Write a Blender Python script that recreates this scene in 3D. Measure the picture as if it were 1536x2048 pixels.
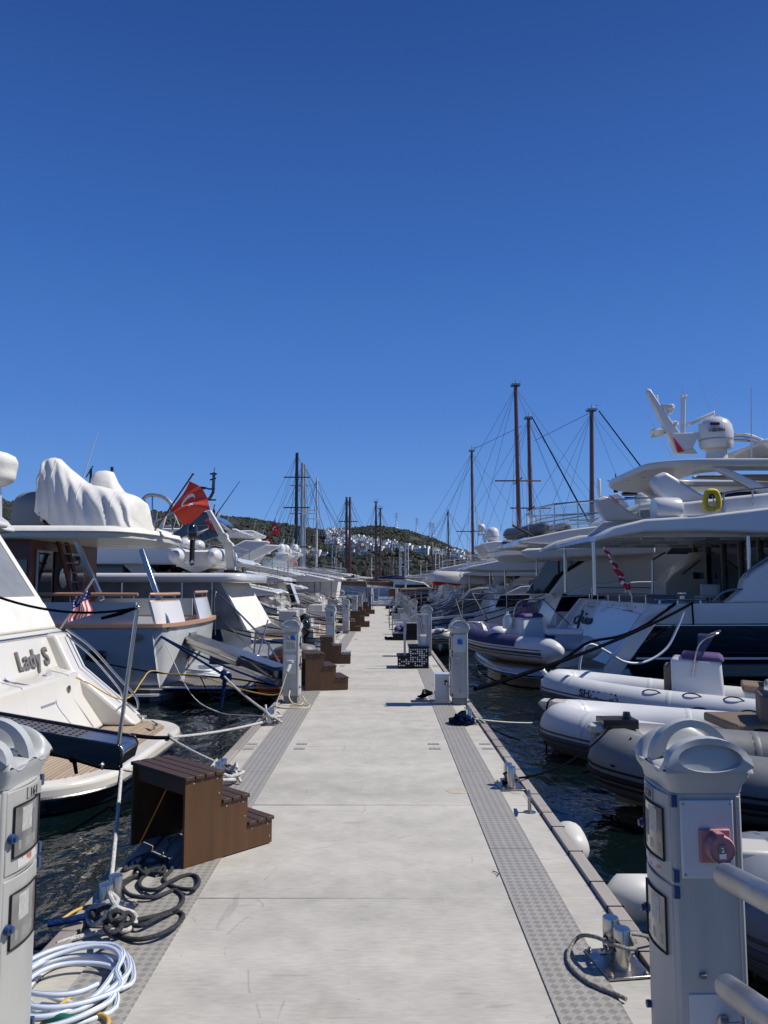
import bpy, bmesh, math, random
from mathutils import Vector, Matrix, noise as mnoise
R = math.radians
random.seed(7)
for o in list(bpy.data.objects): bpy.data.objects.remove(o)
SC = bpy.context.scene
COL = SC.collection

# ---------------------------------------------------------------- camera, sky, sun, exposure
CAM_H = 1.6
PITCH = math.atan(146/1540)
cam_d = bpy.data.cameras.new('camera'); cam = bpy.data.objects.new('camera', cam_d); COL.objects.link(cam)
cam_d.sensor_fit = 'HORIZONTAL'; cam_d.sensor_width = 36; cam_d.lens = 36*1540/1536
cam_d.clip_start = 0.05; cam_d.clip_end = 9000
cam.location = (0, 0, CAM_H); cam.rotation_euler = (math.pi/2 + PITCH, 0, 0)
SC.camera = cam
SUN_EL, SUN_AZ = R(50), R(3)           # azimuth measured from +X towards +Y
sd = bpy.data.lights.new('sun', 'SUN'); so = bpy.data.objects.new('sun', sd); COL.objects.link(so)
sd.energy = 5.0; sd.angle = R(0.53); sd.color = (1.0, 0.955, 0.89)
sv = Vector((math.cos(SUN_EL)*math.cos(SUN_AZ), math.cos(SUN_EL)*math.sin(SUN_AZ), math.sin(SUN_EL)))
so.rotation_euler = (-sv).to_track_quat('-Z', 'Y').to_euler(); so.location = (30, 5, 60)
W = bpy.data.worlds.new('World'); SC.world = W; W.use_nodes = True
wn = W.node_tree; wn.nodes.clear()
sky = wn.nodes.new('ShaderNodeTexSky'); sky.sky_type = 'NISHITA'; sky.sun_disc = False
sky.sun_elevation = SUN_EL; sky.sun_rotation = R(90) - SUN_AZ
sky.air_density = 0.72; sky.dust_density = 0.12; sky.ozone_density = 4.5; sky.altitude = 60
bg = wn.nodes.new('ShaderNodeBackground'); bg.inputs['Strength'].default_value = 0.10
wo = wn.nodes.new('ShaderNodeOutputWorld')
# the clear marina sky: Nishita blended with the measured elevation colours of the deep blue sky
wtc = wn.nodes.new('ShaderNodeTexCoord'); wsp = wn.nodes.new('ShaderNodeSeparateXYZ'); wn.links.new(wtc.outputs['Generated'], wsp.inputs[0])
ramp = wn.nodes.new('ShaderNodeValToRGB'); wn.links.new(wsp.outputs['Z'], ramp.inputs[0])
SKY = [(0.0, (.21, .40, .78)), (.10, (.125, .305, .72)), (.22, (.072, .215, .63)), (.40, (.038, .142, .49)), (.62, (.017, .074, .31)), (1.0, (.010, .050, .22))]
for i, (p_, c_) in enumerate(SKY):
    e = ramp.color_ramp.elements[i] if i < 2 else ramp.color_ramp.elements.new(p_)
    e.position = p_; e.color = c_+(1,)
sc_ = wn.nodes.new('ShaderNodeVectorMath'); sc_.operation = 'SCALE'; sc_.inputs['Scale'].default_value = 1/0.10
wn.links.new(ramp.outputs[0], sc_.inputs[0])
mxs = wn.nodes.new('ShaderNodeMixRGB'); mxs.inputs[0].default_value = 0.86
wn.links.new(sky.outputs[0], mxs.inputs[1]); wn.links.new(sc_.outputs[0], mxs.inputs[2]); wn.links.new(mxs.outputs[0], bg.inputs[0])
wn.links.new(bg.outputs[0], wo.inputs[0])
SC.view_settings.view_transform = 'Standard'; SC.view_settings.look = 'None'
SC.view_settings.exposure = 0.0; SC.view_settings.gamma = 1.0
SC.render.engine = 'CYCLES'
SC.cycles.max_bounces = 6; SC.cycles.transparent_max_bounces = 8
SC.cycles.caustics_reflective = False; SC.cycles.caustics_refractive = False
SC.cycles.sample_clamp_indirect = 4.0

WL = -0.62                              # water level; the pontoon deck is z = 0
def P(px, py, Y):
    cx = (px-768)/1540; cy = -(py-1024)/1540
    F = Vector((0, math.cos(PITCH), math.sin(PITCH))); U = Vector((0, -math.sin(PITCH), math.cos(PITCH)))
    d = F + U*cy; d.x = cx
    return Vector((0, 0, CAM_H)) + d*(Y/d.y)
def G(px, py, z=0.0):
    d = P(px, py, 1.0) - Vector((0, 0, CAM_H))
    return Vector((0, 0, CAM_H)) + d*((z-CAM_H)/d.z)
def XZ(pts, Y):
    out = []
    for q in pts:
        p = P(q[0], q[1], Y); out.append((p.x, p.z))
    return out

# ---------------------------------------------------------------- materials
MATS = {}
def mat(name, col, rough=0.5, metal=0.0, var=0.08, vscale=3.0, bump=0.0, bscale=40.0, spec=0.5, coat=0.0,
        trans=0.0, stretch=None, alpha=1.0, sheen=0.0, col2=None, c2pos=(0.45, 0.65)):
    if name in MATS: return MATS[name]
    m = bpy.data.materials.new(name); m.use_nodes = True; nt = m.node_tree; N = nt.nodes; L = nt.links
    b = N['Principled BSDF']
    tc = N.new('ShaderNodeTexCoord'); mp = N.new('ShaderNodeMapping'); L.new(tc.outputs['Object'], mp.inputs[0])
    if stretch: mp.inputs['Scale'].default_value = stretch
    nz = N.new('ShaderNodeTexNoise'); nz.inputs['Scale'].default_value = vscale; nz.inputs['Detail'].default_value = 6
    L.new(mp.outputs[0], nz.inputs[0])
    cr = N.new('ShaderNodeValToRGB'); L.new(nz.outputs[0], cr.inputs[0])
    if col2 is None:
        cr.color_ramp.elements[0].position = 0.3; cr.color_ramp.elements[1].position = 0.7
        cr.color_ramp.elements[0].color = tuple(max(0, c*(1-var)) for c in col)+(1,)
        cr.color_ramp.elements[1].color = tuple(min(1, c*(1+var)) for c in col)+(1,)
    else:
        cr.color_ramp.elements[0].position = c2pos[0]; cr.color_ramp.elements[1].position = c2pos[1]
        cr.color_ramp.elements[0].color = tuple(col)+(1,); cr.color_ramp.elements[1].color = tuple(col2)+(1,)
    L.new(cr.outputs[0], b.inputs['Base Color'])
    mr = N.new('ShaderNodeMapRange'); L.new(nz.outputs[0], mr.inputs[0])
    mr.inputs[3].default_value = max(0.0, rough*0.8); mr.inputs[4].default_value = min(1, rough*1.25)
    L.new(mr.outputs[0], b.inputs['Roughness'])
    b.inputs['Metallic'].default_value = metal
    b.inputs['Specular IOR Level'].default_value = spec
    b.inputs['Coat Weight'].default_value = coat; b.inputs['Coat Roughness'].default_value = 0.06
    b.inputs['Transmission Weight'].default_value = trans
    b.inputs['Alpha'].default_value = alpha
    if sheen: b.inputs['Sheen Weight'].default_value = sheen
    if bump > 0:
        n2 = N.new('ShaderNodeTexNoise'); n2.inputs['Scale'].default_value = bscale; n2.inputs['Detail'].default_value = 5
        L.new(mp.outputs[0], n2.inputs[0])
        bp = N.new('ShaderNodeBump'); bp.inputs['Strength'].default_value = bump; bp.inputs['Distance'].default_value = 0.02
        L.new(n2.outputs[0], bp.inputs['Height']); L.new(bp.outputs[0], b.inputs['Normal'])
    MATS[name] = m; return m

def M_math(N, L, op, a, b=None, c=None):
    n = N.new('ShaderNodeMath'); n.operation = op
    for i, v in enumerate((a, b, c)):
        if v is None: continue
        if isinstance(v, (int, float)): n.inputs[i].default_value = v
        else: L.new(v, n.inputs[i])
    return n.outputs[0]

def planks(name, ca, cb, groove, axis='Y', pitch=0.06, rough=0.6, grain=(2, 30, 30), gw=0.08):
    m = bpy.data.materials.new(name); m.use_nodes = True; N = m.node_tree.nodes; L = m.node_tree.links; b = N['Principled BSDF']
    tc = N.new('ShaderNodeTexCoord'); sp = N.new('ShaderNodeSeparateXYZ'); L.new(tc.outputs['Object'], sp.inputs[0])
    v = M_math(N, L, 'DIVIDE', sp.outputs[axis], pitch); fr = M_math(N, L, 'FRACT', v); fl = M_math(N, L, 'FLOOR', v)
    wn_ = N.new('ShaderNodeTexWhiteNoise'); wn_.noise_dimensions = '1D'; L.new(fl, wn_.inputs['W'])
    mp = N.new('ShaderNodeMapping'); mp.inputs['Scale'].default_value = grain; L.new(tc.outputs['Object'], mp.inputs[0])
    nz = N.new('ShaderNodeTexNoise'); nz.inputs['Scale'].default_value = 1.5; nz.inputs['Detail'].default_value = 6; L.new(mp.outputs[0], nz.inputs[0])
    f = M_math(N, L, 'ADD', M_math(N, L, 'MULTIPLY', wn_.outputs[0], 0.5), M_math(N, L, 'MULTIPLY', nz.outputs[0], 0.6))
    mx = N.new('ShaderNodeMixRGB'); L.new(f, mx.inputs[0]); mx.inputs[1].default_value = ca+(1,); mx.inputs[2].default_value = cb+(1,)
    g = M_math(N, L, 'LESS_THAN', fr, gw)
    m2 = N.new('ShaderNodeMixRGB'); L.new(g, m2.inputs[0]); L.new(mx.outputs[0], m2.inputs[1]); m2.inputs[2].default_value = groove+(1,)
    L.new(m2.outputs[0], b.inputs['Base Color']); b.inputs['Roughness'].default_value = rough
    bp = N.new('ShaderNodeBump'); bp.inputs['Strength'].default_value = 0.4; bp.inputs['Distance'].default_value = 0.004
    L.new(M_math(N, L, 'SUBTRACT', nz.outputs[0], g), bp.inputs['Height']); L.new(bp.outputs[0], b.inputs['Normal'])
    MATS[name] = m; return m

gel = mat('gelcoat_white', (0.64, 0.635, 0.615), 0.22, var=0.03, coat=0.5, vscale=0.8)
gelw = mat('gelcoat_warm_white', (0.64, 0.615, 0.55), 0.24, var=0.04, coat=0.4, vscale=1.5)
gelc = mat('gelcoat_cream', (0.58, 0.555, 0.48), 0.28, var=0.04, coat=0.3, vscale=0.8)
gelg = mat('gelcoat_grey', (0.30, 0.33, 0.37), 0.25, var=0.04, coat=0.5, vscale=0.8)
gelb = mat('gelcoat_pale_blue', (0.50, 0.525, 0.53), 0.25, var=0.04, coat=0.5, vscale=0.8)
navy = mat('navy_gelcoat', (0.004, 0.006, 0.016), 0.08, var=0.1, coat=1.0, vscale=0.7)
black = mat('black_gloss', (0.008, 0.008, 0.01), 0.12, var=0.1, coat=0.6)
blackm = mat('black_matt', (0.012, 0.012, 0.013), 0.6, var=0.2, spec=0.2)
glassd = mat('dark_glass', (0.012, 0.015, 0.018), 0.05, var=0.2, spec=0.7, coat=0.4, vscale=0.6)
glassc = mat('clear_glass', (0.75, 0.88, 0.86), 0.03, var=0.02, trans=0.0, alpha=0.28, coat=1.0)
vinyl = mat('clear_vinyl', (0.30, 0.31, 0.30), 0.15, var=0.15, alpha=0.8, coat=0.5, bump=0.3, bscale=4)
canvas = mat('canvas_white', (0.66, 0.645, 0.60), 0.85, var=0.06, vscale=2.5, bump=0.5, bscale=7)
canvasg = mat('canvas_grey', (0.22, 0.225, 0.235), 0.85, var=0.12, vscale=2, bump=0.5, bscale=6)
canvasb = mat('canvas_navy', (0.02, 0.025, 0.085), 0.75, var=0.15, vscale=2, bump=0.4, bscale=8)
canvasp = mat('canvas_purple', (0.065, 0.04, 0.14), 0.75, var=0.12, bump=0.4, bscale=10)
canvasr = mat('canvas_red', (0.55, 0.02, 0.03), 0.75, var=0.12, bump=0.4, bscale=10)
steel = mat('stainless_steel', (0.50, 0.475, 0.44), 0.24, 1.0, var=0.06, vscale=8)
steeld = mat('stainless_worn', (0.40, 0.38, 0.35), 0.33, 1.0, var=0.2, vscale=14, bump=0.1)
galv = mat('galvanised_steel', (0.36, 0.37, 0.38), 0.42, 0.85, var=0.2, vscale=9, bump=0.15, bscale=30)
alu = mat('aluminium_mast', (0.42, 0.44, 0.46), 0.4, 0.6, var=0.08)
pvc = mat('pedestal_plastic', (0.385, 0.385, 0.36), 0.42, var=0.10, vscale=3.5, stretch=(3, 3, .6), bump=0.06, bscale=60)
pvcw = mat('pedestal_cap_plastic', (0.41, 0.425, 0.415), 0.4, var=0.035, vscale=3)
plinth = mat('pedestal_plinth_grey', (0.16, 0.165, 0.17), 0.6, var=0.1)
smoke = mat('smoked_window', (0.16, 0.16, 0.15), 0.12, var=0.35, vscale=9, coat=0.6)
blue = mat('socket_blue', (0.02, 0.13, 0.42), 0.4, var=0.08)
blued = mat('latch_blue', (0.02, 0.05, 0.14), 0.35, var=0.1)
redfade = mat('faded_red_plastic', (0.36, 0.17, 0.185), 0.55, var=0.18, vscale=12)
red = mat('signal_red', (0.60, 0.015, 0.02), 0.5)
orange = mat('orange_plastic', (0.75, 0.12, 0.03), 0.5)
yellow = mat('yellow_plastic', (0.62, 0.46, 0.02), 0.6, var=0.12, vscale=9)
rubber = mat('tube_white', (0.55, 0.56, 0.57), 0.42, var=0.05, vscale=2.0, bump=0.08, bscale=9)
rubberg = mat('tube_grey', (0.14, 0.145, 0.15), 0.5, var=0.12, vscale=2.0, bump=0.3, bscale=5)
strake = mat('strake_dark_grey', (0.05, 0.055, 0.065), 0.6, var=0.1)
skin = mat('skin_tan', (0.45, 0.25, 0.17), 0.6)
tan = mat('brown_upholstery', (0.16, 0.115, 0.08), 0.6, var=0.1, bump=0.2)
mahog = mat('mahogany', (0.10, 0.022, 0.010), 0.4, var=0.35, vscale=3, coat=0.1, stretch=(1, 1, 8))
mastwood = mat('varnished_spar', (0.12, 0.04, 0.018), 0.35, var=0.35, vscale=2, coat=0.4, stretch=(6, 6, 1))
mastdark = mat('black_spar', (0.015, 0.015, 0.018), 0.3, var=0.2)
roped = mat('rope_dirty_grey', (0.30, 0.285, 0.25), 0.9, var=0.35, vscale=60, bump=0.8, bscale=160, spec=0.0)
ropew = mat('rope_white', (0.62, 0.60, 0.55), 0.9, var=0.25, vscale=60, bump=0.8, bscale=160, spec=0.0)
ropeg = mat('rope_dark_grey', (0.085, 0.088, 0.095), 0.95, var=0.4, vscale=90, bump=1.0, bscale=220, spec=0.0)
ropeb = mat('rope_black', (0.005, 0.006, 0.009), 0.9, var=0.3, vscale=60, bump=0.8, bscale=150, spec=0.0)
ropen = mat('rope_blue', (0.010, 0.03, 0.11), 0.9, var=0.3, vscale=60, bump=0.8, bscale=150, spec=0.0)
hosey = mat('hose_yellow', (0.55, 0.36, 0.07), 0.5, var=0.1)
hosep = mat('hose_pale', (0.55, 0.50, 0.32), 0.5, var=0.1)
hosew = mat('hose_white', (0.60, 0.64, 0.68), 0.35, var=0.05)
hoseb = mat('hose_blue_stripe', (0.12, 0.24, 0.46), 0.35, var=0.05)
green = mat('green_plastic', (0.01, 0.10, 0.06), 0.4)
fend = mat('fender_white', (0.56, 0.55, 0.50), 0.45, var=0.08, vscale=4)
wallw = mat('house_white', (0.72, 0.71, 0.68), 0.8, var=0.08, vscale=0.1)
walls_ = mat('house_stone', (0.40, 0.34, 0.26), 0.85, var=0.15, vscale=0.1)
wood = planks('stained_plywood', (0.022, 0.009, 0.003), (0.185, 0.082, 0.026), (0.10, 0.045, 0.02), 'X', 5.0, 0.5, (8, 8, 0.8), 0.0)
woodt = planks('stained_tread_planks', (0.035, 0.019, 0.012), (0.085, 0.045, 0.026), (0.02, 0.01, 0.006), 'X', 3.0, 0.6, (3, 30, 3), 0.0)
timber = planks('weathered_timber', (0.20, 0.175, 0.15), (0.36, 0.325, 0.29), (0.08, 0.06, 0.05), 'Y', 1.9, 0.8, (25, 1.2, 25), 0.004)
teak = planks('teak_deck', (0.30, 0.215, 0.14), (0.46, 0.36, 0.26), (0.05, 0.035, 0.025), 'X', 0.055, 0.6, (20, 2, 20), 0.14)
teakr = planks('teak_rail', (0.36, 0.20, 0.12), (0.50, 0.30, 0.19), (0.2, 0.1, 0.06), 'X', 9.0, 0.4, (4, 4, 12), 0.0)
teakg = planks('teak_grating', (0.16, 0.15, 0.145), (0.30, 0.285, 0.27), (0.02, 0.018, 0.016), 'X', 0.07, 0.7, (20, 2, 20), 0.45)
flagred = mat('flag_red', (0.66, 0.060, 0.035), 0.8, var=0.05)
flagdk = mat('flag_crimson', (0.42, 0.02, 0.035), 0.8, var=0.05)
flagw = mat('flag_white', (0.75, 0.73, 0.72), 0.8, var=0.03)
flagb = mat('flag_blue', (0.03, 0.04, 0.16), 0.8, var=0.05)
paintblk = mat('lettering_dark', (0.03, 0.03, 0.035), 0.35)
lettg = mat('lettering_grey', (0.16, 0.15, 0.14), 0.4)

# ---------------------------------------------------------------- mesh building
class MB:
    def __init__(s): s.v = []; s.f = []; s.m = []
    def add(s, vs, fs, mi=0):
        k = len(s.v); s.v += [tuple(v) for v in vs]
        for f in fs: s.f.append(tuple(i+k for i in f)); s.m.append(mi)
        return s
    def box(s, x0, x1, y0, y1, z0, z1, mi=0, M=None, top=None):
        vs = [Vector(p) for p in ((x0,y0,z0),(x1,y0,z0),(x1,y1,z0),(x0,y1,z0),(x0,y0,z1),(x1,y0,z1),(x1,y1,z1),(x0,y1,z1))]
        if M: vs = [M @ v for v in vs]
        return s.add(vs, [(0,3,2,1),(4,5,6,7),(0,1,5,4),(1,2,6,5),(2,3,7,6),(3,0,4,7)], mi)
    def prism(s, pts, y0, y1, mi=0, inset=0.0, M=None):
        """polygon of (x,z) extruded from y0 to y1"""
        n = len(pts); cx = sum(p[0] for p in pts)/n; cz = sum(p[1] for p in pts)/n
        vs = [Vector((p[0], y0, p[1])) for p in pts]+[Vector((p[0], y1, p[1])) for p in pts]
        if M: vs = [M @ v for v in vs]
        return s.add(vs, [tuple(range(n)), tuple(range(2*n-1, n-1, -1))]+[(i, (i+1) % n, n+(i+1) % n, n+i) for i in range(n)], mi)
    def plan(s, pts, z0, z1, mi=0, M=None):
        n = len(pts)
        vs = [Vector((p[0], p[1], z0)) for p in pts]+[Vector((p[0], p[1], z1)) for p in pts]
        if M: vs = [M @ v for v in vs]
        return s.add(vs, [tuple(range(n)), tuple(range(2*n-1, n-1, -1))]+[(i, (i+1) % n, n+(i+1) % n, n+i) for i in range(n)], mi)
    def tube(s, pts, r, n=8, closed=False, mi=0, cap=True):
        pts = [Vector(p) for p in pts]; k = len(pts)
        rr = r if isinstance(r, (list, tuple)) else [r]*k
        t0 = (pts[1]-pts[0]).normalized()
        a = Vector((0,0,1)) if abs(t0.z) < 0.9 else Vector((1,0,0))
        u = t0.cross(a).normalized(); vs = []
        for i, p in enumerate(pts):
            if closed: t = (pts[(i+1) % k]-pts[i-1])
            elif i == 0: t = pts[1]-pts[0]
            elif i == k-1: t = pts[-1]-pts[-2]
            else: t = pts[i+1]-pts[i-1]
            if t.length < 1e-9: t = t0
            t = t.normalized(); u = (u - t*u.dot(t))
            if u.length < 1e-6: u = t.orthogonal()
            u.normalize(); w = t.cross(u)
            for j in range(n):
                an = 2*math.pi*j/n; vs.append(p + (u*math.cos(an)+w*math.sin(an))*rr[i])
        fs = []
        for i in range(k if closed else k-1):
            for j in range(n):
                a_, b_ = i*n+j, i*n+(j+1) % n; c_, d_ = ((i+1) % k)*n+(j+1) % n, ((i+1) % k)*n+j
                fs.append((a_, b_, c_, d_))
        if cap and not closed: fs += [tuple(range(n-1, -1, -1)), tuple(range((k-1)*n, k*n))]
        return s.add(vs, fs, mi)
    def lathe(s, prof, c, n=20, axis='Z', mi=0, sx=1, sy=1):
        vs = []; c = Vector(c)
        for r, z in prof:
            for j in range(n):
                an = 2*math.pi*j/n; x, y = r*math.cos(an)*sx, r*math.sin(an)*sy
                v = Vector((x, y, z)) if axis == 'Z' else (Vector((z, x, y)) if axis == 'X' else Vector((x, z, y)))
                vs.append(c+v)
        k = len(prof); fs = []
        for i in range(k-1):
            for j in range(n): fs.append((i*n+j, i*n+(j+1) % n, (i+1)*n+(j+1) % n, (i+1)*n+j))
        fs += [tuple(range(n-1, -1, -1)), tuple(range((k-1)*n, k*n))]
        return s.add(vs, fs, mi)
    def loft(s, secs, mi=0, cap=True, closed=True, mis=None):
        n = len(secs[0]); vs = [p for sec in secs for p in sec]; k = len(secs)
        for i in range(k-1):
            for j in range(n if closed else n-1):
                s_m = mis[j] if mis else mi
                s.m.append(s_m); b = len(s.v)
                s.f.append((b+i*n+j, b+i*n+(j+1) % n, b+(i+1)*n+(j+1) % n, b+(i+1)*n+j))
        b = len(s.v); s.v += [tuple(v) for v in vs]
        if cap:
            s.f.append(tuple(b+q for q in range(n-1, -1, -1))); s.m.append(mi)
            s.f.append(tuple(b+(k-1)*n+q for q in range(n))); s.m.append(mi)
        return s
    def ball(s, c, rx, ry, rz, n=12, m=8, mi=0):
        vs = [];
        for i in range(m+1):
            th = math.pi*i/m
            for j in range(n):
                an = 2*math.pi*j/n
                vs.append((c[0]+rx*math.sin(th)*math.cos(an), c[1]+ry*math.sin(th)*math.sin(an), c[2]+rz*math.cos(th)))
        fs = [(i*n+j, i*n+(j+1) % n, (i+1)*n+(j+1) % n, (i+1)*n+j) for i in range(m) for j in range(n)]
        return s.add(vs, fs, mi)
    def build(s, name, mats, parent=None, loc=None, smooth=35, bevel=0.0, label=None, cat=None, group=None, kind=None, merge=True, seg=2):
        if not isinstance(mats, (list, tuple)): mats = [mats]
        if parent is not None:
            org = Vector((0, 0, 0)); q = parent
            while q: org += q.location; q = q.parent
        else: org = Vector(loc) if loc is not None else None
        if org is None:
            k = max(1, len(s.v)); org = Vector((sum(v[0] for v in s.v)/k, sum(v[1] for v in s.v)/k, min(v[2] for v in s.v)))
        me = bpy.data.meshes.new(name)
        me.from_pydata([(v[0]-org.x, v[1]-org.y, v[2]-org.z) for v in s.v], [], s.f)
        for m in mats: me.materials.append(m)
        me.polygons.foreach_set('material_index', s.m)
        bm = bmesh.new(); bm.from_mesh(me)
        if merge: bmesh.ops.remove_doubles(bm, verts=bm.verts, dist=1e-5)
        bmesh.ops.recalc_face_normals(bm, faces=bm.faces); bm.to_mesh(me); bm.free()
        if smooth:
            me.shade_smooth(); me.set_sharp_from_angle(angle=R(smooth))
        else: me.shade_flat()
        o = bpy.data.objects.new(name, me); COL.objects.link(o)
        if parent is not None: o.parent = parent
        else: o.location = org
        if bevel:
            bv = o.modifiers.new('bevel', 'BEVEL'); bv.width = bevel; bv.segments = seg; bv.limit_method = 'ANGLE'; bv.angle_limit = R(35)
        tag(o, label, cat, group, kind)
        return o
def tag(o, label=None, cat=None, group=None, kind=None):
    if label: o['label'] = label
    if cat: o['category'] = cat
    if group: o['group'] = group
    if kind: o['kind'] = kind
    return o
def thing(name, label, cat, loc, group=None):
    o = bpy.data.objects.new(name, None); COL.objects.link(o); o.location = loc; o.empty_display_size = 0.2
    return tag(o, label, cat, group)
def copy_tree(o, parent=None):
    c = o.copy(); COL.objects.link(c); c.parent = parent
    for ch in [q for q in bpy.data.objects if q.parent == o]: copy_tree(ch, c)
    return c
def spline(pts, sub=6, closed=False):
    pts = [Vector(p) for p in pts]; n = len(pts); out = []
    rng = range(n) if closed else range(n-1)
    for i in rng:
        p0 = pts[(i-1) % n] if (closed or i > 0) else pts[0]*2-pts[1]
        p1 = pts[i]; p2 = pts[(i+1) % n]
        p3 = pts[(i+2) % n] if (closed or i+2 < n) else pts[-1]*2-pts[-2]
        for k in range(sub):
            t = k/sub
            out.append(0.5*((2*p1)+(p2-p0)*t+(2*p0-5*p1+4*p2-p3)*t*t+(3*p1-p0-3*p2+p3)*t**3))
    if not closed: out.append(pts[-1])
    return out
def sag(a, b, d, n=14):
    a = Vector(a); b = Vector(b)
    return [a.lerp(b, i/n) - Vector((0, 0, d*4*(i/n)*(1-i/n))) for i in range(n+1)]
def rope(name, label, pts, r, m, cat='rope', group=None, n=7, parent=None):
    mb = MB(); mb.tube(pts, r, n)
    return mb.build(name, m, parent, label=label, cat=cat, group=group, smooth=60, loc=None if parent else pts[0], merge=False)
def text(name, body, size, origin, xdir, ydir, m, parent, ext=0.002, shear=0.0, bold=0.0, align='LEFT', label=None):
    cu = bpy.data.curves.new(name, 'FONT'); cu.body = body; cu.size = size; cu.extrude = ext; cu.shear = shear; cu.offset = bold
    cu.align_x = align; cu.resolution_u = 3
    to = bpy.data.objects.new(name+'_src', cu); COL.objects.link(to)
    dg = bpy.context.evaluated_depsgraph_get(); me = bpy.data.meshes.new_from_object(to.evaluated_get(dg))
    bpy.data.objects.remove(to)
    x = Vector(xdir).normalized(); y = Vector(ydir); y = (y-x*y.dot(x)).normalized(); z = x.cross(y)
    Mx = Matrix((x, y, z)).transposed().to_4x4()
    org = Vector((0, 0, 0)); q = parent
    while q: org += q.location; q = q.parent
    Mx.translation = Vector(origin)-org
    me.transform(Mx); me.materials.clear(); me.materials.append(m)
    o = bpy.data.objects.new(name, me); COL.objects.link(o); o.parent = parent
    if label: o['label'] = label
    return o
# ---------------------------------------------------------------- water
def water_mat():
    m = bpy.data.materials.new('harbour_water'); m.use_nodes = True; N = m.node_tree.nodes; L = m.node_tree.links; b = N['Principled BSDF']
    b.inputs['Base Color'].default_value = (0.002, 0.006, 0.007, 1); b.inputs['Roughness'].default_value = 0.04
    b.inputs['IOR'].default_value = 1.33; b.inputs['Specular IOR Level'].default_value = 0.32
    tc = N.new('ShaderNodeTexCoord')
    hs = []
    for sc, st, w in ((1.3, (1, 0.7, 1), 1.0), (4.5, (1, 0.6, 1), 0.35), (14, (1, 0.8, 1), 0.07)):
        mp = N.new('ShaderNodeMapping'); mp.inputs['Scale'].default_value = st; mp.inputs['Rotation'].default_value = (0, 0, 0.4*sc); L.new(tc.outputs['Object'], mp.inputs[0])
        nz = N.new('ShaderNodeTexNoise'); nz.inputs['Scale'].default_value = sc; nz.inputs['Detail'].default_value = 2; nz.inputs['Distortion'].default_value = 0.6
        L.new(mp.outputs[0], nz.inputs[0]); hs.append(M_math(N, L, 'MULTIPLY', nz.outputs[0], w))
    h = M_math(N, L, 'ADD', M_math(N, L, 'ADD', hs[0], hs[1]), hs[2])
    bp = N.new('ShaderNodeBump'); bp.inputs['Strength'].default_value = 0.75; bp.inputs['Distance'].default_value = 0.09
    L.new(h, bp.inputs['Height']); L.new(bp.outputs[0], b.inputs['Normal'])
    return m
MB().add([(-3000, -400, WL), (3000, -400, WL), (3000, 4000, WL), (-3000, 4000, WL)], [(0, 1, 2, 3)]).build('water', water_mat(), kind='structure', loc=(0, 0, WL), smooth=0)

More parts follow.
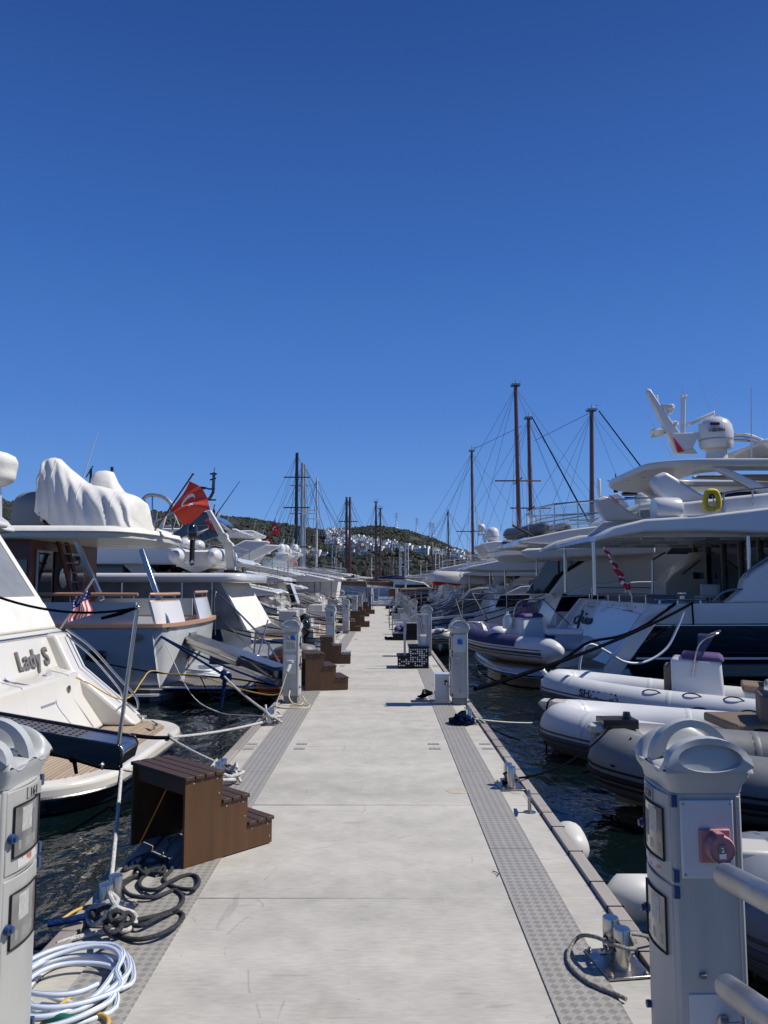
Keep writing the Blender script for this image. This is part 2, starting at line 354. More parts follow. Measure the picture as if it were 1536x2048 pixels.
# ---------------------------------------------------------------- pontoon
def concrete_mat():
    m = bpy.data.materials.new('pontoon_concrete'); m.use_nodes = True; N = m.node_tree.nodes; L = m.node_tree.links; b = N['Principled BSDF']
    tc = N.new('ShaderNodeTexCoord')
    def nz(scale, st=(1, 1, 1), det=6):
        mp = N.new('ShaderNodeMapping'); mp.inputs['Scale'].default_value = st; L.new(tc.outputs['Object'], mp.inputs[0])
        n = N.new('ShaderNodeTexNoise'); n.inputs['Scale'].default_value = scale; n.inputs['Detail'].default_value = det; L.new(mp.outputs[0], n.inputs[0]); return n.outputs[0]
    a = nz(0.9, (0.35, 1.5, 1)); c = nz(5.0); d = nz(60, (0.25, 1, 1), 4); e = nz(2.2, (1, 1, 1), 8)
    v = M_math(N, L, 'ADD', M_math(N, L, 'ADD', M_math(N, L, 'MULTIPLY', a, 0.35), 0.11), M_math(N, L, 'MULTIPLY', c, 0.25))
    v = M_math(N, L, 'ADD', v, M_math(N, L, 'MULTIPLY', d, 0.22))
    cr = N.new('ShaderNodeValToRGB'); L.new(v, cr.inputs[0])
    cr.color_ramp.elements[0].position = 0.36; cr.color_ramp.elements[1].position = 0.66
    cr.color_ramp.elements[0].color = (0.30, 0.285, 0.25, 1); cr.color_ramp.elements[1].color = (0.545, 0.52, 0.455, 1)
    st = N.new('ShaderNodeValToRGB'); L.new(e, st.inputs[0]); st.color_ramp.elements[0].position = 0.63; st.color_ramp.elements[1].position = 0.72
    mx = N.new('ShaderNodeMixRGB'); mx.blend_type = 'MULTIPLY'; L.new(M_math(N, L, 'MULTIPLY', st.outputs[0], 0.35), mx.inputs[0]); L.new(cr.outputs[0], mx.inputs[1]); mx.inputs[2].default_value = (0.72, 0.68, 0.6, 1)
    # small dark specks
    vo = N.new('ShaderNodeTexVoronoi'); vo.inputs['Scale'].default_value = 9; L.new(tc.outputs['Object'], vo.inputs[0])
    sp = M_math(N, L, 'LESS_THAN', vo.outputs['Distance'], 0.045)
    m3 = N.new('ShaderNodeMixRGB'); L.new(M_math(N, L, 'MULTIPLY', sp, 0.4), m3.inputs[0]); L.new(mx.outputs[0], m3.inputs[1]); m3.inputs[2].default_value = (0.12, 0.11, 0.10, 1)
    # hairline cracks, scuffs and rusty drips with shapes of their own
    def layer(prev, fac, colr):
        q = N.new('ShaderNodeMixRGB'); L.new(fac, q.inputs[0]); L.new(prev, q.inputs[1]); q.inputs[2].default_value = colr+(1,); return q.outputs[0]
    mpv = N.new('ShaderNodeMapping'); mpv.inputs['Scale'].default_value = (1, .6, 1); L.new(tc.outputs['Object'], mpv.inputs[0])
    dn = N.new('ShaderNodeTexNoise'); dn.inputs['Scale'].default_value = 3; L.new(mpv.outputs[0], dn.inputs[0])
    ad = N.new('ShaderNodeMixRGB'); ad.blend_type = 'ADD'; ad.inputs[0].default_value = .35; L.new(mpv.outputs[0], ad.inputs[1]); L.new(dn.outputs[1], ad.inputs[2])
    v2 = N.new('ShaderNodeTexVoronoi'); v2.feature = 'DISTANCE_TO_EDGE'; v2.inputs['Scale'].default_value = 0.55; L.new(ad.outputs[0], v2.inputs[0])
    crk = M_math(N, L, 'MULTIPLY', M_math(N, L, 'LESS_THAN', v2.outputs['Distance'], 0.0020), M_math(N, L, 'GREATER_THAN', c, 0.54))
    o1 = layer(m3.outputs[0], M_math(N, L, 'MULTIPLY', crk, .30), (.13, .12, .10))
    sc1 = nz(14, (.12, 1, 1), 3); sc2 = nz(11, (1, .10, 1), 3)
    scf = M_math(N, L, 'ADD', M_math(N, L, 'GREATER_THAN', sc1, .705), M_math(N, L, 'GREATER_THAN', sc2, .70))
    o2 = layer(o1, M_math(N, L, 'MULTIPLY', scf, .30), (.20, .19, .17))
    ru = nz(1.7, (1, 1, 1), 9); rr_ = N.new('ShaderNodeValToRGB'); L.new(ru, rr_.inputs[0]); rr_.color_ramp.elements[0].position = .66; rr_.color_ramp.elements[1].position = .78
    o3 = layer(o2, M_math(N, L, 'MULTIPLY', rr_.outputs[0], .55), (.30, .235, .15))
    vb = N.new('ShaderNodeTexVoronoi'); vb.inputs['Scale'].default_value = 2.3; L.new(ad.outputs[0], vb.inputs[0])
    o4 = layer(o3, M_math(N, L, 'MULTIPLY', M_math(N, L, 'LESS_THAN', vb.outputs['Distance'], .028), .5), (.66, .65, .60))
    L.new(o4, b.inputs['Base Color']); b.inputs['Roughness'].default_value = 0.8
    bp = N.new('ShaderNodeBump'); bp.inputs['Strength'].default_value = 0.35; bp.inputs['Distance'].default_value = 0.004
    L.new(M_math(N, L, 'ADD', d, c), bp.inputs['Height']); L.new(bp.outputs[0], b.inputs['Normal'])
    return m
CONC = concrete_mat()
def tread_mat():
    m = bpy.data.materials.new('checker_plate'); m.use_nodes = True; N = m.node_tree.nodes; L = m.node_tree.links; b = N['Principled BSDF']
    tc = N.new('ShaderNodeTexCoord'); mp = N.new('ShaderNodeMapping'); L.new(tc.outputs['Object'], mp.inputs[0])
    mp.inputs['Rotation'].default_value = (0, 0, R(45)); mp.inputs['Scale'].default_value = (1/0.032,)*3
    sp = N.new('ShaderNodeSeparateXYZ'); L.new(mp.outputs[0], sp.inputs[0])
    fx = M_math(N, L, 'FRACT', sp.outputs[0]); fy = M_math(N, L, 'FRACT', sp.outputs[1])
    par = M_math(N, L, 'FLOORED_MODULO', M_math(N, L, 'ADD', M_math(N, L, 'FLOOR', sp.outputs[0]), M_math(N, L, 'FLOOR', sp.outputs[1])), 2.0)
    def bars(u, w):
        s1 = M_math(N, L, 'ABSOLUTE', M_math(N, L, 'SUBTRACT', M_math(N, L, 'FRACT', M_math(N, L, 'MULTIPLY', u, 5.0)), 0.5))
        a = M_math(N, L, 'LESS_THAN', s1, 0.22)
        c = M_math(N, L, 'LESS_THAN', M_math(N, L, 'ABSOLUTE', M_math(N, L, 'SUBTRACT', w, 0.5)), 0.36)
        return M_math(N, L, 'MULTIPLY', a, c)
    A = bars(fx, fy); B = bars(fy, fx)
    h = M_math(N, L, 'ADD', M_math(N, L, 'MULTIPLY', A, par), M_math(N, L, 'MULTIPLY', B, M_math(N, L, 'SUBTRACT', 1.0, par)))
    nz = N.new('ShaderNodeTexNoise'); nz.inputs['Scale'].default_value = 7; nz.inputs['Detail'].default_value = 6; L.new(tc.outputs['Object'], nz.inputs[0])
    mx = N.new('ShaderNodeMixRGB'); L.new(par, mx.inputs[0]); mx.inputs[1].default_value = (0.43, 0.41, 0.365, 1); mx.inputs[2].default_value = (0.29, 0.275, 0.245, 1)  # alternate cells darker: uneven reflection off the turned bars put into the colour
    m2 = N.new('ShaderNodeMixRGB'); L.new(M_math(N, L, 'MULTIPLY', h, 0.45), m2.inputs[0]); L.new(mx.outputs[0], m2.inputs[1]); m2.inputs[2].default_value = (0.10, 0.095, 0.09, 1)
    m3 = N.new('ShaderNodeMixRGB'); m3.blend_type = 'MULTIPLY'; L.new(nz.outputs[0], m3.inputs[0]); L.new(m2.outputs[0], m3.inputs[1]); m3.inputs[2].default_value = (0.78, 0.77, 0.74, 1)
    L.new(m3.outputs[0], b.inputs['Base Color']); b.inputs['Metallic'].default_value = 0.0; b.inputs['Roughness'].default_value = 0.5
    bp = N.new('ShaderNodeBump'); bp.inputs['Strength'].default_value = 0.5; bp.inputs['Distance'].default_value = 0.002
    L.new(h, bp.inputs['Height']); L.new(bp.outputs[0], b.inputs['Normal'])
    return m
TREAD = tread_mat()
DL, DR, TL, TR = -1.49, 1.18, -1.40, 1.10         # outer edges, timber inner edges
DOCK_END = 59.0
ys = [0.3, 2.35, 4.12, 5.80, 7.85]
y = 7.85
while y < DOCK_END-1: y += 1.9; ys.append(min(y, DOCK_END))
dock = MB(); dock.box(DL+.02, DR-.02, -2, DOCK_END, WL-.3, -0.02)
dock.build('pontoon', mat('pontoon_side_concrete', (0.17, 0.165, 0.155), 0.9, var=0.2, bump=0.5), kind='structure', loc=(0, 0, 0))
DK = bpy.data.objects['pontoon']
mb = MB(); prev = -2.0
for i, yy in enumerate(ys+[DOCK_END]):
    if yy-prev < 0.2: continue
    gap = 0.012 if (i % 4 == 0) else 0.004
    mb.box(TL, TR, prev+gap, yy-0.002, -0.02, 0.0); prev = yy
mb.build('deck_slab', CONC, DK, bevel=0.004, seg=1)
mb = MB()
for x0, x1 in ((0.646, 0.909), (-1.25, -0.955)):
    k = 0; y = -1.0
    while y < DOCK_END-2:
        ln = 3.0 if k else 3.85
        y2 = min(y+1.95*1.0, DOCK_END)
        mb.box(x0, x1, y+.003, y2-.003, 0.0, 0.006); y = y2; k += 1
mb.build('tread_plate', TREAD, DK)
mb = MB()
for y in [7.85+7.6*i for i in range(7)]:
    for cx in (0.5, 1.02, -0.83, -1.33):
        for s in (-1, 1): mb.box(cx-.055, cx+.055, y+s*.11-.035, y+s*.11+.035, 0.0, 0.004)
mb.build('cover_plate', TREAD, DK)
mb = MB(); mbs = MB()
for x0, x1 in ((DL, TL), (TR, DR)):
    y = -2.0; k = 0
    while y < DOCK_END:
        y2 = min(y+1.9, DOCK_END); mb.box(x0+.002, x1-.002, y+.004, y2-.004, -0.22, 0.022); y = y2
mb.build('edge_timber', timber, DK, bevel=0.006)
for k in range(60):
    y = 0.5+k*0.42+(k % 3)*.05
    if y > 16: break
    mbs.box(TR-.003, DR+.003, y, y+.006, -0.1, 0.0255)
mbs.build('strap', blackm, DK)
# small patches of yellowed mortar: their own thin repair skins
mb = MB()
for cx, cy, rx, ry in ((0.72, 0, 0, 0),):
    pass
for (px, py, w, h) in ((918, 1582, .1, .1), (1030, 1582, .05, .1)):
    g = G(px, py); mb.plan([(g.x+w*math.cos(a)*(1+.12*math.sin(3*a)), g.y+h*math.sin(a)*(1+.15*math.cos(2*a))) for a in [2*math.pi*i/14 for i in range(14)]], 0.0, 0.002)
mb.build('mortar_patch', mat('mortar_yellow', (0.42, 0.385, 0.29), 0.85, var=0.12, vscale=20), DK)
# drain slot / twig mark
rope('twig', 'thin dark twig lying on the concrete near the right tread strip', [G(985, 1742, .006), G(992, 1744, .008), G(998, 1748, .01), G(994, 1752, .006)], 0.0025, blackm, 'twig')

# ---------------------------------------------------------------- hill
RID = [(-900, 1085), (-500, 1060), (-250, 1035), (-100, 1015), (0, 997), (60, 1005), (150, 1012), (220, 1022), (290, 1018), (350, 1023), (440, 1028), (500, 1034), (560, 1044), (640, 1057),
       (700, 1054), (740, 1050), (790, 1053), (830, 1062), (880, 1079), (935, 1106), (1000, 1120), (1080, 1130), (1200, 1128), (1350, 1135), (1536, 1138), (1900, 1140), (2400, 1150)]
def ridge(px):
    for (a, b), (c, d) in zip(RID, RID[1:]):
        if a <= px <= c: return b+(d-b)*(px-a)/(c-a)
    return 1150
Y0, YR = 260.0, 950.0
def hill_h(px, t):
    """height and distance on the slope, t = 0 at the shore, 1 at the ridge"""
    Y = Y0+(YR-Y0)*t
    hr = (1170-ridge(px))/1540*YR
    sh = 0.06*min(1, t*8)+0.94*(t**1.25) if t <= 1 else 1-(t-1)*1.6
    X = (px-768)/1540*Y
    nz = mnoise.fractal(Vector((X/90, Y/90, 0)), 1.0, 2.0, 4)*7*math.sin(math.pi*min(1, max(0, t)))+mnoise.noise(Vector((X/12, Y/12, 3)))*1.2
    return X, Y, max(-1.5, hr*sh+nz+(0 if t > 0.001 else -2))
rows = []; NT, NPX = 90, 260
mb = MB(); vs = []
for i in range(NT+16):
    t = i/NT
    for j in range(NPX): vs.append(hill_h(-900+j*(3300/(NPX-1)), t))
fs = [(i*NPX+j, i*NPX+j+1, (i+1)*NPX+j+1, (i+1)*NPX+j) for i in range(NT+15) for j in range(NPX-1)]
mb.add(vs, fs)
mb.build('hill', mat('hill_soil_scrub', (0.013, 0.018, 0.010), 1.0, vscale=0.035, col2=(0.085, 0.07, 0.05), c2pos=(0.52, 0.72)), kind='structure', loc=(0, 600, 0), smooth=80)
# woodland and scrub on the slope: nobody could count it
mb = MB(); rnd = random.Random(3)
greens = [mat('scrub_green_a', (0.011, 0.019, 0.010), 1.0, var=0.3, vscale=0.3), mat('scrub_green_b', (0.020, 0.030, 0.015), 1.0, var=0.3, vscale=0.3), mat('scrub_olive', (0.040, 0.040, 0.025), 1.0, var=0.3, vscale=0.3)]
octa = [(1,0,0),(0,1,0),(-1,0,0),(0,-1,0),(0,0,1),(.7,.7,.6),(-.7,.7,.6),(-.7,-.7,.6),(.7,-.7,.6)]
of = [(0,5,8),(0,1,5),(1,6,5),(1,2,6),(2,7,6),(2,3,7),(3,8,7),(3,0,8),(4,5,6),(4,6,7),(4,7,8),(4,8,5)]
for k in range(34000):
    t = rnd.random()**0.8*1.02; px = rnd.uniform(-80, 1250) if k % 4 else rnd.uniform(560, 960)
    dens = 0.62+0.8*mnoise.noise(Vector((px/28, t*14, 7)))
    if 820 < px < 960 and t > 0.6: dens -= 0.35
    if rnd.random() > dens: continue
    X, Y, Z = hill_h(px, t); r = rnd.uniform(.8, 2.3)*(0.75 if t > .8 else 1); hh = r*rnd.uniform(.7, 1.5)
    a = rnd.random()*6; ca, sa = math.cos(a), math.sin(a)
    mb.add([(X+(v[0]*ca-v[1]*sa)*r*rnd.uniform(.7, 1.25), Y+(v[0]*sa+v[1]*ca)*r*rnd.uniform(.7, 1.25), Z-.4+v[2]*hh*rnd.uniform(.8, 1.3)) for v in octa], of, rnd.choice((0, 0, 0, 1, 1, 2)))
mb.build('hillside_scrub', greens, kind='stuff', label='dark green trees and scrub covering the far hillside', cat='woodland', loc=(0, 600, 0), smooth=0, merge=False)

# ---------------------------------------------------------------- hillside houses
hg = random.Random(11)
def house_proto(w, d, h, stories, wm):
    root = thing('hillside_house', 'small white flat roofed house in the terraced village on the far hillside', 'house', (0, 0, 0), 'white houses on the far hillside')
    b = MB(); b.box(-w/2, w/2, -d/2, d/2, -3, h); b.box(-w/2+.4, w/2*.1, -d/2+.5, d/2-.5, h, h+2.4)
    g = b
    for s in range(stories):
        z = 0.9+s*3.0
        for k in range(3):
            x = -w/2+w*(k+.5)/3
            g.box(x-.55, x+.55, -d/2-.05, -d/2+.1, z, z+1.6, 1)
    bpy.data.objects.remove(root)
    root = b.build('hillside_house', [wm, glassd], loc=(0, 0, 0), smooth=0, label='small white flat roofed house in the terraced village on the far hillside', cat='house', group='white houses on the far hillside', merge=False)
    return root
protos = [house_proto(8, 7, 5.8, 2, wallw), house_proto(11, 7, 3.4, 1, wallw), house_proto(7, 7, 6.2, 2, wallw), house_proto(12, 8, 6, 2, walls_)]
protos[3]['label'] = 'stone coloured flat roofed house among trees on the far hillside'; protos[3]['group'] = 'stone houses on the far hillside'
first = [True]*4
cnt = 0; hpos = []
for _try in range(4000):
    if cnt >= 285: break
    u = hg.random()
    if u < 0.62: px = hg.uniform(650, 925); yb = 1066+(px-650)*0.235+hg.gauss(0, 5)+10
    elif u < 0.72: px = hg.uniform(655, 700); yb = hg.uniform(1064, 1085)
    else: px = hg.uniform(600, 1000); yb = hg.uniform(1105, 1150)
    best = None
    for q in range(30, 100):
        t = q/100; X, Y, Z = hill_h(px, t)
        if 1170-1540*(Z-CAM_H)/Y < yb: best = (X, Y, Z); break
    if not best: continue
    if any((best[0]-a)**2+(best[1]-b)**2 < 26 for a, b in hpos): continue
    hpos.append(best[:2])
    i = hg.choice((0, 0, 1, 2, 2)) if u < .72 else hg.choice((0, 1, 2, 3))
    o = protos[i] if first[i] else copy_tree(protos[i]); first[i] = False
    o.location = best; o.rotation_euler.z = hg.uniform(-.4, .4); s = hg.uniform(.42, .68); o.scale = (s, s, s); cnt += 1
# pylons on the ridge
def pylon(px, label):
    X, Y, Z = hill_h(px, 1.0); m = MB(); H = 19
    for sx in (-1, 1):
        for sy in (-1, 1): m.tube([(X+sx*2, Y+sy*2, Z-1), (X+sx*.3, Y+sy*.3, Z+H)], 0.16, 4)
    for k in range(6):
        z = Z+H*k/6; w = 2-1.7*k/6; w2 = 2-1.7*(k+1)/6
        m.tube([(X-w, Y, z), (X+w2, Y, z+H/6)], 0.1, 4); m.tube([(X+w, Y, z), (X-w2, Y, z+H/6)], 0.1, 4)
    for zz in (.72, .86, .97): m.tube([(X-3.2, Y, Z+H*zz), (X+3.2, Y, Z+H*zz)], 0.14, 4)
    m.build('power_pylon', alu, label=label, cat='pylon', loc=(X, Y, Z), group='pylons on the hill ridge', smooth=0)
pylon(793, 'leftmost of the power pylons along the hill ridge'); pylon(834, 'power pylon on the ridge second from the left')
pylon(861, 'power pylon on the right end of the ridge, left of a close pair'); pylon(867, 'rightmost of the power pylons along the hill ridge')
# shore quay
mb = MB(); mb.box(-700, 900, 240, 275, WL-1, 0.9)
mb.build('quay', mat('quay_stone', (0.22, 0.2, 0.17), 0.9), kind='structure', loc=(0, 250, 0))
# ---------------------------------------------------------------- utility pedestals
def cap_mesh(root, w, d):
    cp = MB(); a = w/2+.028; b = d/2+.03; nx, ny = 22, 44; z0 = 1.02
    def hgt(x, y):
        A = math.sqrt(max(0, 1-(x/a)**2)); B = min(1, max(0, (b-abs(y))/.012))**.5
        rd = math.exp(-((y+b-.035)/.026)**2)+math.exp(-((y-b+.035)/.026)**2)
        return z0 + B*A*(.022+.078*rd) + .012*B*(1-A)*math.cos(y/b*math.pi*2)
    vs = [(a*math.sin(math.pi/2*(2*i/nx-1)), -b+2*b*j/ny, hgt(a*math.sin(math.pi/2*(2*i/nx-1)), -b+2*b*j/ny)) for i in range(nx+1) for j in range(ny+1)]
    fs = [(i*(ny+1)+j, i*(ny+1)+j+1, (i+1)*(ny+1)+j+1, (i+1)*(ny+1)+j) for i in range(nx) for j in range(ny)]
    cp.add(vs, fs)
    k = [(-a, -b), (a, -b), (a, b), (-a, b)]
    secs = []
    for z, s_ in ((.955, -.022), (.975, -.018), (1.0, -.004), (z0+.001, 0.0)):
        rr = .03; sec = []
        for cx, cy, a0 in ((a-rr, b-rr, 0), (-a+rr, b-rr, 90), (-a+rr, -b+rr, 180), (a-rr, -b+rr, 270)):
            for q in range(5):
                an = R(a0+q*22.5); sec.append((cx+math.copysign(max(0, abs(rr*math.cos(an))), math.cos(an))+s_*(1 if cx > 0 else -1), cy+rr*math.sin(an)+s_*(1 if cy > 0 else -1), z))
        secs.append(sec)
    cp.loft(secs)
    # handle arch with a real opening
    n = 18
    for y0, y1, H, hb_, hh in ((-.02, .02, .135, .62, .080),):
        vs = []; 
        for yy in (y0, y1):
            for q in range(n+1):
                an = math.pi*q/n; vs.append((a*.98*math.cos(an), yy, z0+.004+H*math.sin(an)))
            for q in range(n+1):
                an = math.pi*q/n; vs.append((a*hb_*math.cos(an), yy, z0+.035+hh*math.sin(an)))
        m = 2*(n+1); fs = []
        for q in range(n):
            fs += [(q, q+1, n+1+q+1, n+1+q), (m+q, m+q+1, m+n+1+q+1, m+n+1+q), (q, q+1, m+q+1, m+q), (n+1+q, n+2+q, m+n+2+q, m+n+1+q)]
        fs += [(0, n+1, m+n+1, m), (n, 2*n+1, m+2*n+1, m+n)]
        cp.add(vs, fs); cp.box(-a*.7, a*.7, y0, y1, z0+.01, z0+.037)
    # front hood: a ring standing proud of the hump leaves an oval recess
    vs = []
    for yy, e in ((-b-.012, 0), (-b+.03, .0)):
        for q in range(25):
            an = 2*math.pi*q/24; vs.append((a*.98*math.cos(an), yy+.02*max(0, math.sin(an)), z0+.022+.083*math.sin(an)*(1 if math.sin(an) > 0 else .25)))
        for q in range(25):
            an = 2*math.pi*q/24; vs.append((a*.74*math.cos(an), yy+.02*max(0, math.sin(an)), z0+.045+.040*math.sin(an)))
    fs = []
    for q in range(24): fs += [(q, q+1, 25+q+1, 25+q), (q, q+1, 50+q+1, 50+q), (25+q, 26+q, 76+q, 75+q)]
    cp.add(vs, fs)
    return cp.build('cap', pvcw, root, smooth=50, merge=False)

def pedestal(label, s, style, number=None):
    root = thing('service_pedestal', label, 'power pedestal', (0, 0, 0), 'power and water pedestals along the pontoon')
    w, d = .215, .25; H0, H1 = .10, .955
    MB().box(-w/2+.012, w/2-.012, -d/2+.012, d/2-.012, 0, H0).build('plinth', plinth, root, bevel=.006)
    b = MB(); bow = -s*.018
    sec = []
    for k in range(9):
        y = -d/2+d*k/8; sec.append((-s*(w/2)-s*.016*math.sin(math.pi*k/8), y))
    sec += [(s*(w/2), d/2), (s*(w/2), -d/2)]
    b.plan(sec, H0, H1); b.build('body', pvc, root, bevel=.008, seg=3)
    cap_mesh(root, w, d)
    yf = -d/2
    xd = -s*(w/2+.006)
    for z0, z1 in ((.685, .945), (.115, .672)):         # bowed doors on the dock side
        dr = MB()
        outer = [(xd-s*.018*math.sin(math.pi*k/8)*1.0, -d/2+.014+(d-.028)*k/8) for k in range(9)]
        inner = [(x+s*.008, y) for x, y in outer][::-1]
        dr.plan(outer+inner, z0, z1); D = dr.build('door', pvc, root, bevel=.004)
        wz0, wz1 = (.735, .895) if z0 > .4 else (.455, .625)
        wn_ = MB(); o2 = [(xd-s*(.018*math.sin(math.pi*k/8)+.0035), -d/2+.014+(d-.028)*k/8) for k in range(1, 8)]
        wn_.plan(o2+[(x+s*.006, y) for x, y in o2][::-1], wz0, wz1); Wn = wn_.build('window', smoke, D, bevel=.002)
        def face(y): return xd-s*(.018*math.sin(math.pi*(y+d/2-.014)/(d-.028))+.0042)
        for nm_, ya_, yb_, za_, zb_, mt_ in (('meter_label', -.045, .015, .45, .92, mat('label_paper', (.40, .40, .38), .5, var=.2, vscale=60)), ('breaker_row', .02, .06, .3, .8, plinth), ('din_strip', -.06, .05, .12, .30, mat('meter_grey', (.24, .24, .23), .4))):
            if mt_ is plinth and z0 < .4: continue
            q_ = MB(); q_.plan([(face(ya_), ya_), (face((ya_+yb_)/2), (ya_+yb_)/2), (face(yb_), yb_), (face(yb_)+s*.002, yb_), (face(ya_)+s*.002, ya_)], wz0+(wz1-wz0)*za_, wz0+(wz1-wz0)*zb_); q_.build(nm_, mt_, Wn)
        fr = MB(); yA, yB = o2[0][1], o2[-1][1]
        fr.tube([(o2[k][0]-s*.0015, o2[k][1], wz1) for k in range(7)]+[(o2[6-k][0]-s*.0015, o2[6-k][1], wz0) for k in range(7)], .0035, 5, closed=True)
        fr.build('window_seal', blackm, D)
        kb = MB(); kz = (wz0+wz1)/2; kb.lathe([(.016, 0), (.016, .012), (.011, .014), (.011, .022), (.004, .024)], (0, 0, 0), 12, 'X')
        ko = kb.v; kb.v = [(xd-s*(.006+v[0]), s*(d/2-.03)+v[1], kz-.015+v[2]) for v in ko]
        kb.build('latch', blued, D)
        if z0 > .4:
            st = MB(); st.plan([(x-s*.001, y) for x, y in outer[2:8]]+[(x+s*.003, y) for x, y in outer[2:8]][::-1], z0+.01, z0+.038)
            st.build('sticker', mat('worn_sticker', (0.55, 0.52, 0.50), .6, vscale=35, col2=(.38, .16, .10), c2pos=(.5, .6)), D)
        for hz in (z1-.015, z0+.02):
            MB().box(-s*(w/2)-.006, -s*(w/2)+.012, (yf-.004 if s > 0 else -yf-.012), (yf+.012 if s > 0 else -yf+.004), hz-.018, hz+.018).build('hinge', blued, D)
    lk = MB(); lk.v = []; lk.lathe([(.012, 0), (.012, .014), (.003, .016)], (0, 0, 0), 10, 'X')
    lk.v = [(xd-s*(.006+v[0]), s*(d/2-.03)+v[1], .22+v[2]) for v in lk.v]; lk.build('latch', blued, root)
    if number:
        q = MB(); q.plan([(xd-s*.0212, -.02*(1 if s < 0 else -2.5)), (xd-s*.0212, (.075 if s < 0 else -.02)), (xd-s*.012, (.075 if s < 0 else -.02)), (xd-s*.012, -.02*(1 if s < 0 else -2.5))], .905, .94)
        q.build('number_plate', mat('plate_grey', (.32, .31, .30), .5), root)
        text('number', number, .037, (xd-s*.0222, (-.008 if s < 0 else .043), .909), (0, -s, 0), (0, 0, 1), paintblk, root, ext=.0012, bold=.0004)
    # front panels
    pz0, pz1 = .70, .935
    fp = MB(); fp.box(-w/2+.018, w/2-.030, yf-.010, yf, pz0, pz1); F_ = fp.build('socket_panel', mat('panel_plastic', (.53, .545, .55), .4, var=.04), root, bevel=.006, seg=3)
    MB().box(w/2-.022, w/2-.008, yf-.008, yf, .115, .945).build('edge_rib', pvc, root, bevel=.003)
    sc_ = MB()
    for x in (-w/2+.028, w/2-.04):
        for z in (pz0+.012, pz1-.012): sc_.lathe([(.004, 0), (.003, -.002)], (x, yf-.010, z), 8, 'Y')
    sc_.build('screws', steeld, F_)
    def sock(x, z, r, m, flap=True):
        o = MB(); o.box(x-r*1.15, x+r*1.15, yf-.022, yf-.010, z-r*1.2, z+r*1.2)
        so_ = o.build('socket', m, F_, bevel=.004)
        l = MB(); l.lathe([(r, 0), (r*1.02, -.03), (r*.92, -.038), (r*.9, -.032), (r*.3, -.031)], (x+.004, yf-.022, z), 20, 'Y'); l.box(x-r*.25, x+r*.25, yf-.06, yf-.022, z+r*.9, z+r*1.15)
        l.build('socket_lid', m, so_, smooth=40); return so_
    if style == 'red':
        k = sock(.012, .80, .042, redfade)
        MB().box(.006, .026, yf-.0625, yf-.058, .776, .790).build('sticker', flagw, k)
        q = MB(); q.box(.004, .026, yf-.0618, yf-.0575, .792, .812); q.build('marking_plate', plinth, k)
        text('marking', '2', .018, (.011, yf-.0628, .7955), (1, 0, 0), (0, 0, 1), flagw, k, ext=.0006)
    elif style == 'double':
        sock(-.04, .885, .026, pvc); sock(.035, .885, .026, blue)
        for x in (-.04, .035): MB().box(x-.030, x+.030, yf-.018, yf-.010, .73, .82).build('breaker_flap', mat('flap_beige', (.36, .35, .31), .5), F_, bevel=.003)
        k = MB(); k.box(-w/2+.018, w/2-.03, yf-.008, yf, .40, .66); k.build('lower_panel', MATS['panel_plastic'], root, bevel=.006)
    elif style == 'single':
        sock(-.0, .84, .03, blue)
        k = MB(); k.box(-.075, -.012, yf-.018, yf, .53, .63); k.build('breaker_flap', mat('flap_beige', (.36, .35, .31), .5), root, bevel=.004)
    elif style == 'left_near':
        sock(.01, .85, .035, blue)
        MB().box(-.055, .05, yf-.022, yf-.010, .73, .82).build('breaker_flap', MATS.get('flap_beige') or mat('flap_beige', (.36, .35, .31), .5), F_, bevel=.003)
        k = MB(); k.box(-w/2+.018, w/2-.03, yf-.010, yf, .40, .66); k.build('lower_panel', MATS['panel_plastic'], root, bevel=.006)
    # taps
    tp = MB()
    if style == 'red':
        MB().box(-.08, w/2-.028, yf-.004, yf, .245, .36).build('tap_panel', MATS['panel_plastic'], root, bevel=.008)
        for x, z in ((.02, .285), (.065, .345)):
            t = MB(); t.lathe([(.018, 0), (.018, -.008), (.009, -.01), (.009, -.045), (.012, -.046), (.012, -.06), (.004, -.062)], (x, yf, z), 12, 'Y')
            t.tube([(x, yf-.045, z), (x+.004, yf-.06, z-.02), (x+.006, yf-.064, z-.055)], [.010, .009, .012], 9)
            t.tube([(x-.004, yf-.048, z+.013), (x+.03, yf-.052, z+.018), (x+.055, yf-.05, z+.006)], .0045, 7)
            t.build('tap', steeld, root)
        for x, z in ((-.035, .415), (.03, .405)):
            hk = MB(); hk.box(x-.010, x+.010, yf-.014, yf, z-.008, z+.006); hk.build('hose_hook', plinth, root, bevel=.002)
    else:
        t = MB(); x, z = 0.0, .19
        t.lathe([(.014, 0), (.014, -.006), (.008, -.008), (.008, -.04), (.002, -.041)], (x, yf, z), 10, 'Y'); t.tube([(x, yf-.035, z), (x, yf-.045, z-.03)], .008, 8)
        t.build('tap', steeld, root)
    return root
def place(o, x, y, rz=0):
    o.location = (x, y, 0); o.rotation_euler.z = rz; return o
pr = place(pedestal('large grey power pedestal with a faded red round socket, nearest on the right edge', 1, 'red', '120'), 1.005, 2.60, R(1))
pl = place(pedestal('white power pedestal numbered 161 at the left edge beside the coiled white hose', -1, 'left_near', '161'), -1.30, 2.62, R(-1))
pm = place(pedestal('grey power pedestal with white plug and cable in front of the open brown steps', -1, 'double'), -1.27, 10.75)
ps = place(pedestal('grey power pedestal with one blue socket beside the white metal box', 1, 'single'), 1.02, 10.6)
dist = ['second', 'third', 'fourth', 'fifth', 'sixth']
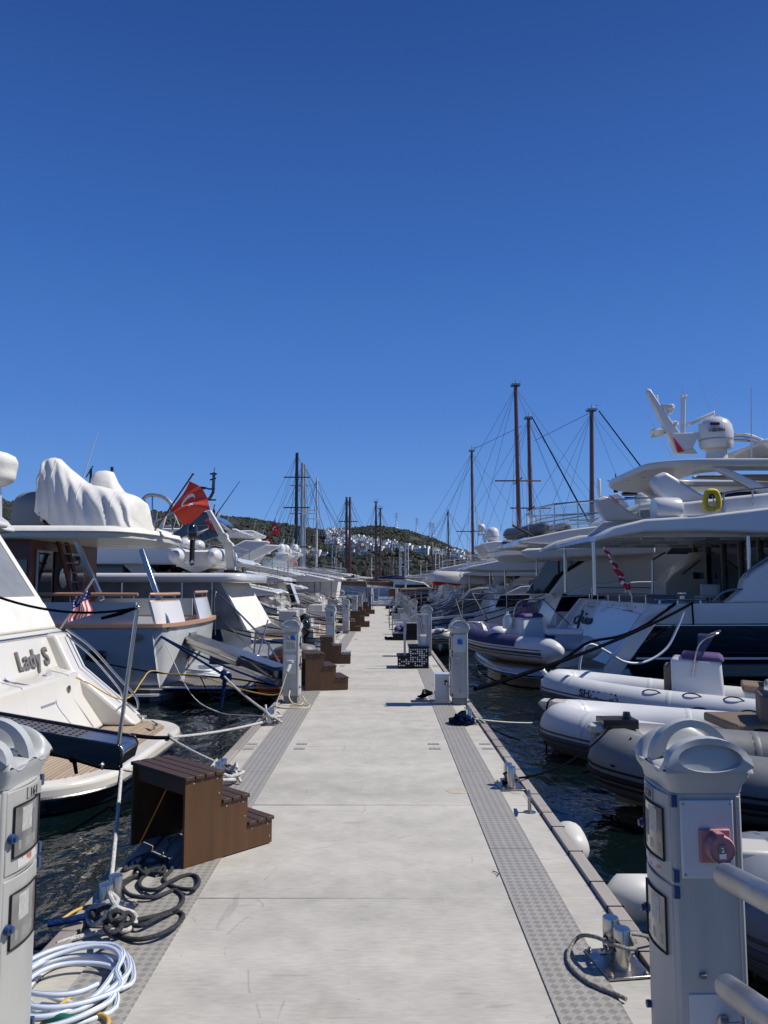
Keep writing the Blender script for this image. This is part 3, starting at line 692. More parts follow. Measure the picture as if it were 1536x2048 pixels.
for k, (y, x) in enumerate(((18.6, -1.28), (25.8, -1.27), (33.5, -1.27), (41.5, -1.27), (50.0, -1.27))):
    c = place(copy_tree(pm), x, y); c['label'] = 'grey power pedestal on the left edge, %s one beyond pedestal 161' % ['second', 'third', 'fourth', 'fifth', 'sixth'][k]
for k, (y, x) in enumerate(((17.7, .97), (25.5, .97), (33.5, .98), (41.5, .98), (50.0, .98))):
    c = place(copy_tree(ps), x, y); c['label'] = 'grey power pedestal on the right edge, %s beyond the red socket pedestal' % ['second', 'third', 'fourth', 'fifth', 'sixth'][k]

# white plug with cable on the mid left pedestal
t = thing('shore_power_plug', 'white round shore power plug hanging from the left pedestal', 'plug', (-1.27, 10.6, .4))
m = MB(); m.lathe([(.045, 0), (.05, .02), (.05, .035), (.02, .04)], (-1.27, 10.56, .55), 18); m.tube([(-1.27, 10.56, .55), (-1.28, 10.52, .50), (-1.30, 10.47, .44)], [.03, .03, .022], 12)
m.build('plug_body', pvcw, t)
rope('power_cable', 'pale yellow cable looping from the white plug down to the deck', spline([(-1.30, 10.47, .44), (-1.37, 10.42, .2), (-1.42, 10.35, .03), (-1.33, 10.2, .012), (-1.1, 10.15, .012), (-.98, 10.3, .012), (-1.05, 10.5, .05), (-1.1, 10.62, .10)], 8), .009, hosep, 'cable')
rope('water_hose', 'short pale hose hanging from the tap of the left pedestal with the white plug', spline([(-1.27, 10.58, .18), (-1.27, 10.5, .1), (-1.2, 10.42, .03), (-1.1, 10.42, .02), (-1.08, 10.6, .05)], 8), .009, hosep, 'hose')
rope('power_cable', 'white cable hanging from the small metal box beside the right pedestal', spline([(.855, 10.74, .26), (.855, 10.66, .2), (.88, 10.62, .06), (.93, 10.6, .012)], 6), .008, ropew, 'cable')

# white metal box
t = thing('meter_box', 'small white metal box with a black socket standing left of the pedestal', 'box', (.80, 10.85, 0))
MB().box(.70, .90, 10.75, 10.97, 0.01, .37).build('cabinet', gel, t, bevel=.006)
MB().box(.69, .91, 10.74, 10.98, .37, .385).build('lid', gel, t, bevel=.004)
MB().box(.83, .87, 10.735, 10.75, .24, .30).build('socket', black, t, bevel=.003)

# ---------------------------------------------------------------- boarding steps
def steps(label, x, y, rot, wd=.59, L=.63, hs=(.16, .33, .50), group='brown wooden boarding steps', mir=False, rails=False, loaded=False):
    root = thing('boarding_steps', label, 'steps', (0, 0, 0), group); n = len(hs)
    xs = [0, -.19, -.38][:n]+[-L]
    def prof(dx=0):
        p = [(0, 0)]
        for k in range(n): p += [(xs[k], hs[k]-.022), (xs[k+1], hs[k]-.022)]
        return p+[(-L, 0)]
    for y0 in (0, wd-.02): MB().prism(prof(), y0, y0+.02).build('side_panel', wood, root)
    for k in range(n):
        x1, x0 = xs[k]+.012, xs[k+1]+(-.012 if k == n-1 else 0.0)
        m = MB(); ns = max(3, round((x1-x0)/.068)); pw = (x1-x0)/ns
        for q in range(ns): m.box(x0+q*pw+.004, x0+(q+1)*pw-.003, -.014, wd+.014, hs[k]-.022, hs[k])
        m.build('tread', woodt, root, bevel=.003, seg=1)
        zb = hs[k-1] if k else 0.0
        m = MB(); m.box(xs[k]-.02, xs[k]-.002, .02, wd-.02, zb, hs[k]-.024); m.build('riser', wood, root)
    m = MB(); m.box(-L+.02, -.36, .02, wd-.02, hs[-1]-.11, hs[-1]-.026); m.build('back_rail', wood, root)
    m = MB()
    for k in range(n):
        for q in (0, 1): m.lathe([(.0055, -.0015), (.004, -.0025)], (xs[k]-.035-q*(.12 if k < n-1 else .16), 0.0, hs[k]-.045), 8, 'Y')
        m.lathe([(.0055, -.0015), (.004, -.0025)], (xs[k]-.02, 0.0, max(.04, hs[k]-.13)), 8, 'Y')
    m.build('screws', steeld, root)
    if rails:
        for yy in (.03, wd-.03):
            m = MB()
            for q in (0, 1, 2): m.tube([(-.1-.19*q, yy, hs[q]), (-.1-.19*q, yy, hs[q]+.75)], .016, 6)
            m.tube([(-.1, yy, hs[0]+.75), (-.48, yy, hs[2]+.75)], .018, 6)
            m.build('handrail', mahog, root)
    root.location = (x, y, 0.008); root.rotation_euler.z = rot
    return root
steps('largest brown wooden boarding steps, nearest the camera, open at the back', -.70, 4.97, R(47))
steps('brown wooden boarding steps right behind the left pedestal with the white plug', -.55, 12.0, R(15), wd=.62, L=.66, hs=(.19, .37, .56))
steps('brown wooden boarding steps just beyond the ones behind the white plug pedestal', -.68, 15.9, R(3), wd=.62, L=.62, hs=(.18, .36, .54))
steps('brown wooden boarding steps standing beyond the third left pedestal, lower of a close pair', -.80, 26.9, R(2), L=.6)
steps('brown wooden boarding steps beyond the third left pedestal, taller of a close pair', -.55, 29.7, R(2), L=.75, hs=(.2, .4, .6))
steps('brown boarding steps with dark handrails, farthest on the left of the pontoon', -.52, 43.0, 0, L=.8, rails=True, hs=(.22, .44, .66))
steps('brown boarding steps without handrails just before the farthest pair on the left', -.75, 39.5, 0, L=.6)

# black steps with a white handrail on the right
t = thing('boarding_steps', 'black perforated boarding steps with a white handrail on the right of the pontoon', 'steps', (.55, 15.2, 0))
m = MB(); prof = [(.27, 0), (.27, .22), (.49, .22), (.49, .40), (.86, .40), (.86, 0)]
m.prism(prof, 15.0, 15.02); m.build('side_panel', blackm, t); m = MB(); m.prism(prof, 15.58, 15.60); m.build('side_panel', blackm, t)
m = MB(); m.box(.25, .50, 14.98, 15.62, .22, .245); m.box(.47, .88, 14.98, 15.62, .40, .425); m.build('tread', blackm, t, bevel=.004)
m = MB(); m.box(.50, .66, 15.08, 15.52, .245, .42); m.box(.66, .86, 15.08, 15.52, .425, .62); m.build('step_box', gel, t, bevel=.006)
m = MB(); rr = random.Random(5)
for i in range(13):
    for j in range(9):
        x = .30+i*.043; z = .06+j*.038
        if (x < .49 and z > .20) or z > .37 or (x > .78 and z < .1) or rr.random() < .25: continue
        a = rr.random()*1.5; r = .014+.006*rr.random()
        m.add([(x+r*math.cos(a+q*math.pi/2), 14.9965, z+r*math.sin(a+q*math.pi/2)) for q in range(4)]+[(x+r*math.cos(a+q*math.pi/2), 15.0, z+r*math.sin(a+q*math.pi/2)) for q in range(4)], [(0,1,2,3),(0,1,5,4),(1,2,6,5),(2,3,7,6),(3,0,4,7)])
m.build('perforation_flecks', gel, t, smooth=0)  # white tiles stand in for the bright white showing through the perforations
hr = MB()
for x, zb, zt in ((.40, .245, .88), (.68, .42, 1.02), (.84, .42, 1.02)): hr.box(x-.022, x+.022, 15.04, 15.08, zb, zt)
hr.tube([(.38, 15.06, .87), (.62, 15.06, 1.03), (.86, 15.06, 1.03)], .022, 6); hr.build('handrail', gelg, t)
hr = MB()
for x, zb, zt in ((.68, .42, 1.02), (.84, .42, 1.02)): hr.box(x-.022, x+.022, 15.52, 15.56, zb, zt)
hr.build('handrail', gelg, t)
# further steps and boxes on the right
def box_steps(label, x, y, w, hs, m0, m1, d=.6):
    t = thing('boarding_steps', label, 'steps', (x, y, 0), 'box steps on the right of the pontoon')
    n = len(hs)
    for k in range(n):
        x0 = x+w*k/n
        MB().box(x0, x+w-.001*k, y+.002*k, y+d-.002*k, (hs[k-1] if k else 0), hs[k]-.02).build('step_box', m0, t)
        MB().box(x0-.015, x0+w/n, y-.01, y+d+.01, hs[k]-.02, hs[k]).build('tread', m1, t)
    return t
box_steps('black box steps behind the white handrail steps, a purple bag lying on them', .26, 22.6, .8, (.22, .50), blackm, gelg)
box_steps('low white box step between hooped rails on the right side', .42, 27.8, .5, (.26,), gel, gel)
box_steps('white two tier step under the far hooped rail on the right side', .38, 31.2, .6, (.2, .42), gel, gelg)
box_steps('pale two tier step with black side farther down the right side', .36, 36.5, .6, (.25, .5), gelg, gel)
box_steps('small black two tier step on the right, near the far end', .30, 40.5, .6, (.2, .45), blackm, blackm)
box_steps('white tall three tier step on the right, close to the far gangway', .40, 46.5, .6, (.2, .4, .62), gel, gelg)
box_steps('dark low step lying on the right by the far gangway', .1, 52, .5, (.2,), blackm, blackm)
def hoop_rail(label, x, y, h):
    m = MB(); m.tube(spline([(x, y, 0), (x, y, h*.55), (x+.10, y, h*.85), (x+.35, y, h), (x+.62, y+.02, h*.98), (x+.8, y+.03, h*.6), (x+.8, y+.03, .05)], 5), .018, 8)
    m.build('hoop_handrail', steeld, label=label, cat='handrail', loc=(x, y, 0), group='hooped handrails on the right')
hoop_rail('nearer of two curved steel hoop handrails on the right of the pontoon', .27, 24.6, 1.05)
hoop_rail('farther of two curved steel hoop handrails on the right of the pontoon', .20, 29.0, 1.15)
m = MB(); m.ball((.40, 22.9, .30), .11, .14, .10); m.ball((.52, 23.0, .32), .09, .1, .12); m.build('purple_bag', canvasp, label='crumpled purple bag lying on the black box steps', cat='bag')
m = MB(); m.box(.30, .62, 22.75, 23.0, .225, .235); m.build('white_cloth', canvas, label='folded white cloth on the edge of the black steps', cat='cloth')
m = MB(); m.ball((.06, 22.9, .05), .05, .05, .05); m.ball((.19, 22.95, .04), .11, .06, .045); m.build('black_shoes', blackm, label='pair of small black shoes beside the black steps', cat='shoes', group=None)
m = MB()
for a in range(4): m.tube(spline([(.62, 11.3, .02), (.48+.03*a, 11.1, .03), (.55, 10.95, .05+.03*a), (.68, 11.0+.05*a, .08)], 5), .012, 6)
m.build('folded_black_cable', ropeb, label='heap of black cable on the deck left of the metal box', cat='cable')
# yellow step crates on the left, far
t = thing('dock_trolley', 'low pale grey trolley on the left edge behind the brown steps', 'trolley', (-.95, 17.2, 0))
MB().box(-1.2, -.72, 16.9, 17.6, .06, .13).build('tray', gelb, t, bevel=.01)
m = MB()
for x in (-1.12, -.8):
    for y in (17.0, 17.5): m.lathe([(.04, -.015), (.04, .015)], (x, y, .04), 10, 'Y')
m.build('wheels', blackm, t)

# gangway and gate at the far end of the pontoon
t = thing('shore_gangway', 'white railed gangway with blue grey steps at the far end of the pontoon', 'gangway', (-.1, 60, 0))
m = MB(); m.box(-.9, 1.0, 59.2, 70, .05, .18); 
for k in range(6): m.box(-.5, .8, 60+k*.5, 60.5+k*.5, .18+k*.08, .26+k*.08)
m.build('walkway', gelb, t)
for x in (-.95, 1.05):
    m = MB()
    for k in range(10): m.tube([(x, 59.3+k*1.1, .1), (x, 59.3+k*1.1, 1.35)], .035, 6)
    for z in (.75, 1.35): m.tube([(x, 59.3, z), (x, 69.5, z)], .035, 6)
    m.build('railing', gel, t)
m = MB()
for x in (-.9, -.45): m.tube([(x, 58.6, 0), (x+.1, 58.6, 1.5)], .03, 6)
for k in range(5): m.tube([(-.9+.02*k, 58.6, .25+.28*k), (-.42, 58.6, .25+.28*k)], .025, 6)
m.build('gate', gelg, t)

# ---------------------------------------------------------------- bollards and cleats
def bollard(label, x, y, rot=0, hz=.17):
    root = thing('mooring_bollard', label, 'bollard', (0, 0, 0), 'double post steel bollards on the pontoon edges')
    m = MB(); m.box(-.095, .095, -.13, .13, 0, .010); m.build('base_plate', steeld, root, bevel=.003)
    for yy in (-.055, .055):
        p = MB(); p.lathe([(.034, .008), (.034, hz-.005), (.032, hz), (.0, hz+.001)], (0, yy, 0), 24); p.build('post', steel, root, smooth=40)
    p = MB(); p.tube([(-.075, 0, .055), (.075, 0, .055)], .014, 10); p.tube([(0, -.075, .07), (0, .075, .07)], .010, 8); p.build('cross_bar', steel, root)
    p = MB()
    for a in (-.075, .075):
        for b in (-.11, .11): p.lathe([(.010, .01), (.010, .018), (.006, .019), (.006, .026), (0, .0261)], (a, b, 0), 8)
    p.build('bolts', steeld, root)
    root.location = (x, y, 0.004); root.rotation_euler.z = rot; return root
bollard('shiny double post bollard wrapped with a grey rope, beside the pedestal with the red socket', .985, 3.42, R(8))
bollard('double post steel bollard tied with thin black line, beside the small T cleat', 1.0, 6.3, R(4))
bollard('double post steel bollard under a heap of dark blue rope, right edge', .98, 9.15, R(4))
bollard('double post bollard half hidden behind the white metal box on the right edge', .95, 12.6, R(0))
bollard('double post bollard under white rope ends, before the pedestal with the white plug', -1.32, 9.1, R(-4))
bollard('double post bollard buried in white and black rope behind the nearest brown steps', -1.33, 6.45, R(-4))
bollard('double post bollard buried in dark grey rope at the near left edge', -1.33, 3.9, R(-4))
t = thing('dock_cleat', 'small T shaped steel cleat on the right edge of the pontoon', 'cleat', (1.03, 5.62, 0))
m = MB(); m.tube([(1.03, 5.62, 0), (1.03, 5.62, .115)], .013, 12); m.build('stem', steeld, t)
m = MB(); m.tube([(1.015, 5.52, .122), (1.03, 5.62, .115), (1.045, 5.72, .122)], [.009, .013, .009], 10); m.build('crossbar', steeld, t)
m = MB(); m.lathe([(.045, 0), (.045, .004), (.02, .006)], (1.03, 5.62, 0), 20); m.build('foot', steeld, t)

# ---------------------------------------------------------------- ropes and hoses
def gp(lst, z=.014, ox=0, oy=1400, sc=2.56, zs=None, sub=7):
    rr = random.Random(len(lst)); out = []
    for i, (a, b) in enumerate(lst):
        zz = zs[i] if zs else z+rr.choice((0, 0, .012, .02)); g = G(ox+a/sc, oy+b/sc, zz); out.append(g)
    return spline(out, sub)
rope('mooring_rope', 'dark grey rope in a tangled heap just behind the white rope loops on the left', gp([(570, 975), (640, 925), (730, 890), (810, 880), (855, 815), (790, 835), (690, 855), (635, 870), (670, 830), (720, 805), (745, 870), (735, 885), (690, 840), (700, 815), (755, 790), (820, 820), (840, 880), (760, 885), (715, 930), (730, 965), (800, 970), (870, 930), (940, 900), (1000, 900), (1018, 935), (985, 968), (900, 960), (840, 920), (880, 865), (850, 855), (740, 880), (650, 930), (630, 960), (670, 1000), (780, 1010), (860, 985), (900, 975), (938, 1015), (905, 1065), (820, 1100), (700, 1125)], z=.014), .0108, ropeg, group=None, n=9)
rope('mooring_rope', 'dark grey rope lying in a wide bend across the left tread strip', gp([(640, 1140), (720, 1155), (820, 1110), (900, 1085), (938, 1105), (900, 1155), (820, 1200), (720, 1225), (630, 1215), (560, 1180)], z=.014), .0108, ropeg, n=9)
rope('mooring_rope', 'dark grey rope knotted round the near left bollard', gp([(500, 1060), (470, 1085), (490, 1120), (560, 1130), (620, 1165), (560, 1190), (540, 1150), (590, 1090), (560, 1060), (500, 1080), (520, 1120), (600, 1130), (650, 1090), (680, 1120), (640, 1155), (580, 1140), (560, 1100), (600, 1080), (640, 1110), (590, 1170)], zs=[.03, .05, .06, .07, .08, .09, .07, .1, .12, .1, .08, .1, .11, .09, .07, .09, .12, .13, .1, .06]), .0112, ropeg, n=9)
rope('mooring_rope', 'thick white rope lying in two loose loops over the dark knot on the left', gp([(590, 1000), (540, 1040), (460, 1070), (440, 1110), (480, 1150), (540, 1110), (590, 1050), (600, 1020), (560, 990), (600, 1060), (680, 1090), (695, 1135), (650, 1180), (560, 1180), (460, 1200), (360, 1225), (290, 1250)], zs=[.12, .1, .05, .03, .03, .1, .15, .16, .18, .14, .06, .02, .02, .02, .016, .016, .016]), .011, ropew, n=9)
lift = P(243, 1538, 5.55)
rope('mooring_rope', 'taut white speckled rope rising from the near left bollard to the dark line', sag(G(218, 1800, .1), lift, .04), .012, ropew)
rope('mooring_rope', 'taut navy rope with a knot running from the left frame edge to the chain eye', [P(96, 1505, 5.2), P(148, 1518, 5.3), P(200, 1534, 5.45), P(243, 1538, 5.55)], .014, ropeb)
m = MB(); c = P(148, 1517, 5.3); m.ball(c, .035, .03, .03); m.tube([c, c+Vector((.02, 0, -.1))], [.016, .012], 8)
m.build('rope_knot', ropeb, label='fist sized navy knot with a hanging tail in the taut navy line', cat='knot')
rope('mooring_rope', 'white rope running from the chain eye behind the nearest brown steps', sag(P(243, 1538, 5.55), G(470, 1560, .06), .02), .012, ropew)
m = MB(); m.lathe([(.018, -.01), (.028, 0), (.018, .01)], P(205, 1532, 5.46), 14, 'X'); m.build('shackle_ring', steeld, label='small steel ring joining navy and white ropes left of the brown steps', cat='ring')
rope('mooring_rope', 'long white rope from the white knot to the bollard before the white plug pedestal', sag(P(338, 1475, 8.0), G(542, 1440, .05), .03), .016, ropew)
rope('mooring_rope', 'white speckled rope from the white knot to the bollard behind the nearest brown steps', sag(P(338, 1475, 8.0), G(470, 1540, .05), .02), .014, ropew)
rope('mooring_rope', 'black rope from the gangway tip to the knot of the white ropes', sag(P(264, 1470, 6.6), P(338, 1475, 8.0), .01), .018, ropeb)
m = MB(); c = P(338, 1475, 8.0)
for k in range(5): m.ball(c+Vector((.03*math.cos(k*1.3), .02*math.sin(k), .025*math.sin(k*1.9))), .028, .025, .025, 8, 6)
m.build('rope_knot', ropew, label='white knot joining the black line and two white ropes over the water', cat='knot')
def heap(name, label, x, y, mt, r, n, rad=.1, h=.12, seed=1):
    rr = random.Random(seed); m = MB()
    for k in range(n):
        a0 = rr.random()*6.28; pts = []
        for q in range(6):
            a = a0+q*1.1; d = rad*rr.uniform(.4, 1.1); pts.append((x+d*math.cos(a), y+d*1.2*math.sin(a), r+h*rr.random()*(1-q/8)))
        m.tube(spline(pts, 5), r, 7)
    return m.build(name, mt, label=label, cat='rope', smooth=60, merge=False)
heap('rope_bundle', 'white rope ends heaped over the bollard behind the nearest brown steps', -1.28, 6.4, ropew, .013, 6, .13, .16, 2)
heap('rope_bundle', 'white and grey rope ends heaped over the left bollard before the white plug pedestal', -1.30, 9.1, ropew, .013, 6, .12, .2, 4)
heap('rope_bundle', 'dark blue rope heaped against the right bollard nearest the white metal box', .90, 9.1, mat('rope_navy', (.006, .014, .04), .9, spec=0.0), .016, 9, .13, .13, 5)
heap('rope_bundle', 'thin black line wound round the right bollard beside the T cleat', 1.0, 6.3, ropeb, .007, 4, .06, .14, 6)
rope('mooring_rope', 'short grey rope wrapped round the near right bollard with its end on the tread plate',
     spline([(1.09, 3.5, .06), (1.0, 3.42, .10), (.93, 3.36, .08), (.95, 3.46, .10), (1.03, 3.5, .12), (1.05, 3.38, .09), (.96, 3.33, .12), (.90, 3.43, .11), (.86, 3.55, .06), (.80, 3.5, .02), (.78, 3.38, .016), (.82, 3.25, .016), (.90, 3.16, .016), (.93, 3.12, .016)], 8), .0085, roped, n=9)
rope('mooring_rope', 'stub of grey rope leaving the near right bollard over the edge timber', spline([(1.0, 3.44, .12), (1.1, 3.5, .09), (1.19, 3.55, .04), (1.25, 3.62, -.1)], 6), .0085, roped)
# white hose coil
t = thing('hose_coil', 'coiled white water hose with blue stripes beside pedestal 161', 'hose', (-1.28, 3.18, 0))
rr = random.Random(8); pts = []
for k in range(8*16):
    a = k/16*2*math.pi; lp = int(k/16); rad = .215+.045*math.sin(lp*2.1+a*.31)+.012*math.sin(a*2.3); oy = .04*math.sin(lp*1.3)
    pts.append((-1.245+rad*math.cos(a)*.92+.02*math.sin(lp*3.3), 3.20+oy+rad*1.15*math.sin(a), .012+.0085*lp+.008*math.sin(a*1.7+lp)))
m = MB(); m.tube(spline(pts, 3), .0105, 9, mi=0); m.build('hose', hosew, t, smooth=60, merge=False)
m = MB(); sp_ = spline(pts, 3); m.tube([p+Vector((.002, 0, .0085)) for p in sp_], .0025, 5); m.build('stripe', hoseb, t, merge=False)
m = MB(); e = [pts[-1], (-1.02, 2.98, .03), (-1.0, 2.85, .016), (-1.02, 2.74, .013)]
rope('hose_end', 'cut end of the white blue striped hose pointing at the camera', spline([G(95, 1990, .03), G(120, 2000, .016), G(142, 2006, .013)], 4), .0105, hosew, 'hose')
rope('garden_hose', 'yellow hose crossing the bottom left corner', spline([G(85, 2046, .02), G(110, 2020, .02), G(140, 1994, .02)], 5), .0085, hosey, 'hose')
rope('garden_hose', 'yellow hose curling out of the green coupling in the bottom left corner', spline([G(165, 2033, .02), G(190, 2028, .02), G(212, 2034, .02), G(216, 2050, .02), G(200, 2080, .02)], 6), .0085, hosey, 'hose')
t = thing('hose_coupling', 'dark green hose coupling at the bottom left corner', 'coupling', G(130, 2040, 0))
m = MB(); m.tube([G(88, 2040, .03), G(112, 2038, .03), G(135, 2042, .03), G(165, 2036, .025)], [.018, .024, .022, .014], 12); m.build('grip', green, t)
rope('garden_hose', 'yellow hose disappearing over the left edge behind the white rope loops', spline([G(125, 1838, .02), G(150, 1822, .03), G(175, 1813, .02), G(190, 1812, .016)], 6), .008, hosey, 'hose')
rope('mooring_rope', 'blue hose like line tied beside pedestal 161 on the left', spline([G(95, 1848, .05), G(130, 1842, .05), G(170, 1833, .05)], 6), .016, ropen)
rope('wire_strand', 'loose pale loop of wire on the deck under the nearest brown steps', spline([G(325, 1700, .01), G(345, 1680, .01), G(352, 1672, .01), G(335, 1675, .01), G(335, 1690, .01), G(322, 1714, .01)], 5), .004, hosep, 'wire')

# fenders along the right edge
def fender(label, a, b, r, mt=fend):
    a, b = Vector(a), Vector(b); ln = (b-a).length; n = 9; pts = []; rs = []
    for k in range(n):
        u = k/(n-1); e = min(u, 1-u)*ln/(r*1.1); pts.append(a.lerp(b, u)); rs.append(r*math.sqrt(min(1, max(.03, 1-(1-min(1, e))**2))))
    m = MB(); m.tube(pts, rs, 18)
    return m.build('fender', mt, label=label, cat='fender', group=None, smooth=60)
fender('white fender standing against the right edge timber beyond the near bollard', (1.275, 5.30, -.20), (1.285, 5.66, -.13), .115)
fender('large white cylinder fender lying over the water behind the right pedestal', (1.20, 4.42, -.11), (2.1, 4.62, -.19), .12)
# galvanised rail at the bottom right
t = thing('gangway_railing', 'two thick galvanised rails entering from the right in front of the pedestal', 'railing', P(1500, 1900, 1.6))
for (a, b) in (((1452, 1752, 1.95), (1640, 1850, 1.45)), ((1455, 1975, 1.95), (1640, 2110, 1.45))):
    A = P(*a); B = P(*b); m = MB(); m.tube([A+(A-B).normalized()*.02, A, A.lerp(B, .5), B], [.012, .030, .030, .030], 20); m.build('rail', galv, t, smooth=50)
# ---------------------------------------------------------------- boat building kit
def hull_mb(s, xs, yn, B, L, za, zb, wl=WL, rake=0.6, band=None, zt=None, fine=0.94):
    """s=+1: boat on the right, stern at x=xs, bow away from the pontoon. rake: how far the transom top leans forward."""
    mb = MB(); yc = yn+B/2; N = 16; secs = []
    for i in range(N+1):
        t = i/N; x = xs+s*L*t
        hb = B/2*(fine+(1-fine)*min(1, t*4))*(1 if t < .45 else max(0.02, 1-((t-.45)/.55)**2.1))
        hw = hb*(0.90 if t < .5 else max(.3, .90-(t-.5)*1.1))
        zs = za+(zb-za)*t**1.6; lean = s*rake if i == 0 else 0
        keel = wl-0.5
        zbnd = band if band is not None else (zs+wl)/2
        zbnd = zbnd+(zb-za)*.8*t**1.6
        prof = [(0, keel), (hw*.8, wl-.25), (hw, wl+.15), (hw+(hb-hw)*.65, zbnd), (hb, zs)]
        def xx(z): return x+lean*(z-wl)/(zs-wl)+s*(0.9*t**3)*(z-wl)
        sec = [(xx(z), yc-h, z) for h, z in prof[::-1]]+[(xx(z), yc+h, z) for h, z in prof[1:]]
        secs.append(sec)
    n = len(secs[0]); mis = [0]*n
    mis[0] = 1; mis[n-2] = 1; mis[n-1] = 2
    mb.loft(secs, mi=0, mis=mis); mb.m[-2] = 3
    return mb
def rail(m, pts, h, r=.014, step=1, mid=True, n=6):
    top = [Vector(p)+Vector((0, 0, h)) for p in pts]; m.tube(top, r, n)
    if mid: m.tube([Vector(p)+Vector((0, 0, h*.5)) for p in pts], r*.6, n)
    for p in pts[::step]: m.tube([Vector(p), Vector(p)+Vector((0, 0, h))], r*.9, n)
def dome(root, c, r, h, name='satellite_dome', m=None):
    mb = MB(); mb.lathe([(r*.55, -.12*h), (r*.6, 0), (r*.86, .04*h), (r*.95, .15*h), (r, .28*h), (r, .5*h), (r*.93, .72*h), (r*.72, .88*h), (r*.4, .97*h), (0.001, h)], c, 20)
    o = mb.build(name, m or gel, root, smooth=50)
    b = MB(); b.lathe([(r*1.003, .27*h), (r*1.006, .28*h), (r*1.006, .31*h), (r*1.003, .32*h)], c, 20); b.build('seam_band', gelg, o)
    return o
def radar(root, c, ln, m=None, ax='Y'):
    mb = MB(); x, y, z = c
    mb.lathe([(.13, -.12), (.13, .05), (.09, .12)], c, 12)
    if ax == 'Y': mb.box(x-.06, x+.06, y-ln/2, y+ln/2, z+.12, z+.22)
    else: mb.box(x-ln/2, x+ln/2, y-.06, y+.06, z+.12, z+.22)
    return mb.build('radar', m or gel, root, bevel=.02)
def whip(root, a, b, r=.008, m=None):
    return MB().tube([a, b], [r*1.6, r*.6], 5).build('antenna', m or gel, root)
def winbox(root, pts, y0, y1, m=None, name='window'):
    return MB().prism(pts, y0, y1).build(name, m or glassd, root)
class Lx:
    """local frame of a berthed boat: u grows away from the pontoon"""
    def __init__(s, side, xs, yn, B): s.s, s.xs, s.yn, s.B = side, xs, yn, B
    def x(s, u): return s.xs+s.s*u
    def pf(s, pts): return [(s.x(u), z) for u, z in pts]

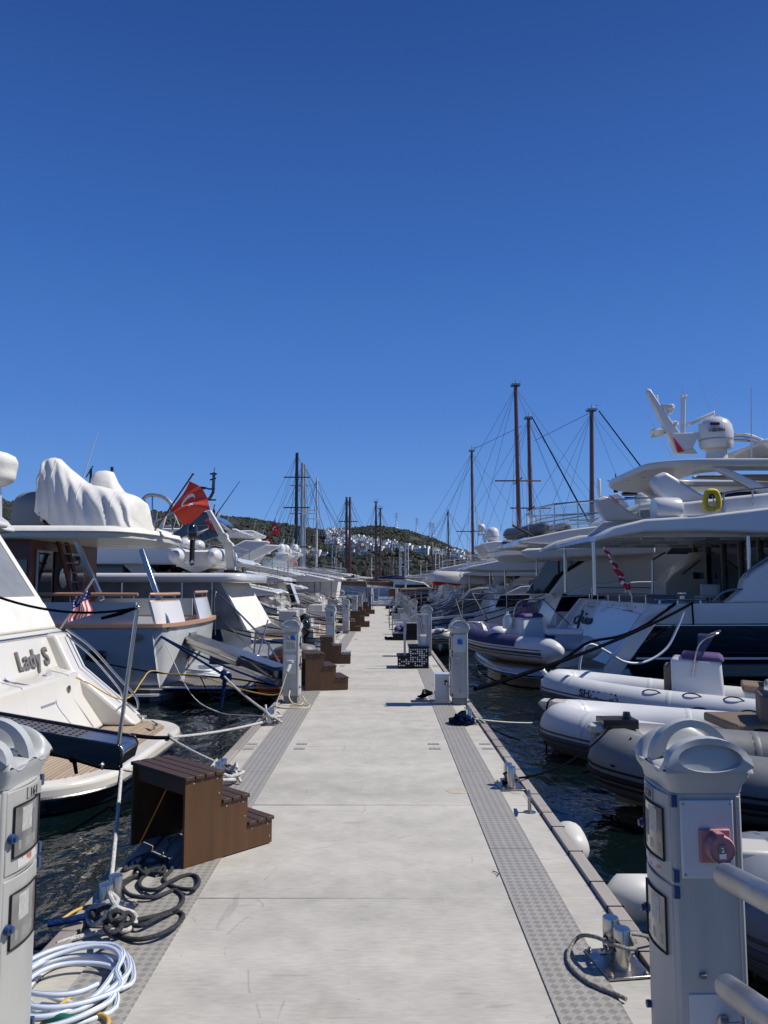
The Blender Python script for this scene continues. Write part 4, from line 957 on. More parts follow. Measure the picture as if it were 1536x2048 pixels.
def motor_yacht(label, side, xs, yn, B, L, za=1.15, zf=2.55, zh=None, hullm=None, bandm=None, ou=-.1, ulen=9, seed=0,
                glassm=None, upper=None, plat=1.5, awn=None, domes=1, mastk='arch', rails=True, cover=None, posts=True, zsal=None, group='motor yachts moored stern to along the pontoon', cockpit=True, flyrail=False, name=None, canopy=False):
    rr = random.Random(seed); yc = yn+B/2; F = Lx(side, xs, yn, B); upper = upper or gel
    root = thing('motor_yacht', label, 'yacht', (xs, yc, WL), group)
    hm = hullm or gel
    hull_mb(side, xs, yn, B, L, za, za+.9, rake=.8, band=za-.55).build('hull', [hm, bandm or hm, upper, upper], root, smooth=40)
    # swim platform
    m = MB(); r = .35; ps = [(F.x(.3), yn+.25)]
    ps += [(F.x(-plat+r*(1-math.sin(a))), yn+.25+r*(1-math.cos(a))) for a in [R(q) for q in (0, 30, 60, 90)]]
    ps += [(F.x(-plat+r*(1-math.cos(a))), yn+B-.25-r*(1-math.sin(a))) for a in [R(q) for q in (0, 30, 60, 90)]]
    ps += [(F.x(.3), yn+B-.25)]
    m.plan(ps, WL+.18, WL+.36); o = m.build('swim_platform', upper, root, bevel=.03)
    m = MB(); m.plan([(yc_[0]+side*.04*(1 if yc_[0] == ps[3][0] else 1), yc+(yc_[1]-yc)*.96) for yc_ in ps], WL+.36, WL+.366); m.build('teak_deck', teak, o)
    # transom doors / stairs wings
    for y0, y1 in ((yn+.05, yn+.9), (yn+B-.9, yn+B-.05)):
        st = []
        for k in range(3): st += [(.3*k-.05, WL+.34+.32*k), (.3*k-.05, WL+.34+.32*(k+1))]
        m = MB(); m.prism(F.pf(st+[(1.2, WL+1.30), (1.2, WL+.34)]), y0, y1); m.build('transom_steps', upper, root, bevel=.02)
    # cockpit coaming
    z = za
    if cockpit:
        m = MB(); m.prism(F.pf([(.75, z-.5), (.6, z+.02), (1.0, z+.32), (1.5, z+.34), (1.5, z-.5)]), yn+1.0, yn+B-1.0); m.build('aft_sofa', upper, root, bevel=.05)
        for yy in (yn+.02, yn+B-.17):
            m = MB(); m.prism(F.pf([(.9, z-.02), (1.6, z+.3), (3.2, z+.42), (ulen, z+.5), (ulen, z-.1)]), yy, yy+.15); m.build('bulwark', upper, root, bevel=.03)
    zs = zsal or zf
    # saloon: glass body and slanted pillars
    u0 = 3.1
    m = MB(); m.prism(F.pf([(u0, z-.1), (u0+.25, zs), (ulen+1.5, zs), (ulen+4.0, z+.5), (ulen+4.0, z-.1)]), yn+.55, yn+B-.55); m.build('saloon', glassm or glassd, root)
    for yy in (yn+.50, yn+B-.62):
        m = MB(); m.prism(F.pf([(u0-.1, z), (u0-.35, z+.5), (u0+.6, zs), (u0+1.5, zs), (u0+.5, z+.5), (u0+.9, z)]), yy, yy+.12)
        m.prism(F.pf([(u0+.9, z-.05), (u0+.9, z+.42), (ulen+4.1, z+.62), (ulen+4.1, z-.05)]), yy, yy+.11); m.build('side_pillar', upper, root, bevel=.015)
    if posts:
        for yy in (yn+.35, yn+B-.35): MB().tube([(F.x(1.0), yy, z+.2), (F.x(1.0), yy, zf+.02)], .035, 8).build('roof_post', steel, root)
    # flybridge overhang: wing shaped edge
    t = .12
    m = MB(); m.prism(F.pf([(ou, zf+.02), (ou+.15, zf+.12), (ou+1.6, zf+.42), (ou+3.2, zf+.62), (ulen, zf+.78), (ulen+1.8, zf+.35), (ulen+2.4, zf+.02), (ou+1.2, zf-.06)]), yn+.12, yn+.42); m.build('flybridge_wing', upper, root, bevel=.04)
    m = MB(); m.prism(F.pf([(ou, zf+.02), (ou+.15, zf+.12), (ou+1.6, zf+.42), (ou+3.2, zf+.62), (ulen, zf+.78), (ulen+1.8, zf+.35), (ulen+2.4, zf+.02), (ou+1.2, zf-.06)]), yn+B-.42, yn+B-.12)
    m.build('flybridge_wing', upper, root, bevel=.04)
    m = MB(); m.prism(F.pf([(ou+.25, zf+.04), (ou+.3, zf+.20), (ulen+1.5, zf+.24), (ulen+2.2, zf+.0)]), yn+.40, yn+B-.40); m.build('flybridge_deck', upper, root)
    # fly furniture
    m = MB(); m.prism(F.pf([(ou+3.6, zf+.2), (ou+3.5, zf+.72), (ou+4.1, zf+.78), (ou+4.3, zf+.45), (ou+5.2, zf+.45), (ou+5.2, zf+.2)]), yn+.7, yn+B-.7); m.build('flybridge_seat', upper, root, bevel=.05)
    m = MB(); m.prism(F.pf([(ulen-.6, zf+.5), (ulen-.3, zf+1.12), (ulen-.2, zf+1.12), (ulen+1.0, zf+.5)]), yn+.3, yn+B-.3); m.build('windscreen', glassd, root)
    m = MB()
    pts = [(F.x(ou+2.4), yn+.27, zf+.5), (F.x(ou+1.2), yn+.3, zf+.3), (F.x(ou+.45), yn+.6, zf+.2), (F.x(ou+.4), yc, zf+.2), (F.x(ou+.45), yn+B-.6, zf+.2), (F.x(ou+1.2), yn+B-.3, zf+.3), (F.x(ou+2.4), yn+B-.27, zf+.5)]
    rail(m, pts, .55 if flyrail else .42, r=.016); m.build('flybridge_rail', steel, root)
    if flyrail:
        g = MB()
        for p, q in zip(pts, pts[1:]): g.add([Vector(p)+Vector((0, 0, .06)), Vector(q)+Vector((0, 0, .06)), Vector(q)+Vector((0, 0, .5)), Vector(p)+Vector((0, 0, .5))], [(0, 1, 2, 3)])
        g.build('glass_panels', glassc, root, smooth=0)
    zz = zf+.6; ua = ou+4.6
    if mastk in ('arch', 'archf'):
        ht = 1.25
        for yy in (yn+.35, yn+B-.65):
            m = MB(); m.prism(F.pf([(ua+1.7, zz-.2), (ua+.2, zz+ht), (ua-.5, zz+ht), (ua-.2, zz+ht-.25), (ua+.7, zz-.2)]), yy, yy+.3); m.build('arch_leg', upper, root, bevel=.05)
        m = MB(); m.prism(F.pf([(ua-.55, zz+ht-.18), (ua-.6, zz+ht), (ua-.2, zz+ht+.1), (ua+.5, zz+ht+.05), (ua+.3, zz+ht-.18)]), yn+.4, yn+B-.4); m.build('arch_top', upper, root, bevel=.05)
        zt = zz+ht+.1; xt = F.x(ua)
    elif mastk == 'hard':
        ht = 1.5
        m = MB(); m.prism(F.pf([(ou+2.0, zz+ht), (ou+2.2, zz+ht+.14), (ulen-.2, zz+ht+.2), (ulen+1.0, zz+ht+.04), (ulen+.6, zz+ht-.02)]), yn+.3, yn+B-.3); m.build('hardtop', upper, root, bevel=.05)
        for yy in (yn+.45, yn+B-.6):
            m = MB(); m.prism(F.pf([(ulen-2.6, zz-.1), (ulen-3.3, zz+ht+.02), (ulen-2.6, zz+ht+.02), (ulen-1.6, zz-.1)]), yy, yy+.14)
            m.prism(F.pf([(ulen+.5, zz-.1), (ulen+.1, zz+ht+.02), (ulen+.25, zz+ht+.02), (ulen+.7, zz-.1)]), yy, yy+.1); m.build('hardtop_support', upper, root, bevel=.03)
        zt = zz+ht+.2; xt = F.x(ou+4.4)
    else: zt = None
    if zt:
        dpos = [(xt, yc+(.9 if domes > 1 else .3), zt), (xt+side*.1, yc-.9, zt), (xt+side*.7, yc, zt)]
        for k in range(domes):
            r = rr.uniform(.27, .38); dome(root, dpos[k], r, r*2.1)
        m = MB(); mx = xt+side*.35; m.prism([(mx-.06, zt-.05), (mx-side*.35-.05, zt+1.05), (mx-side*.35+.05, zt+1.05), (mx+.10, zt-.05)], yc-.06, yc+.06); m.box(mx-side*.3-.25, mx-side*.3+.25, yc-.03, yc+.03, zt+.62, zt+.67); m.build('mast', upper, root)
        radar(root, (xt-side*.45, yc, zt+.1), 1.1, upper)
        whip(root, (xt+side*.2, yn+.5, zt-.1), (xt-side*.3, yn+.5, zt+1.7+rr.random())); whip(root, (xt+side*.2, yn+B-.5, zt-.1), (xt-side*.3, yn+B-.5, zt+1.9))
    if rails:
        m = MB(); rail(m, [(F.x(u), yn+.08, za+.45+.03*u) for u in (3.2, 5, 7, 9, 11)], .45, r=.014); rail(m, [(F.x(.7), yy, za) for yy in (yn+.5, yc-.4, yc+.4, yn+B-.5)], .38, r=.014); m.build('rail', steel, root)
    if cover == 'aft':
        m = MB(); m.prism(F.pf([(.7, za+.05), (ou+.35, zf), (ou+.4, zf+.03), (.78, za+.05)]), yn+.35, yn+B-.35)
        m.prism(F.pf([(.7, za+.1), (ou+.4, zf), (3.2, zf), (3.2, za+.4)]), yn+.33, yn+.35); m.build('cockpit_canvas', canvas, root)
    if canopy:
        m = MB(); us = [2.6+.5*q for q in range(8)]; secs = []
        for q, u in enumerate(us):
            h = zf+.25+.85*math.sin(math.pi*(q+.6)/8.2)**.6; secs.append([(F.x(u), yc-(B/2-.5)*math.cos(a), zf+.2+(h-zf-.2)*abs(math.sin(a))**.6) for a in [math.pi*w/12 for w in range(13)]])
        m.loft(secs, closed=False, cap=True); m.build('flybridge_cover', canvas, root, smooth=60)
    m = MB()
    for k in range(4):
        u = 2.2+k*1.5; m.lathe([(.13, -.02), (.15, .0), (.15, .03)], (F.x(u), yn+.03, za-.42), 14, 'Y', sx=1.6, sy=.6)
    m.build('portlight', glassd, root)
    m = MB(); m.prism(F.pf([(.25, WL+.46), (ulen+3, WL+.50), (ulen+3, WL+.54), (.25, WL+.50)]), yn+.0, yn+.12); m.tube([(F.x(.75), yn-.01, za-.06), (F.x(ulen+3), yn-.01, za+.12)], .022, 6); m.build('rubbing_strake', gelg, root)
    # stern dressing: cleats, step mat, ladder
    for yy in (yn+.45, yn+B-.45): m = MB(); m.tube([(F.x(.55), yy-.12, za+.09), (F.x(.55), yy+.12, za+.09)], .018, 6); m.tube([(F.x(.55), yy, za), (F.x(.55), yy, za+.09)], .02, 6); m.build('cleat', steel, root)
    return root, F

def rib(label, bow, stern, W=1.9, tr=.24, zt=0.0, rise=.28, tubem=None, stripem=None, hullm=None, console=None, loops=True, group='rigid inflatable tenders', outboard=False, cone=True, name='inflatable_tender', band=None, trim=0.0):
    """bow, stern: (x, y) plan points; zt: height of the tube centre at the stern"""
    bx, by = bow; sx, sy = stern; ax = Vector((bx-sx, by-sy, 0)); L = ax.length; ax.normalize(); lat = Vector((-ax.y, ax.x, 0)); o = Vector((sx, sy, zt))
    T = lambda u, v, w: o+ax*u+lat*v+Vector((0, 0, w+trim*u/L))
    root = thing(name, label, 'inflatable boat', (sx, sy, zt-.4), group)
    tubem = tubem or rubber; stripem = stripem or strake; hullm = hullm or gel
    wv = W/2-tr
    side = [(0, wv, 0), (.25*L, wv, 0), (.55*L, wv, rise*.12), (.78*L, wv*.86, rise*.45), (.93*L, wv*.45, rise*.85), (L-tr, 0, rise)]
    path = spline([T(a, b, c) for a, b, c in side], 6); path2 = [Vector(p) for p in spline([T(a, -b, c) for a, b, c in side], 6)][::-1]
    full = path+path2[1:]
    rr_ = [tr]*len(full)
    ends = []
    if cone:
        e0 = [T(-.35, wv, 0.02), T(-.2, wv, .01), T(-.06, wv, 0)]; e1 = [T(-.06, -wv, 0), T(-.2, -wv, .01), T(-.35, -wv, .02)]
        full = e0+full+e1; rr_ = [tr*.35, tr*.72, tr*.95]+rr_+[tr*.95, tr*.72, tr*.35]
    MB().tube(full, rr_, 20).build('tube', tubem, root, smooth=60, merge=False)
    # rub strakes on the outer side
    cen = [T(L*.4, 0, 0)]*1; m = MB()
    for dz, r in ((0.0, .03), (-.07, .016), (.075, .012)):
        pts = []
        for i, p in enumerate(full[3:-3] if cone else full):
            q = (full[3:-3] if cone else full); a = q[max(0, i-1)]; b = q[min(len(q)-1, i+1)]; t = (b-a).normalized(); n_ = Vector((t.y, -t.x, 0)).normalized()
            if n_.dot(p-T(L*.35, 0, 0)) < 0: n_ = -n_
            z = -tr*.25+dz; pts.append(p+n_*math.sqrt(max(0, tr*tr-z*z))*1.0+Vector((0, 0, z)))
        m.tube(pts, r, 6)
    m.build('rub_strake', stripem, root, smooth=60, merge=False)
    if band:
        m = MB(); q = full[3:-3] if cone else full; secs = []
        for i, p in enumerate(q):
            t = (q[min(len(q)-1, i+1)]-q[max(0, i-1)]).normalized(); n_ = Vector((t.y, -t.x, 0)).normalized()
            if n_.dot(p-T(L*.35, 0, 0)) < 0: n_ = -n_
            secs.append([p+n_*(tr*rr2*math.cos(R(a)))+Vector((0, 0, tr*rr2*math.sin(R(a)))) for a, rr2 in [(-8, .99), (-8, 1.012)]+[(-8-k*9, 1.012) for k in range(1, 6)]+[(-53, .99)]])
        m.loft(secs); m.build('side_band', band, root, smooth=60, merge=False)
    # glued seams and valves
    base = full[3:-3] if cone else full
    for fr_ in (.08, .22, .36, .64, .78, .92):
        i = int(fr_*(len(base)-2)); p = base[i]; t = (base[i+1]-base[i]).normalized(); m = MB(); m.tube([p-t*.035, p-t*.03, p+t*.03, p+t*.035], [tr*1.001, tr*1.008, tr*1.008, tr*1.001], 24, cap=False); m.build('seam_band', tubem, root, smooth=60, merge=False)
    # hard hull underneath
    secs = []
    for i in range(11):
        u = L*(.02+.93*i/10); t = i/10; h = wv*(1 if t < .5 else max(.04, 1-((t-.5)/.5)**2))+tr*.2; zr = rise*max(0, (t-.4)/.6)**1.5
        secs.append([T(u, h, -.05+zr), T(u, h*.9, -.28+zr*1.0), T(u, 0, -.50+zr*1.25), T(u, -h*.9, -.28+zr), T(u, -h, -.05+zr)])
    m = MB(); m.loft(secs); m.build('hull', hullm, root, smooth=50)
    m = MB(); m.loft([[T(.05, wv-.05, -.04), T(.05, -wv+.05, -.04)], [T(L*.7, wv*.8, .02), T(L*.7, -wv*.8, .02)], [T(L*.9, .15, rise*.6), T(L*.9, -.15, rise*.6)]], closed=False, cap=False); m.build('floor', canvasg, root)
    if loops:
        m = MB()
        k = 5
        for sgn in (1, -1):
            for q in range(k):
                u = L*(.10+.50*q/(k-1)); m = MB(); m.tube(spline([T(u-.14, sgn*(wv+tr*.45), tr*.86), T(u-.05, sgn*(wv+tr*.55), tr*1.05), T(u+.08, sgn*(wv+tr*.55), tr*1.05), T(u+.16, sgn*(wv+tr*.45), tr*.86)], 4), .011, 6); m.build('grab_line', ropeb, root, merge=False)
    m = MB(); m.tube([T(L-.05, 0, rise+tr*.6), T(L+.04, 0, rise+tr*.95)], .05, 8)
    m.plan([(0, 0)]*0+[(T(L-.34, .12, 0).x, T(L-.34, .12, 0).y), (T(L+.02, .14, 0).x, T(L+.02, .14, 0).y), (T(L+.02, -.14, 0).x, T(L+.02, -.14, 0).y), (T(L-.34, -.12, 0).x, T(L-.34, -.12, 0).y)], zt+rise+tr*.75, zt+rise+tr*1.02)
    m.build('bow_step', hullm, root, bevel=.02)
    if console:
        u = console.get('u', L*.35); w = console.get('w', .5); h = console.get('h', .95); cm = console.get('m', gel); d = console.get('d', .6)
        def bx_(u0, u1, v, z0, z1, lean=0):
            return [T(u0, -v, z0), T(u1, -v, z0), T(u1, v, z0), T(u0, v, z0), T(u0+lean, -v*.85, z1), T(u1+lean*.1, -v*.85, z1), T(u1+lean*.1, v*.85, z1), T(u0+lean, v*.85, z1)]
        FS = [(0,3,2,1),(4,5,6,7),(0,1,5,4),(1,2,6,5),(2,3,7,6),(3,0,4,7)]
        m = MB(); m.add(bx_(u, u+d, w/2, -.05, h*.72, .05), FS); cb = m.build('console', cm, root, bevel=.06, seg=3)
        if console.get('cover'): m = MB(); m.add(bx_(u-.01, u+d*.8, w/2*.88, h*.70, h*.80, .06), FS); m.build('console_cover', console['cover'], cb, bevel=.05, seg=3)
        m = MB(); m.add(bx_(u+d*.45, u+d*.5, w/2*.9, h*.72, h*1.08, -.22), FS); m.build('windscreen', console.get('ws', mat('tinted_screen', (.05, .05, .07), .05, alpha=.5, coat=1)), cb)
        m = MB(); m.tube(spline([T(u+d*.6, w/2*.95, h*.45), T(u+d*.45, w/2*.9, h*.95), T(u+d*.1, w/2*.75, h*1.13), T(u+d*.1, -w/2*.75, h*1.13), T(u+d*.45, -w/2*.9, h*.95), T(u+d*.6, -w/2*.95, h*.45)], 5), .014, 7); m.build('rail', steel, cb)
        sm = console.get('seat', tan)
        if console.get('fseat'): m = MB(); m.add(bx_(u+d, u+d+.12, w/2*.75, .12, h*.6, -.03), FS); m.build('seat_back', sm, root, bevel=.04); 
        if console.get('noseat'): return root, T
        m = MB(); m.add(bx_(u-.75, u-.25, w/2, -.05, .32), FS); s_ = m.build('seat_box', cm, root, bevel=.04); m = MB(); m.add(bx_(u-.77, u-.23, w/2*1.02, .32, .42), FS); m.add(bx_(u-.80, u-.70, w/2*1.0, .42, .75), FS); m.build('seat', sm, s_, bevel=.03)
    if outboard:
        m = MB(); c = T(-.42, 0, .45); a = ax
        secs = []
        for z, r1, r2 in ((-.02, .10, .14), (.05, .13, .2), (.22, .14, .22), (.38, .12, .18), (.44, .06, .1)):
            secs.append([c+lat*(r1*math.cos(q))+ax*(r2*math.sin(q))+Vector((0, 0, z)) for q in [2*math.pi*w_/14 for w_ in range(14)]])
        m.loft(secs); ob = m.build('outboard_cowl', black, root, smooth=50)
        m = MB(); m.loft([[c+lat*(.07*math.cos(q))+ax*(.10*math.sin(q))+Vector((0, 0, z)) for q in [2*math.pi*w_/10 for w_ in range(10)]] for z in (0, -.35, -.7)])
        m.ball(c+Vector((0, 0, -.68))-ax*.05, .06, .17, .06); m.build('outboard_leg', blackm, ob, smooth=50)
        m = MB()
        for q in range(3):
            an = q*2.1; m.add([c+Vector((0, 0, -.68))-ax*.24, c+Vector((0, 0, -.68))-ax*.26+lat*.13*math.cos(an)+Vector((0, 0, .13*math.sin(an))), c+Vector((0, 0, -.68))-ax*.20+lat*.13*math.cos(an+.8)+Vector((0, 0, .13*math.sin(an+.8)))], [(0, 1, 2)])
        m.build('propeller', gelg, ob, smooth=0)
        m = MB(); m.add([T(.04, wv, -.3), T(.04, -wv, -.3), T(.04, -wv, .12), T(.04, wv, .12), T(-.03, wv, -.3), T(-.03, -wv, -.3), T(-.03, -wv, .12), T(-.03, wv, .12)], [(0,1,2,3),(7,6,5,4),(0,4,5,1),(1,5,6,2),(2,6,7,3),(3,7,4,0)]); m.build('transom', hullm, root)
        for sg in (1, -1):
            m = MB(); e = T(-.36, sg*wv, .03); m.lathe([(tr*.30, -.03), (tr*.36, 0), (tr*.2, .03)], e, 14, 'Y'); m.build('tube_end', gelb, root)
    return root, T

def sailboat(label, x, y, h, mm=None, hm=None, ln=12, booms=True, spread=(.35, .65), r=.09, second=None, tilt=0, group='sailing boat masts across the marina', gulet=False, wires=True, dirx=1, crown=False):
    mm = mm or alu; hm = hm or gel
    root = thing('sailing_boat', label, 'sailing boat', (x, y, WL), group)
    B = ln*.3
    s = 1 if x > 0 else -1
    hull_mb(s, x-s*ln*.45, y-B/2, B, ln, WL+1.15 if not gulet else WL+1.9, WL+1.6 if not gulet else WL+2.9, rake=.3).build('hull', [hm, hm, teak if gulet else gel, hm], root, smooth=40)
    m = MB(); m.box(x-ln*.2, x+ln*.22, y-B*.28, y+B*.28, WL+1.1+(0.8 if gulet else 0), WL+1.6+(1.1 if gulet else 0)); m.build('cabin', mat('weathered_brown_hull', (.13, .085, .055), .6) if gulet else gel, root, bevel=.08)
    ms = [(x, h, tilt)] + ([second] if second else [])
    for (mx, mh, tl) in ms:
        m = MB(); m.tube([(mx, y, WL+1), (mx+tl, y, mh)], [r, r*.75], 10); M_ = m.build('mast', mm, root, smooth=60)
        if crown:
            m = MB(); m.box(mx+tl-r*1.8, mx+tl+r*1.8, y-r*1.8, y+r*1.8, mh-.02, mh+.12); m.tube([(mx+tl, y, mh), (mx+tl, y, mh+.5)], .03, 5); m.tube([(mx+tl, y, mh+.3), (mx+tl+.5, y, mh+.42)], .02, 4); m.build('masthead', steeld, M_)
        m = MB()
        for f in spread:
            z = WL+1+(mh-WL-1)*f; w = ln*.085; m.tube([(mx+tl*f-w, y, z), (mx+tl*f+w, y, z)], r*.3, 5)
            m.tube([(mx+tl*f, y-w, z), (mx+tl*f, y+w, z)], r*.3, 5)
        m.build('spreaders', mm, root)
        if wires:
            m = MB(); wr = .011 if y < 75 else .016
            for (ex, ey) in ((ln*.52, 0), (-ln*.45, 0), (ln*.06, B*.5), (-ln*.06, -B*.5), (ln*.3, B*.3), (-ln*.22, -B*.4), (-ln*.3, 0)):
                m.tube([(mx+tl, y, mh-.15), (x+ex if abs(ex) > ln*.25 else mx+ex, y+ey, WL+1.3)], wr, 4)
            for (ex, ey) in ((ln*.05, B*.5), (-ln*.05, -B*.5), (ln*.2, 0)):
                m.tube([(mx+tl*.65, y, WL+1+(mh-WL-1)*.65), (mx+ex, y+ey, WL+1.3)], wr, 4)
            m.build('rigging', blackm, root, merge=False)
    if booms:
        m = MB(); m.tube([(x, y, WL+2.9), (x-s*ln*.38, y, WL+3.0)], r*.8, 8); b = m.build('boom', mm, root)
        m = MB(); m.tube([(x-s*.2, y, WL+3.12), (x-s*ln*.2, y, WL+3.15), (x-s*ln*.37, y, WL+3.1)], [.26, .22, .12], 8); m.build('sail_cover', random.Random(int(abs(x*7))).choice([canvas, canvasb, canvas, canvasg]), b)
    return root
def flag_mesh(root, S, nu=26, nv=18, m=None, name='flag'):
    mb = MB(); vs = [S(i/nu, j/nv) for i in range(nu+1) for j in range(nv+1)]
    fs = [(i*(nv+1)+j, i*(nv+1)+j+1, (i+1)*(nv+1)+j+1, (i+1)*(nv+1)+j) for i in range(nu) for j in range(nv)]
    mb.add(vs, fs); return mb.build(name, m or flagred, root, smooth=80, merge=False)
def on_flag(root, S, polys, m, name, off=.006):
    mb = MB()
    for poly in polys:
        for sg in (1, -1):
            vs = []
            for u, v in poly:
                p = Vector(S(u, v)); e = .01; n_ = (Vector(S(u+e, v))-p).cross(Vector(S(u, v+e))-p).normalized(); vs.append(p+n_*off*sg)
            mb.add(vs, [tuple(range(len(vs)))])
    return mb.build(name, m, root, smooth=0, merge=False)
def turkish_flag(label, poleA, poleB, S, cat='flag', m=None):
    root = thing('flag', label, cat, poleA, 'red flags with white crescent and star')
    mb = MB(); mb.tube([poleA, poleB], .018, 8); mb.ball(poleB, .035, .035, .02); mb.build('flagpole', mahog, root)
    f = flag_mesh(root, S, m=m or flagred)
    N = 14; asp = 1.5   # u along the fly, v down the hoist
    cr = []
    for k in range(N):
        a0 = R(35)+R(290)*k/N; a1 = R(35)+R(290)*(k+1)/N
        def outer(a): return (.36+.25/asp*math.cos(a), .5+.25*math.sin(a))
        def inner(a):
            # matching point on the inner circle, offset to the fly
            tt = (a-R(35))/R(290); b = R(50)+R(260)*tt
            return (.36+.0625/asp+.02+.2/asp*math.cos(b), .5+.2*math.sin(b))
        cr.append([outer(a0), outer(a1), inner(a1), inner(a0)])
    on_flag(root, S, cr, flagw, 'crescent').parent = root
    st = []
    for k in range(5):
        a = R(180+72*k); st.append([(.62, .5), (.62+.05/asp*math.cos(a-R(36)), .5+.05*math.sin(a-R(36))), (.62+.125/asp*math.cos(a), .5+.125*math.sin(a)), (.62+.05/asp*math.cos(a+R(36)), .5+.05*math.sin(a+R(36)))])
    on_flag(root, S, st, flagw, 'star')
    return root
# ================================================================ LEFT SIDE
def PB(pts, Y):                       # traced outline at distance Y -> (x, z) in metres
    return XZ(pts, Y)
# ---------------------------------------------------------------- the white yacht nearest on the left
LS = thing('motor_yacht', 'white motor yacht with dark lettering on the transom and beige canvas enclosure, nearest left', 'yacht', (-4, 9, WL), 'motor yachts moored stern to along the pontoon')
hull_mb(-1, -3.95, 7.35, 4.05, 13, .82, 1.5, rake=.95, band=.3).build('hull', [gelw, gelw, gelw, gelw], LS, smooth=40)
# moulded transom block with side wings
m = MB(); m.prism([(-3.78, -.30), (-4.08, .12), (-4.16, .42), (-4.42, .48), (-4.62, .92), (-5.6, .95), (-5.6, -.3)], 7.75, 10.65)
m.build('transom', gelw, LS, bevel=.035, seg=3)
for y0, y1 in ((7.4, 7.75), (10.65, 11.15)):
    m = MB(); m.prism([(-3.35, -.30), (-3.55, -.12), (-4.25, .45), (-4.5, .93), (-6.5, 1.0), (-6.5, -.3)], y0, y1); m.build('side_wing', gelw, LS, bevel=.05, seg=3)
m = MB(); m.prism([(-4.60, .90), (-4.62, .95), (-4.72, 1.0), (-6.6, 1.05), (-6.6, .9)], 7.38, 11.18); m.build('coaming', gelw, LS, bevel=.03)
MB().tube([(-4.63, 7.4, .925), (-4.63, 11.15, .925)], .022, 8).build('rub_rail', steel, LS)
# platform
def plat_pts(x0, x1, y0, y1, r, n=8):
    p = [(x0, y0)]; 
    p += [(x1-r+r*math.sin(a), y0+r-r*math.cos(a)) for a in [math.pi/2*k/n for k in range(n+1)]]
    p += [(x1-r+r*math.cos(a), y1-r+r*math.sin(a)) for a in [math.pi/2*k/n for k in range(n+1)]]
    return p+[(x0, y1)]
m = MB(); m.plan(plat_pts(-5, -2.72, 7.45, 11.35, .95), -.47, -.31); o = m.build('swim_platform', gelw, LS, bevel=.05, seg=3)
m = MB(); m.plan(plat_pts(-3.9, -2.92, 7.65, 11.15, .80), -.31, -.303); m.build('teak_deck', teak, o)
m = MB(); m.plan(plat_pts(-5, -2.78, 7.55, 11.25, .9), -.60, -.47); m.build('platform_underside', navy, o)
m = MB(); m.tube([(p[0]+.01, p[1]*.998+.02, -.43) for p in plat_pts(-4.8, -2.71, 7.44, 11.36, .95)], .018, 6); m.build('rub_rail', steeld, o)
for (a, b) in (((-3.5, 11.0), (-3.3, 10.96)), ((-3.1, 10.5), (-2.98, 10.3))): m = MB(); m.tube([(a[0], a[1], -.22), (b[0], b[1], -.22)], .02, 8); m.tube([((a[0]+b[0])/2, (a[1]+b[1])/2, -.3), ((a[0]+b[0])/2, (a[1]+b[1])/2, -.22)], .02, 6); m.build('cleat', steel, o)
# passage hand rails on the far wing
m = MB(); m.tube(spline([(-4.5, 11.02, .98), (-4.15, 11.04, .72), (-3.75, 11.04, .30), (-3.5, 11.02, .05), (-3.45, 11.0, -.12), (-3.6, 11.0, -.05)], 5), .018, 8); m.tube(spline([(-4.45, 10.9, .9), (-4.1, 10.9, .62), (-3.7, 10.9, .18), (-3.62, 10.9, .02)], 5), .014, 8); m.build('handrail', steel, LS)
m = MB(); m.lathe([(.05, -.004), (.05, .004), (.03, .008)], (-4.10, 10.2, .25), 16, 'X'); m.build('drain_fitting', steel, LS)
m = MB(); m.box(-4.13, -4.08, 9.35, 9.75, .13, .16); m.build('locker_handle', gelg, LS)
m = MB()
for y in (8.6, 9.95): m.lathe([(.075, 0), (.07, .02), (.055, .022)], (-4.28, y, .46), 18, 'X')
m.build('filler_caps', gelb, LS)
m = MB()
for y in (9.0, 10.3): m.tube([(-3.80, y, -.25), (-4.085, y, .12), (-4.165, y, .42), (-4.42, y, .485)], .006, 5)
m.build('moulding_joint', gelg, LS)
nx = Vector((-.2, 0, .44)).normalized()
text('lettering', 'Lady S', .34, (-4.55+.115, 9.5, .56), (0, 1, 0), (-.2, 0, .44), lettg, LS, ext=.012, shear=.25, bold=.006)
# canvas enclosure
m = MB()
def cl(yn_, yf_, pts): m.prism(pts, yn_, yf_)
m.prism([(-4.66, .98), (-4.86, 1.36), (-7.5, 1.36), (-7.5, .98)], 6.8, 11.12); m.build('canvas_skirt', canvas, LS, bevel=.05)
m = MB(); 
for y0, y1 in ((6.85, 6.95), (8.05, 8.2), (9.55, 9.7), (10.95, 11.08)): m.prism([(-4.88, 1.36), (-5.62, 2.45), (-5.74, 2.45), (-5.02, 1.36)], y0, y1)
m.prism([(-4.87, 1.34), (-4.93, 1.44), (-5.05, 1.44), (-5.0, 1.34)], 6.85, 11.08)
m.build('canvas_seams', canvas, LS)
m = MB(); m.prism([(-4.90, 1.37), (-5.62, 2.43), (-5.65, 2.43), (-4.93, 1.37)], 6.9, 11.0); m.build('enclosure_window', vinyl, LS)
m = MB(); m.prism([(-4.92, 1.37), (-5.63, 2.43), (-8, 2.5), (-8, 1.37)], 11.02, 11.05); m.build('side_window', vinyl, LS)
m = MB(); m.prism([(-5.45, 2.42), (-5.5, 2.56), (-8, 2.70), (-8, 2.45)], 6.7, 11.2); m.build('hardtop', gel, LS, bevel=.05)
